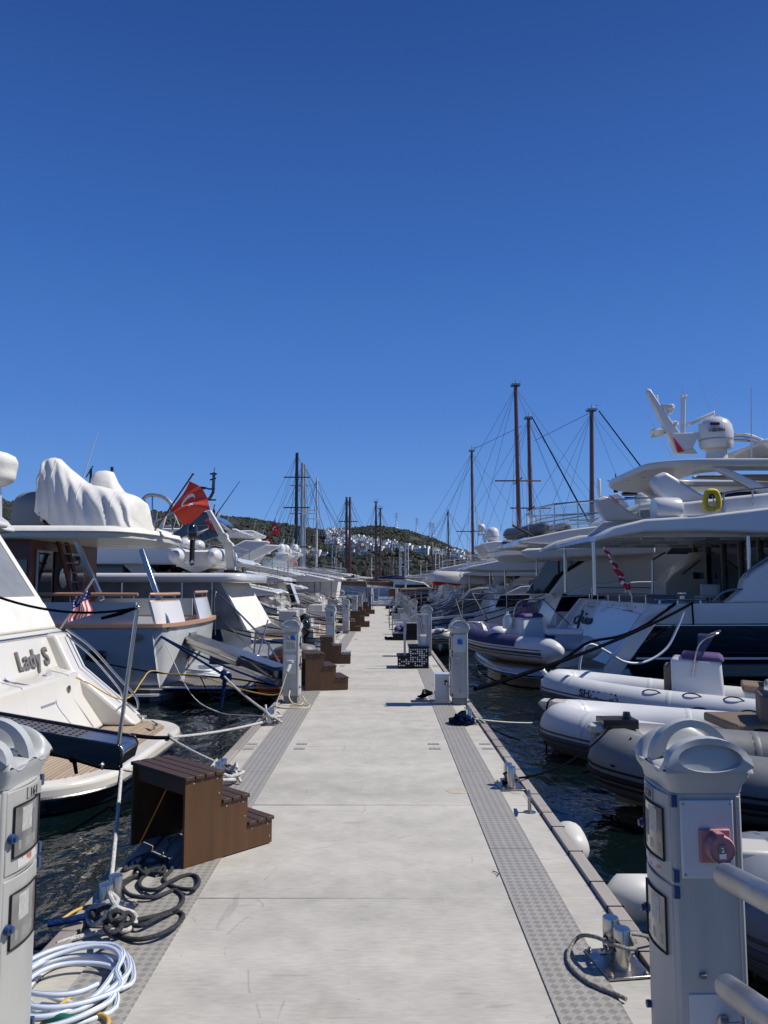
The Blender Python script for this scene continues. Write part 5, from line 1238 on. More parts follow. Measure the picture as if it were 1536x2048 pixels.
# wing of the flybridge with its rolled canvas (left frame edge)
m = MB(); pp = PB([(-60, 1032), (0, 1030), (18, 1043), (30, 1058), (34, 1064), (10, 1068), (-60, 1066)], 11.6); m.prism(pp, 11.25, 11.6); m.build('flybridge_wing', gel, LS, bevel=.05)
m = MB(); c = P(-22, 938, 11.4); secs = []
for k in range(11):
    t = k/10; z = -.30+.60*t; r = .42*math.sqrt(max(.01, 1-(2*t-1)**2))*(1+.1*math.sin(k)); secs.append([(c.x+r*(1+.05*math.sin(7*a+k))*math.cos(a), c.y+r*.8*math.sin(a), c.z+z) for a in [2*math.pi*q/16 for q in range(16)]])
m.loft(secs); m.build('dome_cover', canvas, LS, smooth=60)
MB().tube([P(0, 975, 11.4), P(1, 1035, 11.4)], .018, 6).build('dome_pole', gel, LS)
# ensign staff with the small striped flag
fa, fb = P(121, 1258, 9.2), P(187, 1158, 9.2)
t = thing('flag', 'small red and white striped flag with a blue starred corner on a slanting staff', 'flag', fa)
MB().tube([fa, fb], .012, 8).build('flagpole', gel, t)
def SF(u, v):
    a = P(178, 1172, 9.2); b = P(182, 1230, 9.25); c = P(150, 1200, 9.15); d = P(134, 1246, 9.15)
    # u: from head to foot along the stripes, v: across the stripes
    p = (a.lerp(c, v)).lerp(b.lerp(d, v), u); return p+Vector((.015*math.sin(9*u+4*v), .03*math.sin(11*v+2*u), 0))
mb = MB(); nu, nv = 14, 26
vs = [SF(i/nu, j/nv) for i in range(nu+1) for j in range(nv+1)]
for i in range(nu):
    for j in range(nv):
        mb.f.append((i*(nv+1)+j, i*(nv+1)+j+1, (i+1)*(nv+1)+j+1, (i+1)*(nv+1)+j)); st = j//2
        mb.m.append(2 if (i < nu*.42 and st >= 0) and (j >= 0) and (i < nu*.42) else (0 if st % 2 == 0 else 1))
mb.v = [tuple(v) for v in vs]; mb.build('flag_cloth', [flagred, flagw, flagb], t, smooth=80, merge=False)
stars = []
for i in range(3):
    for j in range(6):
        u, v = .07+.12*i, .10+.16*j; stars.append([(u+.022*math.cos(2*math.pi*k/5+(0)), v+.03*math.sin(2*math.pi*k/5)) for k in range(5)])
on_flag(t, SF, stars, flagw, 'stars')

# gangway of the yacht: black perforated passerelle with stanchion
ga = thing('passerelle', 'black gangway with perforated tread projecting from the lettered yacht on the left', 'gangway', (-2.1, 6.3, .3))
A = Vector((-2.06, 6.15, .36)); Bp = Vector((-4.7, 6.15, .80)); dz = (Bp.z-A.z)/(Bp.x-A.x)
fz = lambda x: A.z+(x-A.x)*dz
m = MB(); m.prism([(A.x, fz(A.x)-.17), (A.x+.03, fz(A.x)-.06), (A.x, fz(A.x)+.005), (Bp.x, fz(Bp.x)+.005), (Bp.x, fz(Bp.x)-.17)], 6.12, 6.16); m.build('side_beam', black, ga, bevel=.01)
m = MB(); m.prism([(A.x, fz(A.x)-.17), (A.x+.03, fz(A.x)-.06), (A.x, fz(A.x)+.005), (Bp.x, fz(Bp.x)+.005), (Bp.x, fz(Bp.x)-.17)], 6.50, 6.54); m.build('side_beam', black, ga, bevel=.01)
m = MB(); m.prism([(A.x+.005, fz(A.x)-.165), (A.x+.035, fz(A.x)-.06), (A.x+.0, fz(A.x)-.01), (A.x-.35, fz(A.x-.35)-.01), (A.x-.35, fz(A.x-.35)-.165)], 6.165, 6.495); m.build('end_cap', steel, ga, bevel=.012)
# tread with real holes
m = MB(); x = A.x-.02; ly = [6.165+.33*k/5 for k in range(6)]
while x > -4.6:
    x2 = x-.056
    for k in range(5):
        ya, yb = ly[k], ly[k+1]; hx0, hx1 = x-.014, x2+.014; hy0, hy1 = ya+.014, yb-.014
        o_ = [(x, ya), (x, yb), (x2, yb), (x2, ya)]; i_ = [(hx0, hy0), (hx0, hy1), (hx1, hy1), (hx1, hy0)]
        vs = [(p[0], p[1], fz(p[0])-.018) for p in o_+i_]
        m.add(vs, [(q, (q+1) % 4, 4+(q+1) % 4, 4+q) for q in range(4)])
        m.add([(p[0], p[1], fz(p[0])-.034) for p in i_]+[(p[0], p[1], fz(p[0])-.018) for p in i_], [(q, (q+1) % 4, 4+(q+1) % 4, 4+q) for q in range(4)])
    x = x2
m.build('perforated_tread', mat('tread_grey', (.13, .13, .14), .5, .3), ga, merge=False, smooth=0)
m = MB(); m.prism([(A.x-.36, fz(A.x-.36)-.075), (A.x-.36, fz(A.x-.36)-.06), (-4.6, fz(-4.6)-.06), (-4.6, fz(-4.6)-.075)], 6.165, 6.495); m.build('tray', black, ga)
pt = Vector((-1.97, 6.2, 1.42)); m = MB(); m.tube([(-2.1, 6.2, .22), (-2.08, 6.2, .42), pt], .0165, 12); m.ball(pt, .022, .022, .022); m.build('stanchion', steel, ga)
m = MB(); m.ball((-2.08, 6.18, .30), .04, .03, .05); m.build('stanchion_foot', steel, ga)
rope('gangway_line', 'sagging black rope from the gangway stanchion top to the left frame edge', sag(pt, (-3.05, 5.9, 1.55), .09)+[], .010, ropeb)
m = MB(); m.tube([pt, pt+Vector((-.13, 0, -.045)), pt+Vector((-.28, -.02, -.085))], [.008, .016, .012], 8); m.build('rope_splice', ropeb, label='black spliced eye where the gangway line meets the stanchion', cat='rope splice')
rope('mooring_rope', 'dark rope hanging from the gangway tip to the taut navy line', [(-2.06, 6.2, .2), (-2.06, 6.15, .05), (-1.95, 5.9, .14)], .012, ropeb)

# ---------------------------------------------------------------- classic grey blue trawler yacht
TY0, TY1 = 14.8, 19.3
TR_ = thing('trawler_yacht', 'blue grey classic yacht with teak rails and a covered boat deck, second on the left', 'yacht', (-4.6, 17, WL), 'motor yachts moored stern to along the pontoon')
h = MB(); yc = (TY0+TY1)/2; secs = []
for i in range(13):
    t = i/12; x = -4.42-14*t
    hb = 2.25*(1 if t < .5 else max(.03, 1-((t-.5)/.5)**2)); zs = .80+1.1*t**1.6
    sec = []
    for w, z in ((1.0, zs), (.985, .35), (.94, -.2), (.85, WL), (.5, WL-.4), (0, WL-.6)): sec.append((x+(0.10*(zs-z) if i == 0 else 0), yc-hb*w, z))
    for w, z in ((.5, WL-.4), (.85, WL), (.94, -.2), (.985, .35), (1.0, zs)): sec.append((x+(0.10*(zs-z) if i == 0 else 0), yc+hb*w, z))
    secs.append(sec)
h.loft(secs); h.build('hull', gelb, TR_, smooth=40)
# rounded transom skin
m = MB(); n = 12; s0 = []
for zi, z in enumerate((.80, .35, -.2, WL-.2)):
    s0.append([(-4.42+.42*math.sin(math.pi*k/n)**.7-.05*(.8-z), yc-2.25+(4.5)*k/n if False else yc-2.2*math.cos(math.pi*k/n)*(1-.03*zi), z) for k in range(n+1)])
m.loft(s0, closed=False, cap=False); m.build('transom', gelb, TR_, smooth=50)
for nm, z0, z1, mt, ex in (('cap_rail', .79, .86, teakr, .07), ('boot_stripe', -.50, -.46, gel, .012)):
    m = MB(); pts = [(-4.42+(.42+ex)*math.sin(math.pi*k/n)**.7, yc-(2.25+ex*.5)*math.cos(math.pi*k/n)) for k in range(n+1)]
    m.plan([(-16, TY0-ex*.6)]+pts+[(-16, TY1+ex*.6), (-16, TY1-.08), (-4.5, TY1-.1)]+[(-4.42+(.34)*math.sin(math.pi*k/n)**.7, yc+(2.13)*math.cos(math.pi*k/n)) for k in range(1, n)]+[(-4.5, TY0+.1), (-16, TY0+.08)], z0, z1); m.build(nm, mt, TR_)
# bulwark panels: side grey, aft white with a gate gap
m = MB(); m.box(-14, -4.75, TY0+.04, TY0+.09, .86, 1.27); m.build('side_bulwark', gelb, TR_); m = MB(); m.box(-14, -4.75, TY1-.09, TY1-.04, .86, 1.27); m.build('side_bulwark', gelb, TR_)
def aft_panel(k0, k1, z1):
    m = MB(); P_ = [(-4.46+.42*math.sin(math.pi*k/24)**.7, yc-2.2*math.cos(math.pi*k/24)) for k in range(k0, k1+1)]
    m.loft([[(x, y, .86), (x-.05, y, .86), (x-.17, y, z1), (x-.12, y, z1)] for x, y in P_]); o = m.build('aft_bulwark', gel, TR_, smooth=40)
    r_ = MB(); r_.tube([(x-.14, y, z1+.14) for x, y in P_], .032, 8); r_.build('teak_handrail', teakr, o, smooth=60)
    r2 = MB()
    for x, y in P_[::3]: r2.tube([(x-.14, y, z1), (x-.14, y, z1+.13)], .014, 6)
    r2.build('rail_posts', steel, o)
    r3 = MB(); r3.tube([(x-.145, y, z1+.005) for x, y in P_], .018, 6); r3.build('teak_trim', teakr, o)
aft_panel(1, 8, 1.28); aft_panel(12, 22, 1.30)
m = MB(); m.tube([(-4.72, TY0+.06, 1.42), (-14, TY0+.06, 1.46)], .032, 8)
m.build('teak_handrail', teakr, TR_)
m = MB()
for k in range(9): m.tube([(-4.8-k*1.1, TY0+.06, 1.27), (-4.8-k*1.1, TY0+.06, 1.42)], .014, 6)
m.build('rail_posts', steel, TR_)
m = MB()
for q in P(272, 1275, 14.75), : m.lathe([(.13, -.01), (.13, .02), (.09, .025)], (q.x, TY0-.02, q.z), 18, 'Y', sx=1, sy=.6)
m.build('hawse_ring', steel, TR_)
q = P(187, 1312, 14.7); m = MB(); m.box(q.x-.20, q.x+.20, TY0-.03, TY0+.05, q.z-.09, q.z+.09); m.build('hull_window', glassd, TR_, bevel=.04, seg=3)
# mahogany deckhouse
m = MB(); m.box(-12, -7.0, TY0+.45, TY1-.5, .5, 2.5); DH = m.build('deckhouse', mahog, TR_)
for (y0, y1, z0, z1) in ((15.55, 16.15, 1.0, 2.25), (17.25, 17.85, .9, 2.25)):
    MB().box(-7.00, -6.96, y0-.06, y1+.06, z0-.06, z1+.06).build('window_frame', gelg, DH, bevel=.01)
    MB().box(-6.98, -6.945, y0, y1, z0, z1).build('window', glassd, DH)
m = MB(); m.box(-7.00, -6.97, 16.35, 17.1, .5, 2.3); D2 = m.build('door', blackm, DH)
m = MB(); m.lathe([(.22, -.01), (.22, .02), (.17, .025)], (-6.965, 16.75, 1.75), 24, 'X'); m.build('porthole_ring', steel, D2)
m = MB(); m.lathe([(.16, .02), (.16, .03)], (-6.965, 16.75, 1.75), 24, 'X'); m.build('porthole_glass', glassc, D2)
m = MB(); m.box(-11.8, -7.05, TY0+.43, TY0+.45, 1.2, 2.1); m.build('side_windows', glassd, DH)
# ladder to the boat deck
lad = thing('ladder', 'reddish wooden ladder leaning up to the boat deck beside the dark deckhouse', 'ladder', (-6.8, 16, .5))
a0, a1 = P(160, 1182, 16.0), P(112, 1078, 16.0)
for off in (0, .42):
    m = MB(); m.tube([a0+Vector((off*0, off, -.6)), a1+Vector((0, off, .1))], .045, 4); m.build('stile', mahog, lad)
for k in range(8):
    p = (a0+Vector((0, 0, -.5))).lerp(a1, (k+.5)/8); MB().box(p.x-.06, p.x+.06, p.y, p.y+.42, p.z-.015, p.z+.015).build('rung', mahog, lad)
# boat deck roof
m = MB(); n = 14; ro = [(-16, TY0+.02), (-6.0, TY0+.02)]+[(-6.0+1.25*math.sin(math.pi*k/n)**.55, yc-2.23*math.cos(math.pi*k/n)) for k in range(1, n)]+[(-6.0, TY1-.02), (-16, TY1-.02)]
m.plan(ro, 2.50, 2.64); RF = m.build('boat_deck', gelc, TR_, bevel=.03)
m = MB(); m.loft([[(x*1.0, y, 2.62), (x+(.05 if x > -15 else 0)+.02*math.sin(9*y+5*x), y+(-.05 if y < yc else .05), 2.64), (x+(.02 if x > -15 else 0), y, 2.73+.02*math.sin(7*x+4*y)), (x-.1, y+(.12 if y < yc else -.12), 2.76+.02*math.sin(11*x+4*y)), (x-.15, y+(.2 if y < yc else -.2), 2.66)] for x, y in ro]); m.build('edge_canvas', canvas, RF, smooth=60)
for a, b, w in (((152, 1082, 15.2), (205, 1200, 15.2), .09), ((283, 1098, 15.5), (338, 1258, 15.1), .10)):
    A_, B_ = P(*a), P(*b); m = MB(); d_ = (B_-A_).normalized(); sd_ = Vector((d_.z, 0, -d_.x)).normalized()*w/2
    m.loft([[p+sd_+Vector((0, -w/2, 0)), p-sd_+Vector((0, -w/2, 0)), p-sd_+Vector((0, w/2, 0)), p+sd_+Vector((0, w/2, 0))] for p in (A_, B_)]); m.build('roof_support', steel, TR_, bevel=.012)
# canvas covered tender and its outboard
cov = thing('covered_tender', 'tender with outboard wrapped in draped off white covers on the boat deck', 'covered boat', (-6.5, 17, 2.7))
OUT = [(85, 935, .28), (92, 924, .38), (102, 918, .42), (115, 917, .44), (128, 924, .5), (145, 940, .58), (163, 958, .66), (183, 970, .75), (205, 974, .85), (230, 980, .92), (250, 986, .95), (270, 992, .93), (283, 1003, .85), (287, 1022, .7)]
secs = []; Yc = 16.6
OUT = [(v.x, v.y, v.z) for v in spline([Vector(q) for q in OUT], 4)]
for i, (px, py, w) in enumerate(OUT):
    tp = P(px, py, Yc); base = 2.66 if px > 150 else 2.66+.75*(150-px)/65*.7; x = tp.x; sec = []
    for k in range(49):
        a = math.pi*k/48; c_, s_ = math.cos(a), math.sin(a)
        y = Yc-w*abs(c_)**.65*math.copysign(1, c_)*(1+.05*math.sin(9*a+i)); z = base+(tp.z-base)*abs(s_)**.8
        pl = max(0, math.cos(min(1, max(0, (px-85)/28))*math.pi/2)); fold = .13*mnoise.fractal(Vector((x*2.2, y*1.2, z*2.5)), 1.0, 2.0, 4)
        z += .05*fold*s_; y -= (.05*fold+pl*.035*math.sin(x*34+2*fold))*abs(c_)**.3*(1 if c_ > 0 else -1); sec.append((x+.05*mnoise.noise(Vector((y*3, z*3, 1))), y, z))
    secs.append(sec)
m = MB(); m.loft(secs, closed=True); CV = m.build('cover', canvas, cov, smooth=70)
for q in (14, 27, 40): MB().tube([Vector(p)+Vector((0, 0, .004)) for p in secs[q]], .009, 5).build('cover_seam', canvas, CV)
secs = []
for i, (px, py, w) in enumerate([(186, 968, .2), (189, 948, .28), (198, 942, .32), (212, 941, .34), (226, 944, .32), (233, 962, .36), (245, 980, .4), (256, 990, .3)]):
    tp = P(px, py, 17.4); secs.append([(tp.x, 17.4-w*math.cos(math.pi*k/12), 3.2+(tp.z-3.2)*math.sin(math.pi*k/12)**.5) for k in range(13)])
m = MB(); m.loft(secs); m.build('console_cover', canvas, cov, smooth=70)
secs = []
for i, (px, py, w) in enumerate([(36, 1000, .15), (40, 992, .4), (52, 986, .6), (70, 982, .7), (95, 980, .75), (120, 985, .75)]):
    tp = P(px, py, 17.2); secs.append([(tp.x, 17.2-w*math.cos(math.pi*k/12), 2.75+(tp.z-2.75)*math.sin(math.pi*k/12)**.6) for k in range(13)])
m = MB(); m.loft(secs); m.build('bow_cover', canvasg, cov, smooth=70)
m = MB(); e = P(92, 1025, 16.3); m.ball(e, .16, .1, .22); m.build('outboard_leg', blackm, cov)
m = MB(); e = P(84, 1030, 16.2)
for k in range(3): a = k*2.1+.4; m.ball(e+Vector((.06*math.cos(a), 0, .06*math.sin(a))), .035+.05*abs(math.cos(a)), .02, .035+.05*abs(math.sin(a)))
m.build('propeller', gelg, cov)
m = MB(); m.box(-8.3, -5.6, 16.2, 17.0, 2.64, 2.70); m.build('cradle', mahog, cov)
whip(TR_, P(165, 960, 18), P(196, 864, 18), .009); 
m = MB(); m.tube([P(181, 968, 18.5), P(182, 938, 18.5)], .03, 6); m.tube([P(172, 955, 18.5), P(186, 932, 18.5)], .015, 5); m.build('light_mast', blackm, TR_)
m = MB(); m.tube([P(224, 945, 18), P(224, 934, 18)], .035, 6); m.build('light_mast', blackm, TR_)
MB().tube([P(76, 985, 18.8), P(76, 962, 18.8)], .03, 6).build('light_mast', alu, TR_)
m = MB()
for y_ in (TY0+.25,): rail(m, [(-x_, y_, 2.8) for x_ in (7.5, 8.6, 9.7, 10.8)], .5, .015)
m.build('boat_deck_rail', steel, TR_)
# trawler swim platform with grating
m = MB(); m.plan(plat_pts(-4.7, -2.25, 15.0, 19.1, .35), -.42, -.34); o = m.build('swim_platform', black, TR_, bevel=.02)
m = MB(); m.plan(plat_pts(-4.5, -2.32, 15.07, 19.03, .3), -.34, -.325); m.build('grating', teakg, o)
m = MB(); m.tube([(-4.7, 14.98, -.37)]+[(p[0], p[1], -.37) for p in plat_pts(-4.7, -2.23, 14.98, 19.12, .35)], .035, 8); m.build('edge_tube', steel, o)
# stern ladder plate with holes (grey) and gangway
m = MB(); m.prism([(-4.05, .62), (-3.99, .62), (-4.12, -.36), (-4.18, -.36)], 16.1, 16.6); o = m.build('ladder_plate', gelg, TR_)
m = MB()
for k in range(9):
    for j in range(3): z = -.2+k*.085; m.box(-4.10+.13*(z+.36), -4.085+.13*(z+.36), 16.18+.13*j, 16.24+.13*j, z, z+.03)
m.build('step_holes', gel, o)
pas = thing('passerelle', 'steel and navy gangway beam sloping from the grey blue yacht towards the left pedestal', 'gangway', (-3, 14.5, .4))
A_, B_ = P(362, 1272, 16.8), P(568, 1348, 12.2); d_ = (B_-A_).normalized(); sd_ = Vector((0, 0, 1)).cross(d_).normalized(); up = d_.cross(sd_)
def beam(A, B, w, h0, h1): m = MB(); m.loft([[p+sd_*w/2+up*h0, p-sd_*w/2+up*h0, p-sd_*w/2+up*h1, p+sd_*w/2+up*h1] for p in (A, B)]); return m
beam(A_, A_.lerp(B_, .72), .42, -.09, .09).build('outer_section', steel, pas, bevel=.015)
beam(A_.lerp(B_, .5), B_, .34, -.07, .07).build('inner_section', navy, pas, bevel=.015)
beam(A_.lerp(B_, .02), A_.lerp(B_, .98), .26, .09, .10).build('tread', steeld, pas)
for sg in (-1, 1):
    m = MB(); m.tube([A_+sd_*.2*sg+up*.0, A_.lerp(B_, .72)+sd_*.2*sg], .02, 6); m.build('side_rail', steel, pas)
m = MB(); m.tube([P(345, 1375, 17), A_.lerp(B_, .22)], .035, 8); m.tube([P(352, 1365, 17), A_.lerp(B_, .30)], .022, 8); m.build('ram', steeld, pas)
rope('mooring_rope', 'blue rope from the grey blue yacht transom down to the blue knot', [P(320, 1272, 15.0), P(448, 1350, 12.2)], .020, ropen)
rope('mooring_rope', 'second blue rope from the grey blue yacht stern passing below the gangway beam', sag(P(322, 1272, 15.0), P(556, 1372, 10.9), .05), .016, ropen)
rope('mooring_rope', 'white and grey rope from the blue knot to the left bollard', sag(P(448, 1352, 12.2), P(540, 1428, 9.2), .03), .015, ropew)
m = MB(); c = P(450, 1352, 12.2)
for k in range(5): m.ball(c+Vector((.06*math.cos(k*2), .03*math.sin(k), .05*math.sin(k*1.7))), .05, .045, .05, 8, 6)
m.tube([c, c+Vector((-.02, 0, -.25)), c+Vector((-.06, 0, -.5))], [.035, .03, .02], 8)
m.build('rope_knot', ropen, label='bulky blue knot hanging between the blue and white ropes on the left', cat='knot')
rope('power_cable', 'yellow cable running from the lettered yacht wing across to the grey blue yacht', spline([P(152, 1355, 9.8), P(180, 1368, 9.8), P(232, 1396, 10.0), P(262, 1392, 11), P(285, 1360, 12), P(302, 1342, 13), P(340, 1348, 13), P(400, 1352, 12.8), P(480, 1378, 12), P(540, 1390, 11.4), P(570, 1384, 11.0)], 6), .010, hosey, 'cable')
rope('power_cable', 'black cable sagging from the trawler hull side to the gangway beam', spline([P(180, 1322, 14.5), P(240, 1333, 14.2), P(310, 1345, 13.8), P(400, 1352, 13.2), P(470, 1358, 12.6), P(556, 1372, 12)], 6), .014, ropeb, 'cable')
rope('power_cable', 'black cable looping below the trawler platform edge', spline([P(400, 1352, 13.2), P(420, 1390, 13.0), P(445, 1398, 12.9), P(470, 1388, 12.8), P(500, 1365, 12.6)], 6), .010, ropeb, 'cable')
rope('mooring_rope', 'slack thin grey line drooping from the trawler transom to the water and bollard', spline([P(330, 1285, 15), P(365, 1360, 13.5), P(395, 1402, 12), P(440, 1425, 11), P(480, 1430, 10.2), P(535, 1432, 9.3)], 6), .008, ropew)
m = MB(); rr = random.Random(3); c = P(408, 1366, 17)
for k in range(9): m.tube([(c.x+.62*(1-.04*k)*math.cos(a)+.03*math.sin(k), 16.6+.5*math.sin(a), -.30+.02*k+.01*math.sin(3*a+k)) for a in [2*math.pi*q/22 for q in range(22)]], .014, 6, closed=True)
m.build('hose_coil', hosew, label='white hose coiled on the grating of the grey blue yacht platform', cat='hose', merge=False)
# big flag of the trawler
fa, fb = P(302, 1072, 16.4), P(386, 948, 16.4)
def S1(u, v):
    c00, c01, c10, c11 = P(379, 962, 16.4), P(339, 1022, 16.4), P(424, 1020, 16.2), P(362, 1050, 16.6)
    p = c00.lerp(c01, v).lerp(c10.lerp(c11, v), u)
    bul = math.sin(math.pi*u)*.10*(1-.3*v); return p+Vector((bul*.6, .12*math.sin(5.2*u+2.5*v)+.05*math.sin(11*u+6*v), bul*.9+.035*math.sin(7*v+6*u)*u))
turkish_flag('large red flag with white crescent on a slanted brown staff above the grey blue yacht', fa, fb, S1, m=flagred)

# ---------------------------------------------------------------- third: low grey boat with white roof and canvas aft
GY0, GY1 = 20.6, 25.0
gr = thing('motor_yacht', 'grey boat with a flat white roof, clear curtains and one white canvas corner', 'yacht', (-4, 22, WL), 'motor yachts moored stern to along the pontoon')
hull_mb(-1, -4.1, GY0, GY1-GY0, 14, .55, 1.2, rake=.3, band=.1).build('hull', [gel, canvasb, gel, gel], gr, smooth=40)
m = MB(); n = 10; R3 = PB([(-80, 1146), (300, 1143), (440, 1143), (480, 1147), (494, 1155), (493, 1166), (470, 1170), (440, 1168), (300, 1170), (-80, 1172)], 20.8)
m.plan(plat_pts(-16, -3.72, GY0-.05, GY1+.05, .5), 1.66, 1.92); m.build('roof', gel, gr, bevel=.10, seg=4)
m = MB(); m.loft([[(-4.35, GY0+.15, 1.67), (-4.35, GY1-.15, 1.67), (-4.40, GY1-.15, 1.67), (-4.40, GY0+.15, 1.67)], [(-3.62, GY0+.05, .40), (-3.62, GY1-.05, .40), (-3.68, GY1-.05, .40), (-3.68, GY0+.05, .40)]]); m.build('aft_canvas', canvas, gr)
m = MB(); m.prism([(-16, 1.67), (-4.4, 1.67), (-3.75, .42), (-16, .5)], GY0+.12, GY0+.15); m.build('side_curtain', vinyl, gr); m = MB(); m.prism([(-16, 1.67), (-4.4, 1.67), (-3.75, .42), (-16, .5)], GY1-.15, GY1-.12); m.build('side_curtain', vinyl, gr)
m = MB()
for x in (-4.6, -5.4, -7.0, -9): m.tube([(x, GY0+.08, .5), (x, GY0+.08, 1.68)], .025, 6)
m.build('curtain_post', steel, gr)
m = MB(); m.box(-16, -4.6, GY0+.5, GY1-.5, .4, 1.0); m.build('cabin', gelg, gr)
m = MB(); m.plan(plat_pts(-4.6, -2.5, GY0+.2, GY1-.2, .4), -.38, -.26); m.build('swim_platform', gelg, gr, bevel=.03)
m = MB(); m.tube(spline([P(430, 1270, 20.4), P(430, 1195, 20.4), P(440, 1190, 20.4), P(520, 1270, 18.4), P(560, 1325, 16)], 6), .022, 7); m.tube([P(434, 1230, 20.4), P(510, 1305, 18)], .018, 6); m.tube([P(505, 1330, 17), P(512, 1260, 17.6)], .022, 6); m.tube([P(515, 1315, 16.5), P(536, 1240, 17)], .018, 6); m.tube([P(536, 1325, 16.5), P(538, 1285, 17)], .02, 6)
m.build('gangway_rails', steel, gr)
crn = thing('deck_crane', 'cream coloured folding crane standing on the flat white roof', 'crane', P(462, 1152, 22))
pts = [P(464, 1155, 22), P(463, 1115, 22), P(458, 1093, 22), P(447, 1075, 22), P(418, 1022, 22)]
m = MB()
for a, b, w0, w1 in ((pts[0], pts[2], .26, .22), (pts[2], pts[3], .24, .2), (pts[3], pts[4], .18, .13)):
    d_ = (b-a).normalized(); sd2 = Vector((d_.z, 0, -d_.x))
    m.loft([[p+sd2*w/2+Vector((0, -.1, 0)), p-sd2*w/2+Vector((0, -.1, 0)), p-sd2*w/2+Vector((0, .1, 0)), p+sd2*w/2+Vector((0, .1, 0))] for p, w in ((a, w0), (b, w1))])
m.build('jib', mat('crane_cream', (.62, .58, .48), .4, var=.1), crn, bevel=.02)
m = MB()
for p in (pts[2], pts[3]): m.lathe([(.14, -.13), (.14, .13)], p, 16, 'Y')
m.build('pivot', MATS['crane_cream'], crn, bevel=.01)
MB().box(pts[0].x-.2, pts[0].x+.2, 21.8, 22.2, 1.9, 2.02).build('base', blackm, crn)
m = MB(); m.tube([pts[0]+Vector((.12, -.1, .3)), pts[2]+Vector((.16, -.1, 0))], .03, 6); m.build('hydraulic_ram', steel, crn)
rc, TT = rib('white inflatable tender with dark outboard on the flat white roof', (-5.35, 25.2), (-5.35, 21.9), W=1.55, tr=.24, zt=2.42, rise=.1, hullm=mat('stained_hull', (.62, .60, .54), .4, vscale=3, col2=(.50, .33, .12), c2pos=(.58, .75)), outboard=True, loops=False, tubem=rubber, stripem=gelg)
m = MB()
for x in (-5.75, -4.95): m.box(x-.05, x+.05, 22.2, 24.6, 1.9, 2.0)
m.build('tender_chock', steeld, label='pair of dark chocks holding the tender on the white roof', cat='chocks')
m = MB(); c = P(440, 1080, 23); m.ball(c+Vector((-1.0, 0, -.12)), .28, .4, .2); m.ball(c+Vector((-.65, .1, -.15)), .18, .3, .16); m.tube([c+Vector((-.85, 0, -.1)), c+Vector((-.85, 0, .35))], .02, 6); m.build('tender_gear', gel, label='white bundled gear behind the outboard on the roof tender', cat='gear')

# ---------------------------------------------------------------- fourth: dark arch yacht
b4, F4 = motor_yacht('white yacht with black radar arch and steel rigging hoops behind the roof tender', -1, -4.6, 26.6, 4.6, 15, za=.9, zf=2.35, seed=4, mastk='none', domes=0, ou=.3, ulen=8)
m = MB(); m.prism(PB([(338, 1082), (352, 1086), (425, 1060), (432, 1048), (372, 1040), (385, 1052)], 28), 27.2, 27.5); m.build('radar_arch', navy, b4, bevel=.03); m = MB(); m.prism(PB([(338, 1082), (352, 1086), (425, 1060), (432, 1048), (372, 1040), (385, 1052)], 28), 30.2, 30.5); m.build('radar_arch', navy, b4, bevel=.03)
m = MB(); m.prism(PB([(370, 1045), (375, 1032), (425, 1028), (440, 1042), (435, 1054), (395, 1056)], 28), 27.1, 30.6); m.build('arch_top', navy, b4, bevel=.06)
m = MB(); m.tube([P(400, 1040, 28.8), P(412, 1000, 28.8), P(420, 996, 28.8), P(426, 985, 28.8), P(428, 945, 28.8)], .06, 8)
for (a, b) in (((412, 1000), (432, 1000)), ((420, 948), (434, 948)), ((420, 960), (432, 957)), ((415, 978), (430, 978))): m.tube([P(*a, 28.8), P(*b, 28.8)], .035, 6)
m.tube([P(428, 945, 28.8), P(429, 935, 28.8)], .015, 5); m.build('light_mast', navy, b4)
m = MB(); m.ball(P(400, 976, 29), .3, .3, .05); m.tube([P(400, 976, 29), P(400, 1035, 29)], .06, 6); m.build('dome_plate', blackm, b4)
MB().tube([P(425, 1040, 28), P(480, 962, 28)], [.022, .010], 5).build('antenna', blackm, b4)
m = MB(); m.tube(spline([P(276, 1015, 28), P(290, 995, 28), P(303, 990, 28), P(325, 994, 28), P(340, 1005, 28), P(350, 1025, 28)], 6), .07, 8)
for (a, b) in (((305, 992), (305, 1050)), ((288, 998), (315, 1055)), ((340, 1010), (362, 1058)), ((340, 1010), (345, 1060)), ((350, 1020), (290, 1055)), ((350, 1024), (265, 1060))): m.tube([P(*a, 28), P(*b, 28)], .028, 5)
m.build('stern_arch', galv, b4)
m = MB(); m.prism(PB([(288, 1075), (292, 1062), (312, 1056), (330, 1065), (332, 1075)], 27.4), 27.3, 30); m.build('cushion_cover', canvas, b4, bevel=.08)
fa, fb = P(418, 1060, 26.2), P(429, 1010, 26.2)
def S2(u, v):
    c00, c01, c10, c11 = P(427, 1018, 26.2), P(408, 1042, 26.2), P(432, 1035, 26), P(438, 1068, 26.4)
    p = c00.lerp(c01, v).lerp(c10.lerp(c11, v), u); return p+Vector((0, .15*math.sin(6*u+3*v), .05*math.sin(8*u)))
turkish_flag('dark red flag hanging folded just behind the cream crane arm', fa, fb, S2, m=flagdk)

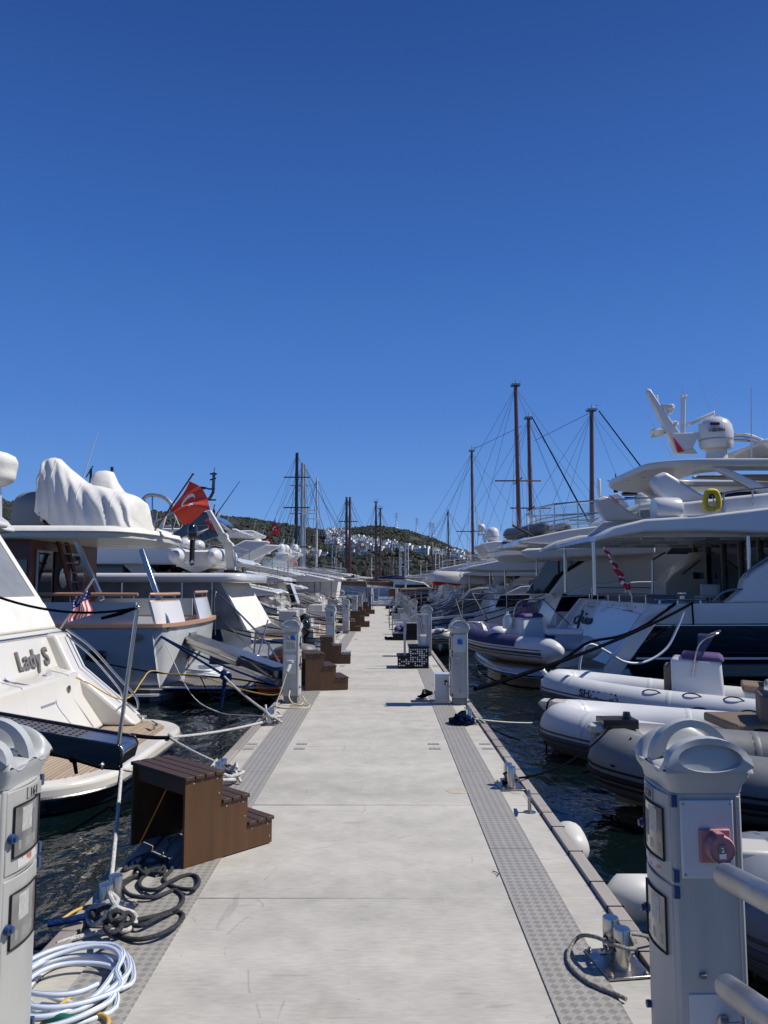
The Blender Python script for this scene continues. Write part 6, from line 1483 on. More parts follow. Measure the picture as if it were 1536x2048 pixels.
# ---------------------------------------------------------------- further yachts on the left
b5, F5 = motor_yacht('white yacht with a long pointed lettered wing and slanted white radar arch', -1, -3.9, 32.4, 4.7, 16, za=.75, zf=1.75, ou=.2, seed=5, mastk='hard', domes=0, ulen=9, hullm=gel)
m = MB(); m.prism(PB([(455, 1130), (540, 1085), (535, 1082), (490, 1080), (450, 1100), (430, 1128)], 33), 33.0, 33.3); m.build('radar_arch', gel, b5, bevel=.05); m = MB(); m.prism(PB([(455, 1130), (540, 1085), (535, 1082), (490, 1080), (450, 1100), (430, 1128)], 33), 36.3, 36.6); m.build('radar_arch', gel, b5, bevel=.05)
text('lettering', 'A Z I M U T', .2, (-6.75, 32.5, 2.08), (1, 0, .03), (0, 0, 1), lettg, b5, ext=.006)
fa, fb = P(478, 1160, 31.5), P(490, 1125, 31.5)
def S3(u, v):
    c00, c01, c10, c11 = P(489, 1128, 31.5), P(478, 1152, 31.5), P(492, 1142, 31.4), P(468, 1156, 31.6)
    p = c00.lerp(c01, v).lerp(c10.lerp(c11, v), u); return p+Vector((0, .1*math.sin(6*u), 0))
turkish_flag('small red flag drooping beside the long pointed white wing', fa, fb, S3, m=flagdk)
b6, F6 = motor_yacht('white yacht with long hardtop and two bulbous domes, one with a tied cover', -1, -4.7, 38.4, 5.2, 18, za=.9, zf=2.1, ou=-.3, seed=6, mastk='hard', domes=2, ulen=10, flyrail=True)
for a, b, c, d, lab in (((534, 1070), (551, 1040), 37.5, 8, 'red crescent flag flying left of the small white dome above the yachts'), ((523, 1100), (536, 1066), 37, 7, 'red crescent flag flying below another one in front of the black window band')):
    pa, pb = P(a[0], a[1], c), P(b[0], b[1], c)
    def S4(u, v, a=a, b=b, c=c):
        c00 = P(b[0]-1, b[1]+4, c); c01 = P(b[0]-14, b[1]+20, c); c10 = P(b[0]+10, b[1]+20, c); c11 = P(b[0]+3, b[1]+32, c)
        p = c00.lerp(c01, v).lerp(c10.lerp(c11, v), u); return p+Vector((0, .12*math.sin(6*u+v), 0))
    turkish_flag(lab, pa, pb, S4, m=flagdk)
b7, F7 = motor_yacht('white yacht with rounded stern tender garage and orange lifebuoys, seventh on the left', -1, -3.0, 44.3, 4.6, 15, za=.8, zf=1.85, ou=.1, seed=7, mastk='arch', domes=1, ulen=8)
b8, F8 = motor_yacht('pale yacht with navy hull stripe and canvas aft curtain, eighth on the left', -1, -2.4, 49.6, 4.4, 14, za=.7, zf=1.9, ou=.2, seed=8, mastk='none', domes=0, ulen=7, cover='aft', bandm=navy)
b9, F9 = motor_yacht('grey white yacht with tall dome mast, ninth on the left', -1, -2.9, 54.8, 4.6, 16, za=.9, zf=2.0, ou=-.1, seed=9, mastk='arch', domes=2, ulen=8, bandm=gelg)
b10, F10 = motor_yacht('white yacht moored on the left just before the far gangway', -1, -2.6, 60.4, 4.4, 14, za=1.0, zf=2.3, ou=.1, seed=10, mastk='arch', domes=1, ulen=7)
m = MB()
for px in (578, 584, 591): m.add([], []); m.tube([P(px, 1128, 43.8)+Vector((.10*math.cos(a), 0, .16*math.sin(a))) for a in [R(30*q) for q in range(12)]], .05, 6, closed=True)
m.build('lifebuoys', orange, b7, merge=False)
# white curved small cruisers filling the row at the water line
b11, F11 = motor_yacht('low white sports cruiser with raked windscreen between the canvas cornered boat and its neighbours', -1, -2.55, 27.6, 3.4, 10, za=.05, zf=1.25, ou=1.2, seed=11, mastk='arch', domes=0, ulen=5.0, posts=False, rails=False, plat=.8)
b12, F12 = motor_yacht('white sports cruiser with a slanted solar panel pillar on the left', -1, -2.3, 36.0, 2.2, 11, za=.15, zf=1.4, ou=1.4, seed=12, mastk='none', domes=0, ulen=5, posts=False, rails=False, plat=.7)
m = MB(); m.prism(PB([(571, 1168), (583, 1166), (598, 1208), (582, 1210)], 33.5), 33.3, 34.1); pn = m.build('panel_pillar', gel, b12, bevel=.04); m = MB(); m.prism(PB([(573, 1171), (581, 1170), (592, 1203), (584, 1205)], 33.28), 33.2, 33.28); m.build('solar_panel', glassd, pn)
# small inflatables under the bows, left middle
rib('grey inflatable dinghy with orange ends floating behind the open backed steps', (-1.75, 14.3), (-2.9, 16.9) if False else (-1.9, 17.2), W=1.4, tr=.22, zt=-.36, rise=.15, tubem=rubberg, stripem=orange, loops=False, cone=False)
rib('grey inflatable dinghy with orange patches under the canvas corner boat', (-2.2, 19.6), (-2.3, 22.6), W=1.5, tr=.24, zt=-.30, rise=.2, tubem=rubberg, stripem=orange, loops=False, outboard=True, cone=False)
m = MB()
for (x, y, z) in ((-1.75, 15.2, -.12), (-2.35, 16.1, -.12)): m.ball((x, y, z), .16, .22, .07)
m.build('orange_patch', orange, label='orange fabric patches on the grey dinghy behind the steps', cat='fabric')
for k, (a, b) in enumerate((((-3.1, 26.9, .55), (-3.1, 26.9, .18)), ((-2.75, 26.95, .62), (-2.75, 26.95, .25)), ((-4.4, 26.4, .7), (-4.4, 26.4, .3)))):
    fender(['black fender pair on the white sports cruiser, left one', 'black fender on the white sports cruiser, right one of the pair', 'black fender hanging beside the canvas corner boat'][k], a, b, .16, blackm)

# masts rising over the left row
sailboat('sailing boat with a thick black mast, tallest on the left', -8.0, 70, 13.7, mastdark, navy, 14, r=.19, spread=(.35, .62, .83))
sailboat('sailing boat with grey mast just right of the thick black mast', -7.9, 74, 13.4, alu, gel, 14, r=.2, spread=(.35, .62, .83))
sailboat('sailing boat with second grey mast beside the black one', -8.1, 78, 13.9, alu, gel, 13, r=.17)
sailboat('sailing boat with slim white mast left of the brown mast pair', -7.0, 80, 12.8, gel, gel, 12, r=.12)
sailboat('gulet with two close brown masts left of the pontoon end', -4.4, 90, 11.9, mastwood, gel, 11, r=.18, second=(-4.0, 11.9, 0), booms=False, gulet=True, spread=(.75,))
sailboat('gulet with a pair of slim brown masts at the end of the pontoon', -1.1, 105, 12.9, mastwood, gel, 11, r=.17, second=(-.5, 12.0, 0), booms=False, gulet=True, spread=(.5,), crown=True)
# ================================================================ RIGHT SIDE
# ---------------------------------------------------------------- nearest big yacht: white over navy
Y0_, Y1_ = 17.0, 23.2
BY = thing('motor_yacht', 'large navy hulled yacht with white topsides and script lettering on its white transom', 'yacht', (6, 20, WL), 'motor yachts moored stern to along the pontoon')
h = MB(); yc = (Y0_+Y1_)/2; B = Y1_-Y0_; secs = []; N = 14; L = 24
for i in range(N+1):
    t = i/N; hb = B/2*(.96+.04*min(1, t*4))*(1 if t < .5 else max(.02, 1-((t-.5)/.5)**2.1)); zs = 1.18+.9*t**1.8; zb = .74+.7*t**1.8
    def xx(z): return 4.75+L*t+(0 if i else 1)*1.22*max(0, (z-WL))/(1.8)+.9*t**3*(z-WL)
    pr_ = [(hb*.2, WL-.7), (hb*.86, WL-.2), (hb*.93, WL+.2), (hb*.97, zb-.5), (hb, zb), (hb*1.0, zs)]
    secs.append([(xx(z), yc-w, z) for w, z in pr_[::-1]]+[(xx(z), yc+w, z) for w, z in pr_])
n = len(secs[0]); mis = [1]*n; mis[0] = 0; mis[n-2] = 0; mis[n-1] = 0; mis[5] = 1
h.loft(secs, mis=mis); h.m[-2] = 0; h.build('hull', [gel, navy, gel], BY, smooth=40)
# chrome trim, boot line, hull windows
def side_strip(z0, z1, x0, x1, off, mt, nm):
    m = MB(); m.box(x0, x1, Y0_-off, Y0_+.06, z0, z1); return m.build(nm, mt, BY, bevel=.01)
side_strip(.705, .74, 5.75, 19, .03, steel, 'chrome_trim')
side_strip(-.02, .03, 5.5, 16, .0, gel, 'white_stripe')
m = MB(); m.box(6.4, 12.5, Y0_+.015, Y0_+.1, -.42, -.10); m.build('hull_window', glassd, BY, bevel=.05)
# transom facing: garage door outline, script
def TX(z, o=0): return 4.75+1.22*(z-WL)/1.8-o
m = MB(); q = [(17.55, .95), (19.6, 1.02), (22.6, 1.02), (22.6, -.30), (17.75, -.30)]
for (ya, za_), (yb, zb_) in zip(q, q[1:]+q[:1]): m.tube([(TX(za_, .004), ya, za_), (TX(zb_, .004), yb, zb_)], .008, 5)
m.build('garage_door_seam', gelg, BY)
m = MB()
for y in (18.6, 21.9): m.box(TX(1.0, .02), TX(1.0, -.03), y-.35, y+.35, .985, 1.0)
m.build('vent_slot', blackm, BY)
m = MB()
for k in range(8): m.lathe([(.018, -.01), (.018, .01)], (TX(1.09, .008), 18.2+k*.6, 1.09), 8, 'X')
m.build('rivets', gelg, BY)
STR = [[(1163, 1222), (1166, 1224), (1160, 1240), (1153, 1262), (1147, 1268)], [(1160, 1232), (1153, 1234), (1149, 1242), (1151, 1247), (1156, 1244), (1160, 1236), (1163, 1230)],
       [(1163, 1244), (1167, 1234), (1165, 1243), (1169, 1245), (1173, 1236), (1171, 1244), (1174, 1246), (1178, 1238), (1177, 1245), (1180, 1246), (1184, 1238), (1182, 1245), (1177, 1247)], [(1172, 1229), (1175, 1227)]]
m = MB()
def on_tr(px, py):
    # intersection of the view ray with the raked transom plane (fixed once, in metres)
    lo, hi = 15.0, 26.0
    for _ in range(40):
        mid = (lo+hi)/2; p = P(px, py, mid)
        if p.x > TX(p.z, .012): hi = mid
        else: lo = mid
    p = P(px, py, (lo+hi)/2); return (p.y, p.z)
for s_ in STR:
    pts = [on_tr(a, b) for a, b in s_]; sp = spline([Vector((TX(z, .015), y, z)) for y, z in pts], 6)
    m.tube(sp, [.022+.016*abs(math.sin(i*.55)) for i in range(len(sp))], 6)
m.build('script_lettering', paintblk, BY, smooth=60, merge=False)
# side plates flanking the transom
m = MB(); m.prism([(4.55, WL+.1), (5.85, 1.18), (6.25, 1.18), (5.0, WL+.1)], Y0_-.06, Y0_+.14); m.build('transom_wing', gel, BY, bevel=.03)
m = MB(); m.prism([(4.45, WL+.1), (5.85, 1.2), (6.2, 1.2), (4.9, WL+.1)], Y1_-.14, Y1_+.06); m.build('transom_wing', gel, BY, bevel=.03)
m = MB(); m.lathe([(.11, -.02), (.12, .02), (.03, .03)], (5.45, Y0_-.03, .42), 16, 'Y', sx=.6, sy=1.6); m.build('oval_port', gelc, BY)
# swim platform, curved
m = MB(); pp = [(5.4, 17.1), (3.6, 16.7), (2.9, 17.1), (2.55, 18.2), (2.45, 20), (2.55, 21.8), (3.0, 22.8), (5.4, 23.1)]
m.plan([(p.x, p.y) for p in spline([(a, b, 0) for a, b in pp], 4)], -.42, -.22); o = m.build('swim_platform', gelg, BY, bevel=.05)
m = MB(); m.plan([(3.9+(p.x-3.9)*.94, 20+(p.y-20)*.95) for p in spline([(a, b, 0) for a, b in pp], 4)], -.22, -.212); m.build('teak_deck', teak, o)
m = MB(); m.plan([(3.9+(p.x-3.9)*.97, 20+(p.y-20)*.97) for p in spline([(a, b, 0) for a, b in pp], 4)], -.60, -.42); m.build('platform_underside', navy, o)
m = MB(); m.tube([(p.x, p.y, -.34) for p in spline([(a, b, 0) for a, b in pp], 4)], .03, 6); m.build('rub_rail', steel, o)
# cockpit
m = MB(); m.box(5.9, 20, Y0_+.2, Y1_-.2, 1.0, 1.08); m.build('cockpit_sole', teak, BY)
m = MB(); m.prism([(6.35, 1.0), (6.3, 1.32), (6.45, 1.36), (6.9, 1.36), (6.9, 1.0)], 18.2, 22.2); m.build('aft_sofa', mat('sofa_grey_blue', (.10, .12, .15), .6), BY, bevel=.06, seg=3)
m = MB(); rail(m, [(6.05, y, 1.18) for y in (17.9, 18.9, 19.9, 20.9, 21.9, 22.8)], .17, .018, mid=False); m.build('stern_rail', steel, BY)
m = MB(); rail(m, [(x, Y1_-.1, 1.18) for x in (6.2, 7.2, 8.2, 9.2, 10.2)], .34, .018); m.build('side_rail', steel, BY)
# moulded flying stairs (far side) and bulkhead with sliding doors
m = MB(); m.prism(PB([(1330, 1206), (1330, 1168), (1345, 1150), (1398, 1112), (1408, 1102), (1416, 1106), (1426, 1118), (1428, 1206)], 21.6), 21.6, 22.7); o = m.build('flybridge_stair', gelc, BY, bevel=.04)
e = P(1397, 1151, 21.55); m = MB(); m.box(e.x-.14, e.x+.14, 21.56, 21.62, e.z-.09, e.z+.09); m.build('step_light', black, o)
m = MB()
for a, b in (((1305, 1120), (1305, 1195)), ((1305, 1120), (1330, 1105)), ((1365, 1148), (1400, 1120))): m.tube([P(*a, 21.3), P(*b, 21.3)], .03, 7)
m.build('stair_rail', steel, BY)
m = MB(); m.box(9.1, 9.2, Y0_+.6, Y1_-.6, 1.05, 2.75); m.build('saloon_door', glassd, BY)
for y in (Y0_+.6, 18.6, 19.6, 20.6, 21.6, Y1_-.7): MB().box(9.03, 9.1, y, y+.08, 1.05, 2.75).build('door_frame', plinth, BY)
m = MB(); m.box(8.8, 22, Y0_+.55, Y0_+.62, 1.2, 2.72); m.build('saloon_window', glassd, BY)
m = MB(); m.prism([(9.05, 1.1), (8.85, 1.6), (9.15, 2.75), (9.5, 2.75), (9.3, 1.1)], Y0_+.5, Y0_+.64); m.build('side_pillar', gelc, BY, bevel=.02)
m = MB(); m.prism(PB([(1330, 1075), (1500, 1075), (1500, 1140), (1440, 1100), (1380, 1078)], 22.9), 22.75, 22.95); m.build('inner_coaming', gelc, BY)
for k, y in enumerate((19.2, 20.0)):
    c = thing('deck_chair', ['pale cockpit chair on the left in the large navy yacht', 'pale cockpit chair on the right in the large navy yacht'][k], 'chair', (8.1+.35*k, y, 1.08), 'cockpit chairs')
    x = 7.85+.42*k
    m = MB(); m.box(x, x+.42, y, y+.42, 1.28, 1.33); m.build('seat', canvas, c, bevel=.02)
    m = MB(); m.box(x+.0, x+.42, y-.02, y+.02, 1.33, 1.62); m.build('backrest', canvas, c, bevel=.02)
    m = MB()
    for a in (x+.03, x+.39):
        for b in (y+.03, y+.39): m.tube([(a, b, 1.08), (a, b, 1.3)], .014, 6)
    m.build('legs', steel, c)
m = MB(); m.prism(PB([(1455, 1206), (1486, 1180), (1490, 1160), (1502, 1145), (1545, 1118), (1640, 1100), (1640, 1206)], Y0_+.05), Y0_+.05, Y0_+.4); m.build('side_coaming', gel, BY, bevel=.05)
m = MB(); m.tube(spline([P(1425, 1203, Y0_+.1), P(1447, 1185, Y0_+.1), P(1480, 1178, Y0_+.1), P(1560, 1177, Y0_+.1)], 5), .025, 8); m.tube(spline([P(1490, 1155, Y0_+.05), P(1500, 1140, Y0_+.05), P(1550, 1106, Y0_+.05)], 5), .03, 8); m.build('boarding_rail', steel, BY)
m = MB(); w = P(1365, 1198, Y0_+.4); m.lathe([(.10, 0), (.11, .05), (.06, .09), (.06, .17), (.11, .22), (.11, .25)], (w.x, w.y, 1.18), 16)
m.tube([(6.0, Y0_+.15, 1.27), (7.1, Y0_+.15, 1.27)], .022, 8)
for x in (6.1, 6.5, 7.0): m.tube([(x, Y0_+.15, 1.18), (x, Y0_+.15, 1.27)], .022, 6)
m.build('mooring_winch', steel, BY)
for x, y, top in ((P(1191, 1100, 17.25).x+0, 17.4, 2.62), (P(1497, 1100, 17.3).x, 17.3, 2.7), (P(1131, 1100, 22.8).x, 22.9, 2.66)):
    MB().tube([(x, y, 1.38), (x, y, top)], .045, 12).build('roof_post', steel, BY)
# overhang (upper deck)
OV = PB([(1187, 1083), (1194, 1072), (1228, 1053), (1290, 1038), (1400, 1031), (1560, 1012), (1800, 1005), (1800, 1070), (1540, 1066), (1400, 1062), (1290, 1064), (1225, 1075)], Y0_)
for ya_, yb_ in ((Y0_, Y0_+.5), (Y1_-.5, Y1_)): m = MB(); m.prism(OV, ya_, yb_); m.build('flybridge_wing', gel, BY, bevel=.06, seg=3)
xt = OV[0][0]; m = MB(); m.prism([(xt+.35, 2.66), (xt+.45, 2.78), (xt+1.2, 2.98), (16, 3.2), (16, 2.72), (xt+1.2, 2.68)], Y0_+.45, Y1_-.45); o = m.build('flybridge_deck', gelc, BY)
m = MB()
for i in range(9):
    for j in range(3): x = xt+1.4+i*.95; m.box(x, x+.55, 18+j*1.7, 18.12+j*1.7, 2.655, 2.69)
m.build('ceiling_lights', gelg, o)
b_ = MB(); b_.prism(PB([(1300, 1042), (1330, 1035), (1800, 1020), (1800, 985), (1540, 985), (1470, 992), (1380, 1003), (1340, 1005)], Y0_+.3), Y0_+.3, Y0_+.55); b_.build('flybridge_coaming', gel, BY, bevel=.06, seg=3); b_ = MB(); b_.prism(PB([(1300, 1042), (1330, 1035), (1800, 1020), (1800, 985), (1540, 985), (1470, 992), (1380, 1003), (1340, 1005)], Y0_+.3), Y1_-.6, Y1_-.35); b_.build('flybridge_coaming', gel, BY, bevel=.06, seg=3)
q = P(1343, 1016, Y0_+.1); m = MB(); m.lathe([(.24, -.30), (.27, -.25), (.27, .25), (.24, .30)], (q.x, q.y+.3, q.z), 20, 'X'); m.build('crane_housing', gel, BY, smooth=40)
q = P(1350, 1035, Y0_+.3); m = MB(); m.lathe([(.30, -.18), (.20, .0), (.24, .2)], (q.x, q.y+.2, q.z), 20); m.build('crane_base', gelc, BY, smooth=50)
m = MB(); m.prism(PB([(1420, 985), (1800, 975), (1800, 1000), (1420, 1005)], 18.0), 18.0, 18.2); m.build('dark_seat_base', canvasb, BY)
m = MB(); m.tube(spline([P(1440, 1012, 17.2), P(1445, 990, 17.2), P(1470, 982, 17.2), P(1560, 972, 17.2)], 5), .026, 8); m.tube([P(1505, 1010, 17.2), P(1505, 979, 17.2)], .022, 7); m.tube([P(1449, 1030, 17.25), P(1447, 985, 17.25)], .026, 7); m.build('flybridge_rail', steel, BY)
# hardtop with a real opening
m = MB(); zA, zB = 4.28, 4.46
def rr_pts(x0, x1, y0, y1, r, n=6):
    out = []
    for cx, cy, a0 in ((x1-r, y1-r, 0), (x0+r, y1-r, 90), (x0+r, y0+r, 180), (x1-r, y0+r, 270)):
        for k in range(n+1): a = R(a0+90*k/n); out.append((cx+r*math.cos(a), cy+r*math.sin(a)))
    return out
o_ = rr_pts(6.35, 16, 17.5, 22.7, 1.3); i_ = rr_pts(7.9, 12.6, 18.6, 21.6, .9); nn = len(o_)
lv = lambda p: .12*math.cos((p[1]-20.1)/2.6*1.2)
vs = [(p[0], p[1], zA+lv(p)) for p in o_]+[(p[0]+.0, p[1], zB+lv(p)) for p in o_]+[(p[0], p[1], zA+lv(p)) for p in i_]+[(p[0], p[1], zB+lv(p)) for p in i_]
fs = []
for k in range(nn):
    k2 = (k+1) % nn; fs += [(k, k2, nn+k2, nn+k), (2*nn+k, 3*nn+k, 3*nn+k2, 2*nn+k2), (k, 2*nn+k, 2*nn+k2, k2), (nn+k, nn+k2, 3*nn+k2, 3*nn+k)]
m.add(vs, fs); HT = m.build('hardtop', gelc, BY, bevel=.05, seg=3)
m = MB()
for k in range(4): m.tube([(7.9, 19.2+.12*k, 4.34), (12.6, 19.6+.5*k, 4.42)], .03, 7)
for k in range(3): m.tube(spline([P(1468, 868+6*k, 19.5), P(1500, 870+6*k, 19.5), P(1530, 882+6*k, 19.5), P(1580, 905+6*k, 19.5)], 5), .03, 7)
m.build('roof_rails', steel, HT)
for y0 in (17.55, 22.35):
    lp = PB([(1332, 1008), (1440, 1006), (1398, 985), (1360, 960), (1330, 942), (1308, 952), (1302, 968), (1318, 990)], 17.6)
    m = MB(); m.prism(lp, y0, y0+.28); m.build('hardtop_leg', gel, BY, bevel=.09, seg=3)
    lp = PB([(1425, 935), (1450, 935), (1560, 985), (1620, 1010), (1560, 1010)], 17.6); m = MB(); m.prism(lp, y0, y0+.2); m.build('hardtop_strut', gel, BY, bevel=.04)
m = MB(); m.prism(PB([(1462, 905), (1480, 897), (1560, 890), (1700, 890), (1700, 925), (1560, 930), (1490, 930)], 20.5), 18.8, 21.6); m.build('raised_roof', gel, BY, bevel=.12, seg=4)
d1 = dome(BY, P(1433, 901, 20), .44, .90)
dc = P(1433, 901, 20)
text('lettering', 'VISION', .13, (dc.x-.36, dc.y-.38, dc.z+.42), (1, -.25, 0), (0, 0, 1), lettg, d1, ext=.03)
MB().box(dc.x-.30, dc.x-.08, dc.y-.44, dc.y-.36, dc.z+.60, dc.z+.66).build('badge', canvasb, d1)
m = MB(); m.lathe([(.3, -.35), (.25, 0)], dc, 16); m.build('dome_base', gel, BY)
m = MB(); m.prism(PB([(1350, 908), (1394, 908), (1352, 858), (1320, 812), (1299, 780), (1292, 783), (1312, 825), (1330, 862)], 20.2), 20.1, 20.3); m.prism(PB([(1340, 868), (1420, 866), (1390, 880), (1380, 900), (1355, 905)], 20.2), 20.05, 20.35)
M1 = m.build('radar_mast', gel, BY, bevel=.03)
m = MB(); m.tube([P(1302, 875, 20.2), P(1345, 862, 20.2)], .04, 6); m.lathe([(.05, -.1), (.17, 0), (.19, .06), (.12, .1)], P(1314, 866, 20.2), 14); m.build('side_antenna', gel, M1)
m = MB(); m.lathe([(.05, -.06), (.1, 0), (.1, .07), (.02, .12)], P(1350, 850, 20.2), 12); m.build('small_dome', gel, M1)
m = MB()
m.lathe([(.07, -.12), (.09, -.04), (.12, 0), (.12, .10)], P(1340, 818, 20.2), 12); m.box(P(1325, 805, 20).x, P(1350, 805, 20).x, 20.1, 20.35, P(1330, 814, 20).z, P(1330, 806, 20).z); m.lathe([(.06, -.08), (.06, .08)], P(1312, 797, 20.2), 10); m.tube([P(1293, 781, 20.2), P(1300, 781, 20.2)], .05, 6); m.build('searchlight', gel, M1, bevel=.01)
q = P(1405, 840, 20.2); m = MB(); m.loft([[(q.x-.35, 20.2, q.z-.15), (q.x-.35, 20.5, q.z-.15), (q.x-.35, 20.5, q.z-.05), (q.x-.35, 20.2, q.z-.05)], [(q.x+.35, 20.2, q.z+.12), (q.x+.35, 20.5, q.z+.12), (q.x+.35, 20.5, q.z+.26), (q.x+.35, 20.2, q.z+.26)]]); m.lathe([(.12, -.4), (.12, -.1)], q, 10); m.build('open_radar', gel, BY, bevel=.03)
m = MB(); a = P(1364, 900, 20.6); b = P(1366, 790, 20.6)
for dx in (-.03, .05): m.tube([a+Vector((dx, 0, 0)), b+Vector((dx, 0, 0))], .03, 6)
m.tube([b, b+Vector((0, 0, .2))], .012, 5); m.tube([b+Vector((-.08, 0, -.06)), b+Vector((.12, 0, -.02))], .035, 6); m.build('light_mast', gel, BY)
whip(BY, P(1503, 930, 19), P(1502, 776, 19), .014); whip(BY, P(1424, 835, 20.5), P(1400, 762, 20.5), .006); whip(BY, P(1440, 832, 20.5), P(1427, 765, 20.5), .006); whip(BY, P(1345, 915, 20.4), P(1292, 825, 20.4), .006)
m = MB(); m.add([P(1345, 872, 20), P(1369, 903, 20), P(1356, 905, 20.05)], [(0, 1, 2)]); m.add([P(1345, 872, 20.01), P(1369, 903, 20.01), P(1356, 905, 20.06)], [(2, 1, 0)]); m.build('red_pennant', flagdk, label='small red pennant at the foot of the white radar mast', cat='flag', smooth=0)
# lifebuoy
t = thing('lifebuoy', 'yellow horseshoe lifebuoy hanging on the upper rail of the navy yacht', 'lifebuoy', P(1424, 1020, 17.1))
c = P(1424, 1000, 17.1); m = MB(); m.tube(spline([c+Vector(v) for v in ((.03, 0, -.20), (.13, 0, -.16), (.15, 0, 0), (.10, 0, .17), (0, 0, .20), (-.10, 0, .17), (-.15, 0, 0), (-.13, 0, -.16), (-.03, 0, -.20))], 5), .062, 12); m.build('ring', yellow, t, smooth=60)
m = MB(); m.tube(spline([c+Vector((.0, -.02, .1)), c+Vector((.03, -.02, -.05)), c+Vector((0, -.02, -.24)), c+Vector((-.02, -.02, -.30))], 4), .012, 6); m.build('line', ropew, t)
# furled ensign
fa, fb = P(1262, 1190, 17.9), P(1208, 1093, 17.9); t = thing('flag', 'red and white flag rolled round its slanting white staff on the navy yacht', 'flag', fa)
MB().tube([fa, fb], .025, 8).build('flagpole', gel, t)
sp = [fa.lerp(fb, .12+.80*k/26) for k in range(27)]; m = MB(); m.tube([p+Vector((.03*math.sin(k*.9), .03*math.cos(k*.9), 0)) for k, p in enumerate(sp)], [.065*(1-.6*k/26)+.015*abs(math.sin(k*.8)) for k in range(27)], 10)
nf = len(m.f)
for i in range(nf): m.m[i] = 1 if ((i//10)+(i % 10)//3) % 5 == 0 and i < 260 else 0
m.build('rolled_cloth', [flagdk, flagw], t, smooth=60)
# mooring lines of the navy yacht
cle = P(1385, 1206, 17.1)
rope('mooring_rope', 'upper of two thick black lines from the navy yacht down to the right bollard', sag(cle, P(950, 1378, 10.6), .12)+[], .030, ropeb)
rope('mooring_rope', 'lower thick black line of the navy yacht with a kink towards the tender bow', spline([P(1350, 1208, 17.1), P(1290, 1250, 16.6), P(1240, 1272, 16.3), P(1180, 1284, 16.0), P(1140, 1310, 15.8), P(1090, 1345, 15.5)], 6), .030, ropeb)
rope('water_hose', 'white hose drooping along the navy hull from the winch to the transom', spline([P(1372, 1212, 16.9), P(1352, 1262, 16.8), P(1330, 1300, 16.7), P(1290, 1324, 16.6), P(1250, 1324, 16.5), P(1215, 1304, 16.4), P(1185, 1289, 16.35), P(1168, 1296, 16.3), P(1160, 1325, 16.3), P(1158, 1350, 16.3)], 6), .028, hosew, 'hose')
rope('mooring_rope', 'short black line hanging from the winch of the navy yacht', [P(1384, 1206, 16.95), P(1387, 1250, 16.95)], .02, ropeb)

# ---------------------------------------------------------------- tenders at the right
rib('navy and cream tender with purple console cover resting on the navy yacht platform', (2.25, 19.9), (4.1, 17.3), W=1.8, tr=.27, zt=.18, rise=.22, tubem=rubber, stripem=strake, hullm=gelc, console=dict(u=1.0, w=.8, h=.95, cover=canvasp, m=gel, seat=tan, ws=mat('purple_screen', (.05, .035, .09), .1, alpha=.55, coat=1), noseat=True), loops=False)
tn = [o for o in bpy.data.objects if o.name.startswith('inflatable_tender') and o.get('label', '').startswith('navy and cream')][0]
# navy top cover over the tubes
m = MB(); wv = .90-.27; ax = Vector((2.25-4.1, 19.9-17.3, 0)); LL = ax.length; ax.normalize(); lat = Vector((-ax.y, ax.x, 0)); o3 = Vector((4.1, 17.3, .18))
for sg in (1, -1):
    side = [(-.25, wv, .01), (.25*LL, wv, 0), (.55*LL, wv, .03), (.78*LL, wv*.86, .10), (.93*LL, wv*.45, .19), (LL-.27, 0, .22)]
    pts = spline([o3+ax*a+lat*sg*b+Vector((0, 0, c)) for a, b, c in side[1:]], 5); secs = []
    for i, p in enumerate(pts):
        t_ = (pts[min(i+1, len(pts)-1)]-pts[max(i-1, 0)]).normalized(); nr = Vector((t_.y, -t_.x, 0)).normalized(); rr0 = .281
        secs.append([p+nr*rr0*math.cos(a)+Vector((0, 0, rr0*math.sin(a))) for a in [R(10+160*k/8) for k in range(9)]])
    m.loft(secs, closed=False, cap=False)
m.build('tube_cover', canvasb, tn, smooth=60, merge=False)
m = MB(); c = o3+ax*.25-lat*wv*.2+Vector((0, 0, .34)); m.box(c.x-.42, c.x+.42, c.y-.16, c.y+.16, c.z-.05, c.z+.10); m.build('life_raft', gel, label='white box shaped life raft strapped on the tube of the navy tender', cat='life raft', bevel=.05)
m = MB(); c = o3+ax*2.2+Vector((0, 0, .26)); m.ball(c, .24, .22, .16); m.build('anchor_bag', gel, label='white bag lying in the bow of the navy tender', cat='bag')
m = MB(); c = P(1015, 1240, 18.2); m.lathe([(.11, -.2), (.12, .0), (.07, .12), (.03, .14), (.03, .2)], c, 14); m.build('fire_bottle', gel, label='white bottle with black nozzle on the navy tender console', cat='bottle')
m = MB()
for a, b in (((912, 1198), (928, 1245)), ((912, 1198), (1088, 1200)), ((1088, 1200), (1070, 1240)), ((1088, 1200), (1140, 1250)), ((945, 1186), (975, 1240)), ((945, 1186), (1010, 1188))): m.tube([P(*a, 20), P(*b, 20)], .014, 5)
m.build('davit_lines', steel, label='thin steel frame of lines standing over the navy tender', cat='frame')

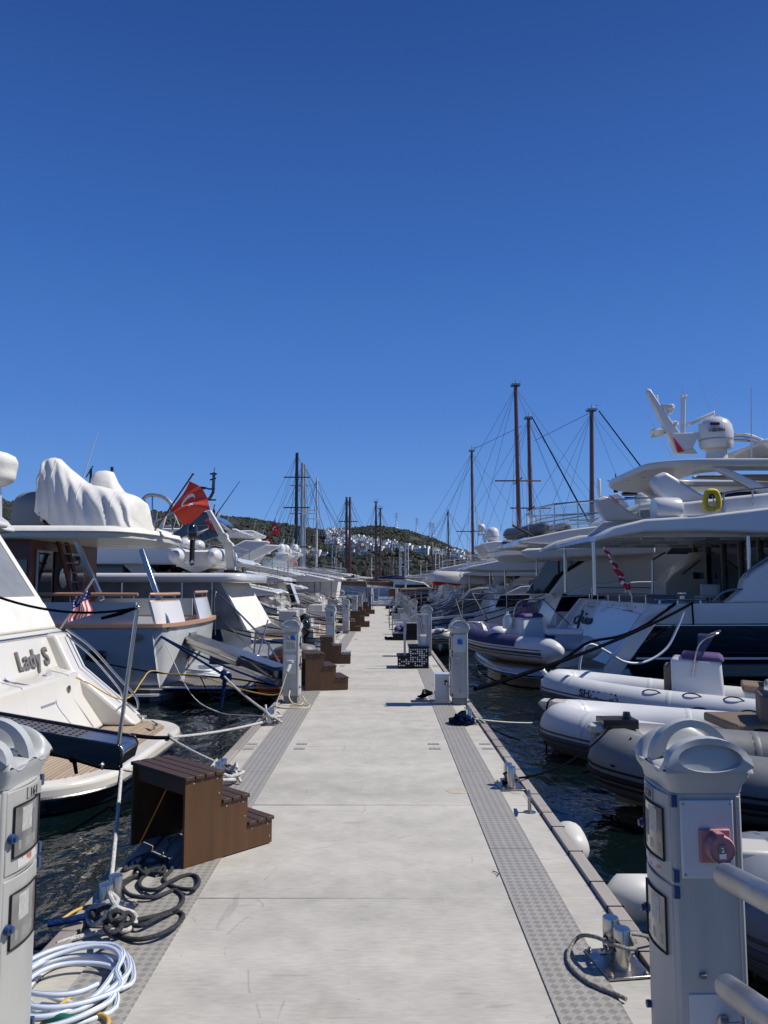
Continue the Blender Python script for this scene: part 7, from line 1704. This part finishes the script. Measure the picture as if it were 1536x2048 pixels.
def rib_text(root, body, size, x, y, z, tilt, m, sh=0.1): text('lettering', body, size, (x, y, z), (1, 0, 0), (0, math.sin(tilt), math.cos(tilt)), m, root, ext=.004, shear=sh, bold=.002)
r1, T1 = rib('white inflatable tender with SHARIMA on its tube and a white console with brown seat', (2.80, 13.75), (7.1, 11.9), W=1.9, tr=.26, zt=-.42, rise=.12, trim=.18, band=mat('tube_band_grey', (.14, .15, .165), .5), tubem=rubber, stripem=strake, console=dict(u=1.75, w=.8, h=1.05, cover=canvasp, m=gel, fseat=True, d=.8, ws=mat('purple_screen', (.05, .035, .09), .1, alpha=.55)))
sp_ = P(1165, 1370, 13.5)
L1 = (Vector((2.80, 13.75))-Vector((7.1, 11.9))).length; wv1 = .95-.26; pth1 = spline([T1(a_, b_, c_) for a_, b_, c_ in ((0, wv1, 0), (.25*L1, wv1, 0), (.55*L1, wv1, .12*.12), (.78*L1, wv1*.86, .12*.45), (.93*L1, wv1*.45, .12*.85), (L1-.27, 0, .12))], 24)
def near_path(u):
    tgt = T1(L1*u, wv1, 0); i = min(range(1, len(pth1)-1), key=lambda k: abs((pth1[k]-tgt).dot((T1(1, 0, 0)-T1(0, 0, 0))))); t_ = (pth1[i+1]-pth1[i-1]).normalized(); n_ = Vector((t_.y, -t_.x, 0)); n_ = n_ if n_.y < 0 else -n_; return pth1[i]+n_*.262+Vector((0, 0, .02)), n_
(ta, na), (tb, nb) = near_path(.83), near_path(.655); ta = ta+na*.01; tb = tb+nb*.01
text('lettering', 'SHARIMA', .155, ta, tb-ta, (0, .35, 1), paintblk, r1, ext=.012, bold=.003)
r2, T2 = rib('long white inflatable tender with tan seats between the SHARIMA one and the grey one', (2.20, 10.85), (7.0, 9.1), W=2.1, tr=.30, zt=-.44, rise=.16, band=mat('tube_band_grey', (.14, .15, .165), .5), tubem=rubber, stripem=strake, hullm=gelc, console=dict(u=1.6, w=.9, h=1.15, m=gel, fseat=True, d=.7, seat=tan))
m = MB(); q = T2(2.6, 0, .30); m.box(q.x-.30, q.x+.35, q.y-.5, q.y+.5, q.z-.06, q.z+.06); m.build('bench_seat', tan, r2, bevel=.03)
r3, T3 = rib('dark grey inflatable tender with black strakes behind the right pedestal', (2.15, 8.15), (6.45, 6.95), W=2.0, tr=.30, zt=-.28, rise=.15, tubem=rubberg, stripem=blackm, hullm=gelc)
m = MB(); q = T3(4.46-.25, 0, .50); m.box(q.x-.18, q.x+.18, q.y-.14, q.y+.14, q.z-.07, q.z+.02); m.lathe([(.05, 0), (.035, .05), (.04, .06)], (q.x+.10, q.y, q.z+.02), 12); m.build('bow_locker', black, r3, bevel=.03)
r4, T4 = rib('grey inflatable tender at the right frame edge beyond the pedestal', (1.95, 4.75), (6.0, 4.0), W=1.9, tr=.30, zt=-.38, rise=.15, tubem=mat('tube_mid_grey', (.16, .175, .20), .45, var=.1, bump=.15, bscale=5), stripem=strake, hullm=gelc, loops=False)
m = MB(); q = P(1488, 1812, 4.33); m.lathe([(.035, -.01), (.045, 0), (.035, .01)], q, 14, 'Y'); m.tube([q+Vector((-.08, 0, .02)), q+Vector((.06, -.01, 0)), q+Vector((.0, -.02, -.04))], .008, 6); m.build('tube_valve', steeld, r4)
rope('mooring_rope', 'thin white line from the dark blue rope heap to the white tender bow', sag(Vector((1.05, 9.15, .05)), P(1084, 1445, 11.0), .02), .008, ropew)
rope('mooring_rope', 'black painter looped round the bow of the SHARIMA tender', spline([P(1112, 1335, 14.0), P(1098, 1350, 13.9), P(1096, 1375, 13.9), P(1102, 1392, 13.95)], 5), .012, ropeb)
rope('mooring_rope', 'black strap hanging from the white tender bow into the water', spline([P(1110, 1395, 10.7), P(1096, 1405, 10.6), P(1092, 1440, 10.6), P(1093, 1500, 10.7)], 5), .012, ropeb)
for k, (a, b, lab) in enumerate((((1220, 1455, 7.8), (1038, 1556, 6.35), 'black line from the grey tender bow locker to the double post bollard'), ((1225, 1470, 7.8), (1165, 1545, 7.9), 'thin black line hanging from the grey tender bow'), ((1262, 1475, 7.6), (1222, 1530, 7.5), 'second thin black line crossing the grey tender bow'))):
    rope('mooring_rope', lab, sag(P(*a), P(*b), .10), .009, ropeb)
rope('mooring_rope', 'thin dark line from the blue rope heap across the water', sag(Vector((1.1, 9.1, .05)), P(1040, 1480, 8.6), .03), .008, ropeb)

# ---------------------------------------------------------------- second right yacht: glass balustrade
C0, C1 = 24.6, 30.2
b2, G2 = motor_yacht('white yacht with curved glass balustrade on the flybridge, second on the right', 1, 4.9, C0, C1-C0, 18, za=1.30, zf=2.95, ou=-.6, ulen=9, seed=22, mastk='none', domes=0, plat=1.8, hullm=gel, bandm=navy, rails=False, upper=gel, posts=True)
m = MB(); m.prism(PB([(1040, 1103), (1055, 1097), (1310, 1088), (1310, 1108), (1070, 1118), (1050, 1113)], C0-.05), C0-.12, C0+.15); m.build('rolled_awning', canvas, b2, bevel=.06); m = MB(); m.prism(PB([(1040, 1103), (1055, 1097), (1310, 1088), (1310, 1108), (1070, 1118), (1050, 1113)], C0-.05), C1-.2, C1); m.build('rolled_awning', canvas, b2, bevel=.06)
m = MB(); m.prism(PB([(1100, 1188), (1128, 1150), (1180, 1118), (1210, 1108), (1420, 1108), (1420, 1188)], C0+.2), C0+.2, C0+.5); m.build('side_moulding', gelc, b2, bevel=.05)
m = MB(); m.prism(PB([(1110, 1188), (1140, 1155), (1190, 1120), (1105, 1120), (1060, 1188)], C0+.15), C0+.9, C0+1.1); m.build('dark_screen', glassd, b2)
A_ = [(4.30+.0, C0+.35), (4.15, C0+1.2), (4.15, (C0+C1)/2), (4.3, C1-1.0), (4.6, C1-.4)]
zr0, zr1 = 3.25, 4.05
pth = [(9.4, C0+.3), (8.3, C0+.3), (7.3, C0+.3), (6.3, C0+.32), (5.6, C0+.6), (5.3, C0+1.4), (5.25, (C0+C1)/2), (5.4, C1-1.2), (5.9, C1-.4), (7, C1-.3), (8.5, C1-.3)]
zf_ = lambda x: 3.35+.06*(x-5)
m = MB(); m.tube([(x, y, zf_(x)+.86) for x, y in pth], .03, 8)
for x, y in pth: m.tube([(x, y, zf_(x)-.1), (x, y, zf_(x)+.86)], .022, 6)
m.tube([(x, y, zf_(x)+.45) for x, y in pth], .014, 6)
m.build('balustrade_rail', steel, b2)
m = MB()
for (xa, ya), (xb, yb) in zip(pth, pth[1:]): m.add([(xa, ya, zf_(xa)), (xb, yb, zf_(xb)), (xb, yb, zf_(xb)+.78), (xa, ya, zf_(xa)+.78)], [(0, 1, 2, 3)])
m.build('glass_panel', glassc, b2, smooth=0)
m = MB(); m.prism(PB([(1210, 1042), (1245, 1018), (1290, 1012), (1330, 1035), (1330, 1046), (1285, 1024), (1250, 1030), (1225, 1050)], 27), 25.3, 29.4); m.build('radar_arch', gelc, b2, bevel=.06)
m = MB(); m.prism(PB([(1222, 990), (1240, 984), (1262, 1012), (1250, 1022), (1232, 1020)], 27), 27.2, 27.7); m.tube([P(1198, 958, 27), P(1199, 994, 27), P(1220, 1000, 27)], .07, 8); m.build('mast', gel, b2, bevel=.03)
dome(b2, P(1285, 1012, 27), .26, .5)
m = MB(); m.lathe([(.28, -.04), (.30, .04), (.2, .10)], P(1260, 988, 27.3), 16); m.box(P(1250, 996, 27).x, P(1322, 996, 27).x, 26.95, 27.05, P(0, 998, 27).z, P(0, 994, 27).z); m.tube([P(1232, 985, 27), P(1230, 962, 27)], .08, 6); m.ball(P(1238, 965, 27), .07, .07, .12); m.tube([P(1215, 960, 27), P(1228, 970, 27)], .02, 5); m.tube([P(1232, 962, 27), P(1231, 948, 27)], .02, 5); m.build('black_instruments', blackm, b2)
m = MB(); m.add([P(1217, 988, 26.8), P(1240, 1005, 26.8), P(1237, 1010, 26.85), P(1228, 1002, 26.85)], [(0, 1, 2, 3)]); m.build('red_pennant', flagdk, label='thin red pennant beside the instrument mast of the glass balustrade yacht', cat='flag', smooth=0)
m = MB(); m.prism(PB([(1255, 1040), (1330, 1030), (1330, 1056), (1255, 1056)], 26), 26, 29.5); m.build('dark_cushions', canvasb, b2, bevel=.05)
r5, T5 = rib('grey inflatable stored crosswise on the flybridge of the glass balustrade yacht', (4.9, 29.6), (5.6, 25.3), W=1.2, tr=.22, zt=3.45, rise=.1, tubem=rubberg, loops=False)
m = MB(); m.tube([P(1024, 1050, 25), P(1085, 1082, 25)], [.03, .055], 6); m.build('boom_pole', blackm, label='black spar sticking out aft over the glass balustrade yacht', cat='spar')
# ---------------------------------------------------------------- third to ninth on the right
b3, G3 = motor_yacht('dark blue hulled yacht with low awning, third on the right', 1, 4.0, 31.6, 5.2, 17, za=1.25, zf=2.25, ou=-.6, ulen=8.5, seed=23, mastk='none', domes=0, plat=1.6, hullm=gel, bandm=navy)
m = MB(); m.prism(PB([(962, 1088), (985, 1083), (1000, 1083), (1052, 1110), (1052, 1116), (978, 1116), (972, 1100)], 33), 32.5, 36); m.build('radar_arch', gel, b3, bevel=.05)
m = MB(); m.box(P(1000, 1085, 33).x, P(1072, 1085, 33).x, 32.3, 36.2, P(0, 1089, 33).z, P(0, 1085, 33).z); o = m.build('awning', canvasb, b3)
dome(b3, P(985, 1082, 33), .30, .6); m = MB(); m.ball(P(963, 1055, 33), .17, .17, .17); m.ball(P(983, 1062, 33), .2, .15, .06); m.tube([P(956, 1030, 33), P(957, 1072, 33)], .03, 6); m.tube([P(957, 1070, 33), P(970, 1068, 33)], .03, 6); m.tube([P(964, 1058, 33), P(970, 1085, 33)], .06, 6); m.build('searchlight', gel, b3)
b4r, G4 = motor_yacht('yacht under a dark grey cover carrying a cream white upturned tender, right row', 1, 3.3, 38.6, 4.8, 15, za=.9, zf=2.1, ou=.6, ulen=7, seed=24, mastk='none', domes=0, plat=1.2, bandm=gelg)
m = MB(); m.prism(PB([(872, 1250), (940, 1178), (960, 1174), (1140, 1174), (1140, 1250)], 38.3), 38.2, 38.5); m.prism(PB([(895, 1226), (940, 1178), (960, 1174), (1140, 1174), (1140, 1226)], 38.5), 38.5, 43.0); m.build('hull_cover', canvasg, b4r, bevel=.1)
t = thing('upturned_tender', 'cream white hard tender with red covers carried above the dark grey cover', 'boat', P(920, 1160, 39))
TP = [(858, 1160, .3), (862, 1147, .6), (872, 1141, .85), (920, 1143, .95), (960, 1147, .9), (982, 1152, .5)]
secs = []
for px, py, w in TP:
    p = P(px, py, 40); zb_ = P(px, 1168 if px > 900 else 1163, 40).z; secs.append([(p.x, 40-w*math.cos(math.pi*k/12), zb_+(p.z-zb_)*math.sin(math.pi*k/12)**.5) for k in range(13)])
m = MB(); m.loft(secs); m.build('hull', gelc, t, smooth=60)
m = MB(); a = P(870, 1163, 39.6); b = P(925, 1170, 39.6); m.prism(PB([(866, 1162), (925, 1160), (925, 1168), (915, 1172), (895, 1167), (880, 1171), (868, 1170)], 39.5), 39.5, 40.6); m.build('red_cover', canvasr, t, bevel=.05)
m = MB(); m.prism(PB([(925, 1160), (985, 1152), (960, 1172), (930, 1176)], 39.8), 39.6, 40.4); m.build('stem', gelc, t, bevel=.05)
b5r, G5 = motor_yacht('white yacht with single dome and long white side deck, fifth on the right', 1, 3.1, 44.2, 4.8, 16, za=1.0, zf=2.45, ou=.1, ulen=8, seed=25, mastk='arch', domes=1, bandm=gelg)
b6r, G6 = motor_yacht('blue and white yacht with grey canopy, sixth on the right', 1, 2.9, 49.6, 4.4, 14, za=.6, zf=1.7, ou=.6, ulen=6, seed=26, mastk='none', domes=0, cover='aft', bandm=navy)
b7r, G7 = motor_yacht('white sports yacht with dark windows, seventh on the right', 1, 2.7, 54.8, 4.4, 14, za=.9, zf=2.0, ou=.4, ulen=6, seed=27, mastk='arch', domes=0)
b8r, G8 = motor_yacht('white yacht on the right just before the far gangway', 1, 2.8, 60.2, 4.6, 14, za=.8, zf=1.9, ou=.3, ulen=6, seed=28, mastk='none', domes=0, canopy=True)
# gangways, lines between far boats and the pontoon
rr = random.Random(12)
k = 0
for (side, yn_, B_, xs_, za_) in ((1, 24.6, 5.6, 4.9, 1.3), (1, 31.6, 5.2, 4.0, 1.25), (1, 38.6, 4.8, 3.3, .9), (1, 44.2, 4.8, 3.1, 1.0), (1, 49.6, 4.4, 2.9, .6), (1, 54.8, 4.4, 2.7, .9),
                            (-1, 20.6, 4.4, -4.1, .5), (-1, 26.6, 4.6, -4.6, .9), (-1, 32.4, 4.7, -3.9, .75), (-1, 38.4, 5.2, -4.7, 1.2), (-1, 44.3, 4.6, -3.0, 1.0), (-1, 49.6, 4.4, -2.4, .7), (-1, 54.8, 4.6, -2.9, 1.2)):
    ed = 1.15 if side > 0 else -1.45
    ord_ = ['near', 'far']
    for q, (ya, yb) in enumerate(((yn_+.4, yn_-.8), (yn_+B_-.4, yn_+B_+.6))):
        rope('mooring_rope', 'dark mooring line from a yacht stern to the pontoon edge', sag((xs_+side*.3, ya, za_*.9), (ed, yb, .03), .12), .018, ropeb, group='dark stern lines of the farther yachts')
    rope('mooring_rope', 'dark mooring line from a yacht stern to the pontoon edge', sag((xs_+side*.3, yn_+.5, za_), (ed, yn_+B_*.7, .03), .15), .016, ropeb, group='dark stern lines of the farther yachts')
    if yn_ > 24:
        ty = yn_+B_*.5; t = thing('passerelle', 'slim grey gangway from a yacht stern to the pontoon', 'gangway', (ed, ty, .2), 'slim gangways of the farther yachts')
        a = Vector((xs_-side*.2, ty, za_*.55)); b = Vector((ed-side*.35, ty-.1, .28)); m = MB(); m.loft([[p+Vector((0, -.18, 0)), p+Vector((0, .18, 0)), p+Vector((0, .18, .07)), p+Vector((0, -.18, .07))] for p in (a, b)]); m.build('walkway', rr.choice([gelg, blackm, teakg, gelb]), t)
        m = MB(); ps_ = [a.lerp(b, .1), a.lerp(b, .5), a.lerp(b, .92)]; rail(m, [p+Vector((0, -.17, .07)) for p in ps_], .75, .012, mid=False, n=5); m.build('handrail', steel, t)
rib('cream tender lying low behind the white handrail steps on the right', (1.75, 24.2), (3.4, 27.0) if False else (1.9, 27.4), W=1.5, tr=.24, zt=-.2, rise=.2, tubem=mat('tube_cream', (.55, .52, .44), .5), loops=False)
rib('small inflatable tender low in the water in front of the glass balustrade yacht', (2.0, 29.5), (4.2, 30.3), W=1.4, tr=.22, zt=-.35, rise=.15, tubem=rubber, loops=False)
rib('dark inflatable tender in front of the third right yacht', (1.9, 33.2), (4.0, 33.4), W=1.4, tr=.22, zt=-.35, rise=.15, tubem=rubberg, loops=False)

# gulet and sailing masts on the right
sailboat('gulet with the tallest reddish brown mast, right of the hill', 10.95, 62, 17.9, mastwood, mahog, 22, r=.20, tilt=-.15, booms=False, gulet=True, spread=(.55,), crown=True)
sailboat('gulet with the shorter brown mast right beside the tallest one', 12.3, 64, 15.6, mastwood, mahog, 20, r=.19, tilt=-.1, booms=False, gulet=True, spread=(.5, .25), crown=True)
sailboat('gulet with brown mast above the glass balustrade yacht', 15.6, 58, 14.9, mastwood, mahog, 20, r=.20, tilt=.3, booms=False, gulet=True, spread=(.42,), crown=True)
sailboat('gulet with slim brown mast left of the tallest mast', 8.3, 72, 14.2, mastwood, mahog, 18, r=.15, booms=False, gulet=True, spread=(.45,), crown=True)
sailboat('sailing boat with thin mast and crossed spreaders right of the hill summit', 7.1, 85, 9.9, mastwood, gel, 13, r=.10, spread=(.55,))
rope('stay', 'long wire running between the gulet mastheads', [P(1187, 822, 58), P(1068, 882, 64)], .018, ropeb, 'wire')
rope('stay', 'long wire running from the slim gulet mast up to the tallest mast', [P(948, 898, 72), P(1044, 852, 62)], .018, ropeb, 'wire')
rope('stay', 'thick black stay slanting down to the right from the shorter gulet mast', [P(1066, 838, 62), P(1175, 1040, 45)], .05, ropeb, 'wire')
rope('stay', 'black stay running down to the right from the rightmost brown mast', [P(1198, 822, 57), P(1332, 1000, 45)], .045, ropeb, 'wire')
rr = random.Random(77)
for k in range(34):
    px = rr.uniform(640, 930); top = rr.uniform(1082, 1135); Y = rr.uniform(95, 215)
    X = (px-769)/1540*Y
    if abs(X) < 3 and Y < 75: continue
    z = 1.6+(1170-top)/1540*Y
    s_ = sailboat('distant white sailing boat in the crowded far basin', X, Y, z, rr.choice([gel, alu, gel, mastwood]), rr.choice([gel, gel, navy]), rr.uniform(9, 13), r=rr.uniform(.09, .14), group='distant sailing boats in the far basin', wires=(k % 2 == 0))
for k in range(22):
    Y = rr.uniform(100, 225); X = rr.uniform(-.13, .16)*Y
    bt = thing('motor_boat', 'distant white motor boat low among the far masts', 'boat', (X, Y, WL), 'distant motor boats in the far basin'); s = rr.choice((-1, 1)); ln = rr.uniform(9, 14)
    hull_mb(s, X-s*ln/2, Y-1.8, 3.6, ln, .7, 1.3).build('hull', [gel, rr.choice([gel, navy, gel]), gel, gel], bt)
    m = MB(); m.prism([(X-s*ln*.3, .6), (X-s*ln*.28, rr.uniform(1.8, 3.2)), (X+s*ln*.1, rr.uniform(1.9, 3.2)), (X+s*ln*.25, .9)], Y-1.4, Y+1.4); m.build('cabin', gel, bt, bevel=.1); m = MB(); m.prism([(X-s*ln*.27, 1.2), (X-s*ln*.27, 1.65), (X+s*ln*.12, 1.65), (X+s*ln*.17, 1.2)], Y-1.42, Y+1.42); m.build('window', glassd, bt)
gu = thing('gulet', 'brown wooden gulet lying across the far end of the pontoon', 'gulet', (.5, 108, WL)); bw = mat('weathered_brown_hull', (.13, .085, .055), .6); hull_mb(1, -2.5, 106, 4, 9, 1.2, 1.8, rake=-.5).build('hull', [bw, bw, teakr, bw], gu); MB().box(-1.2, 4, 107, 109, 1.1, 2.0).build('cabin', bw, gu, bevel=.05)
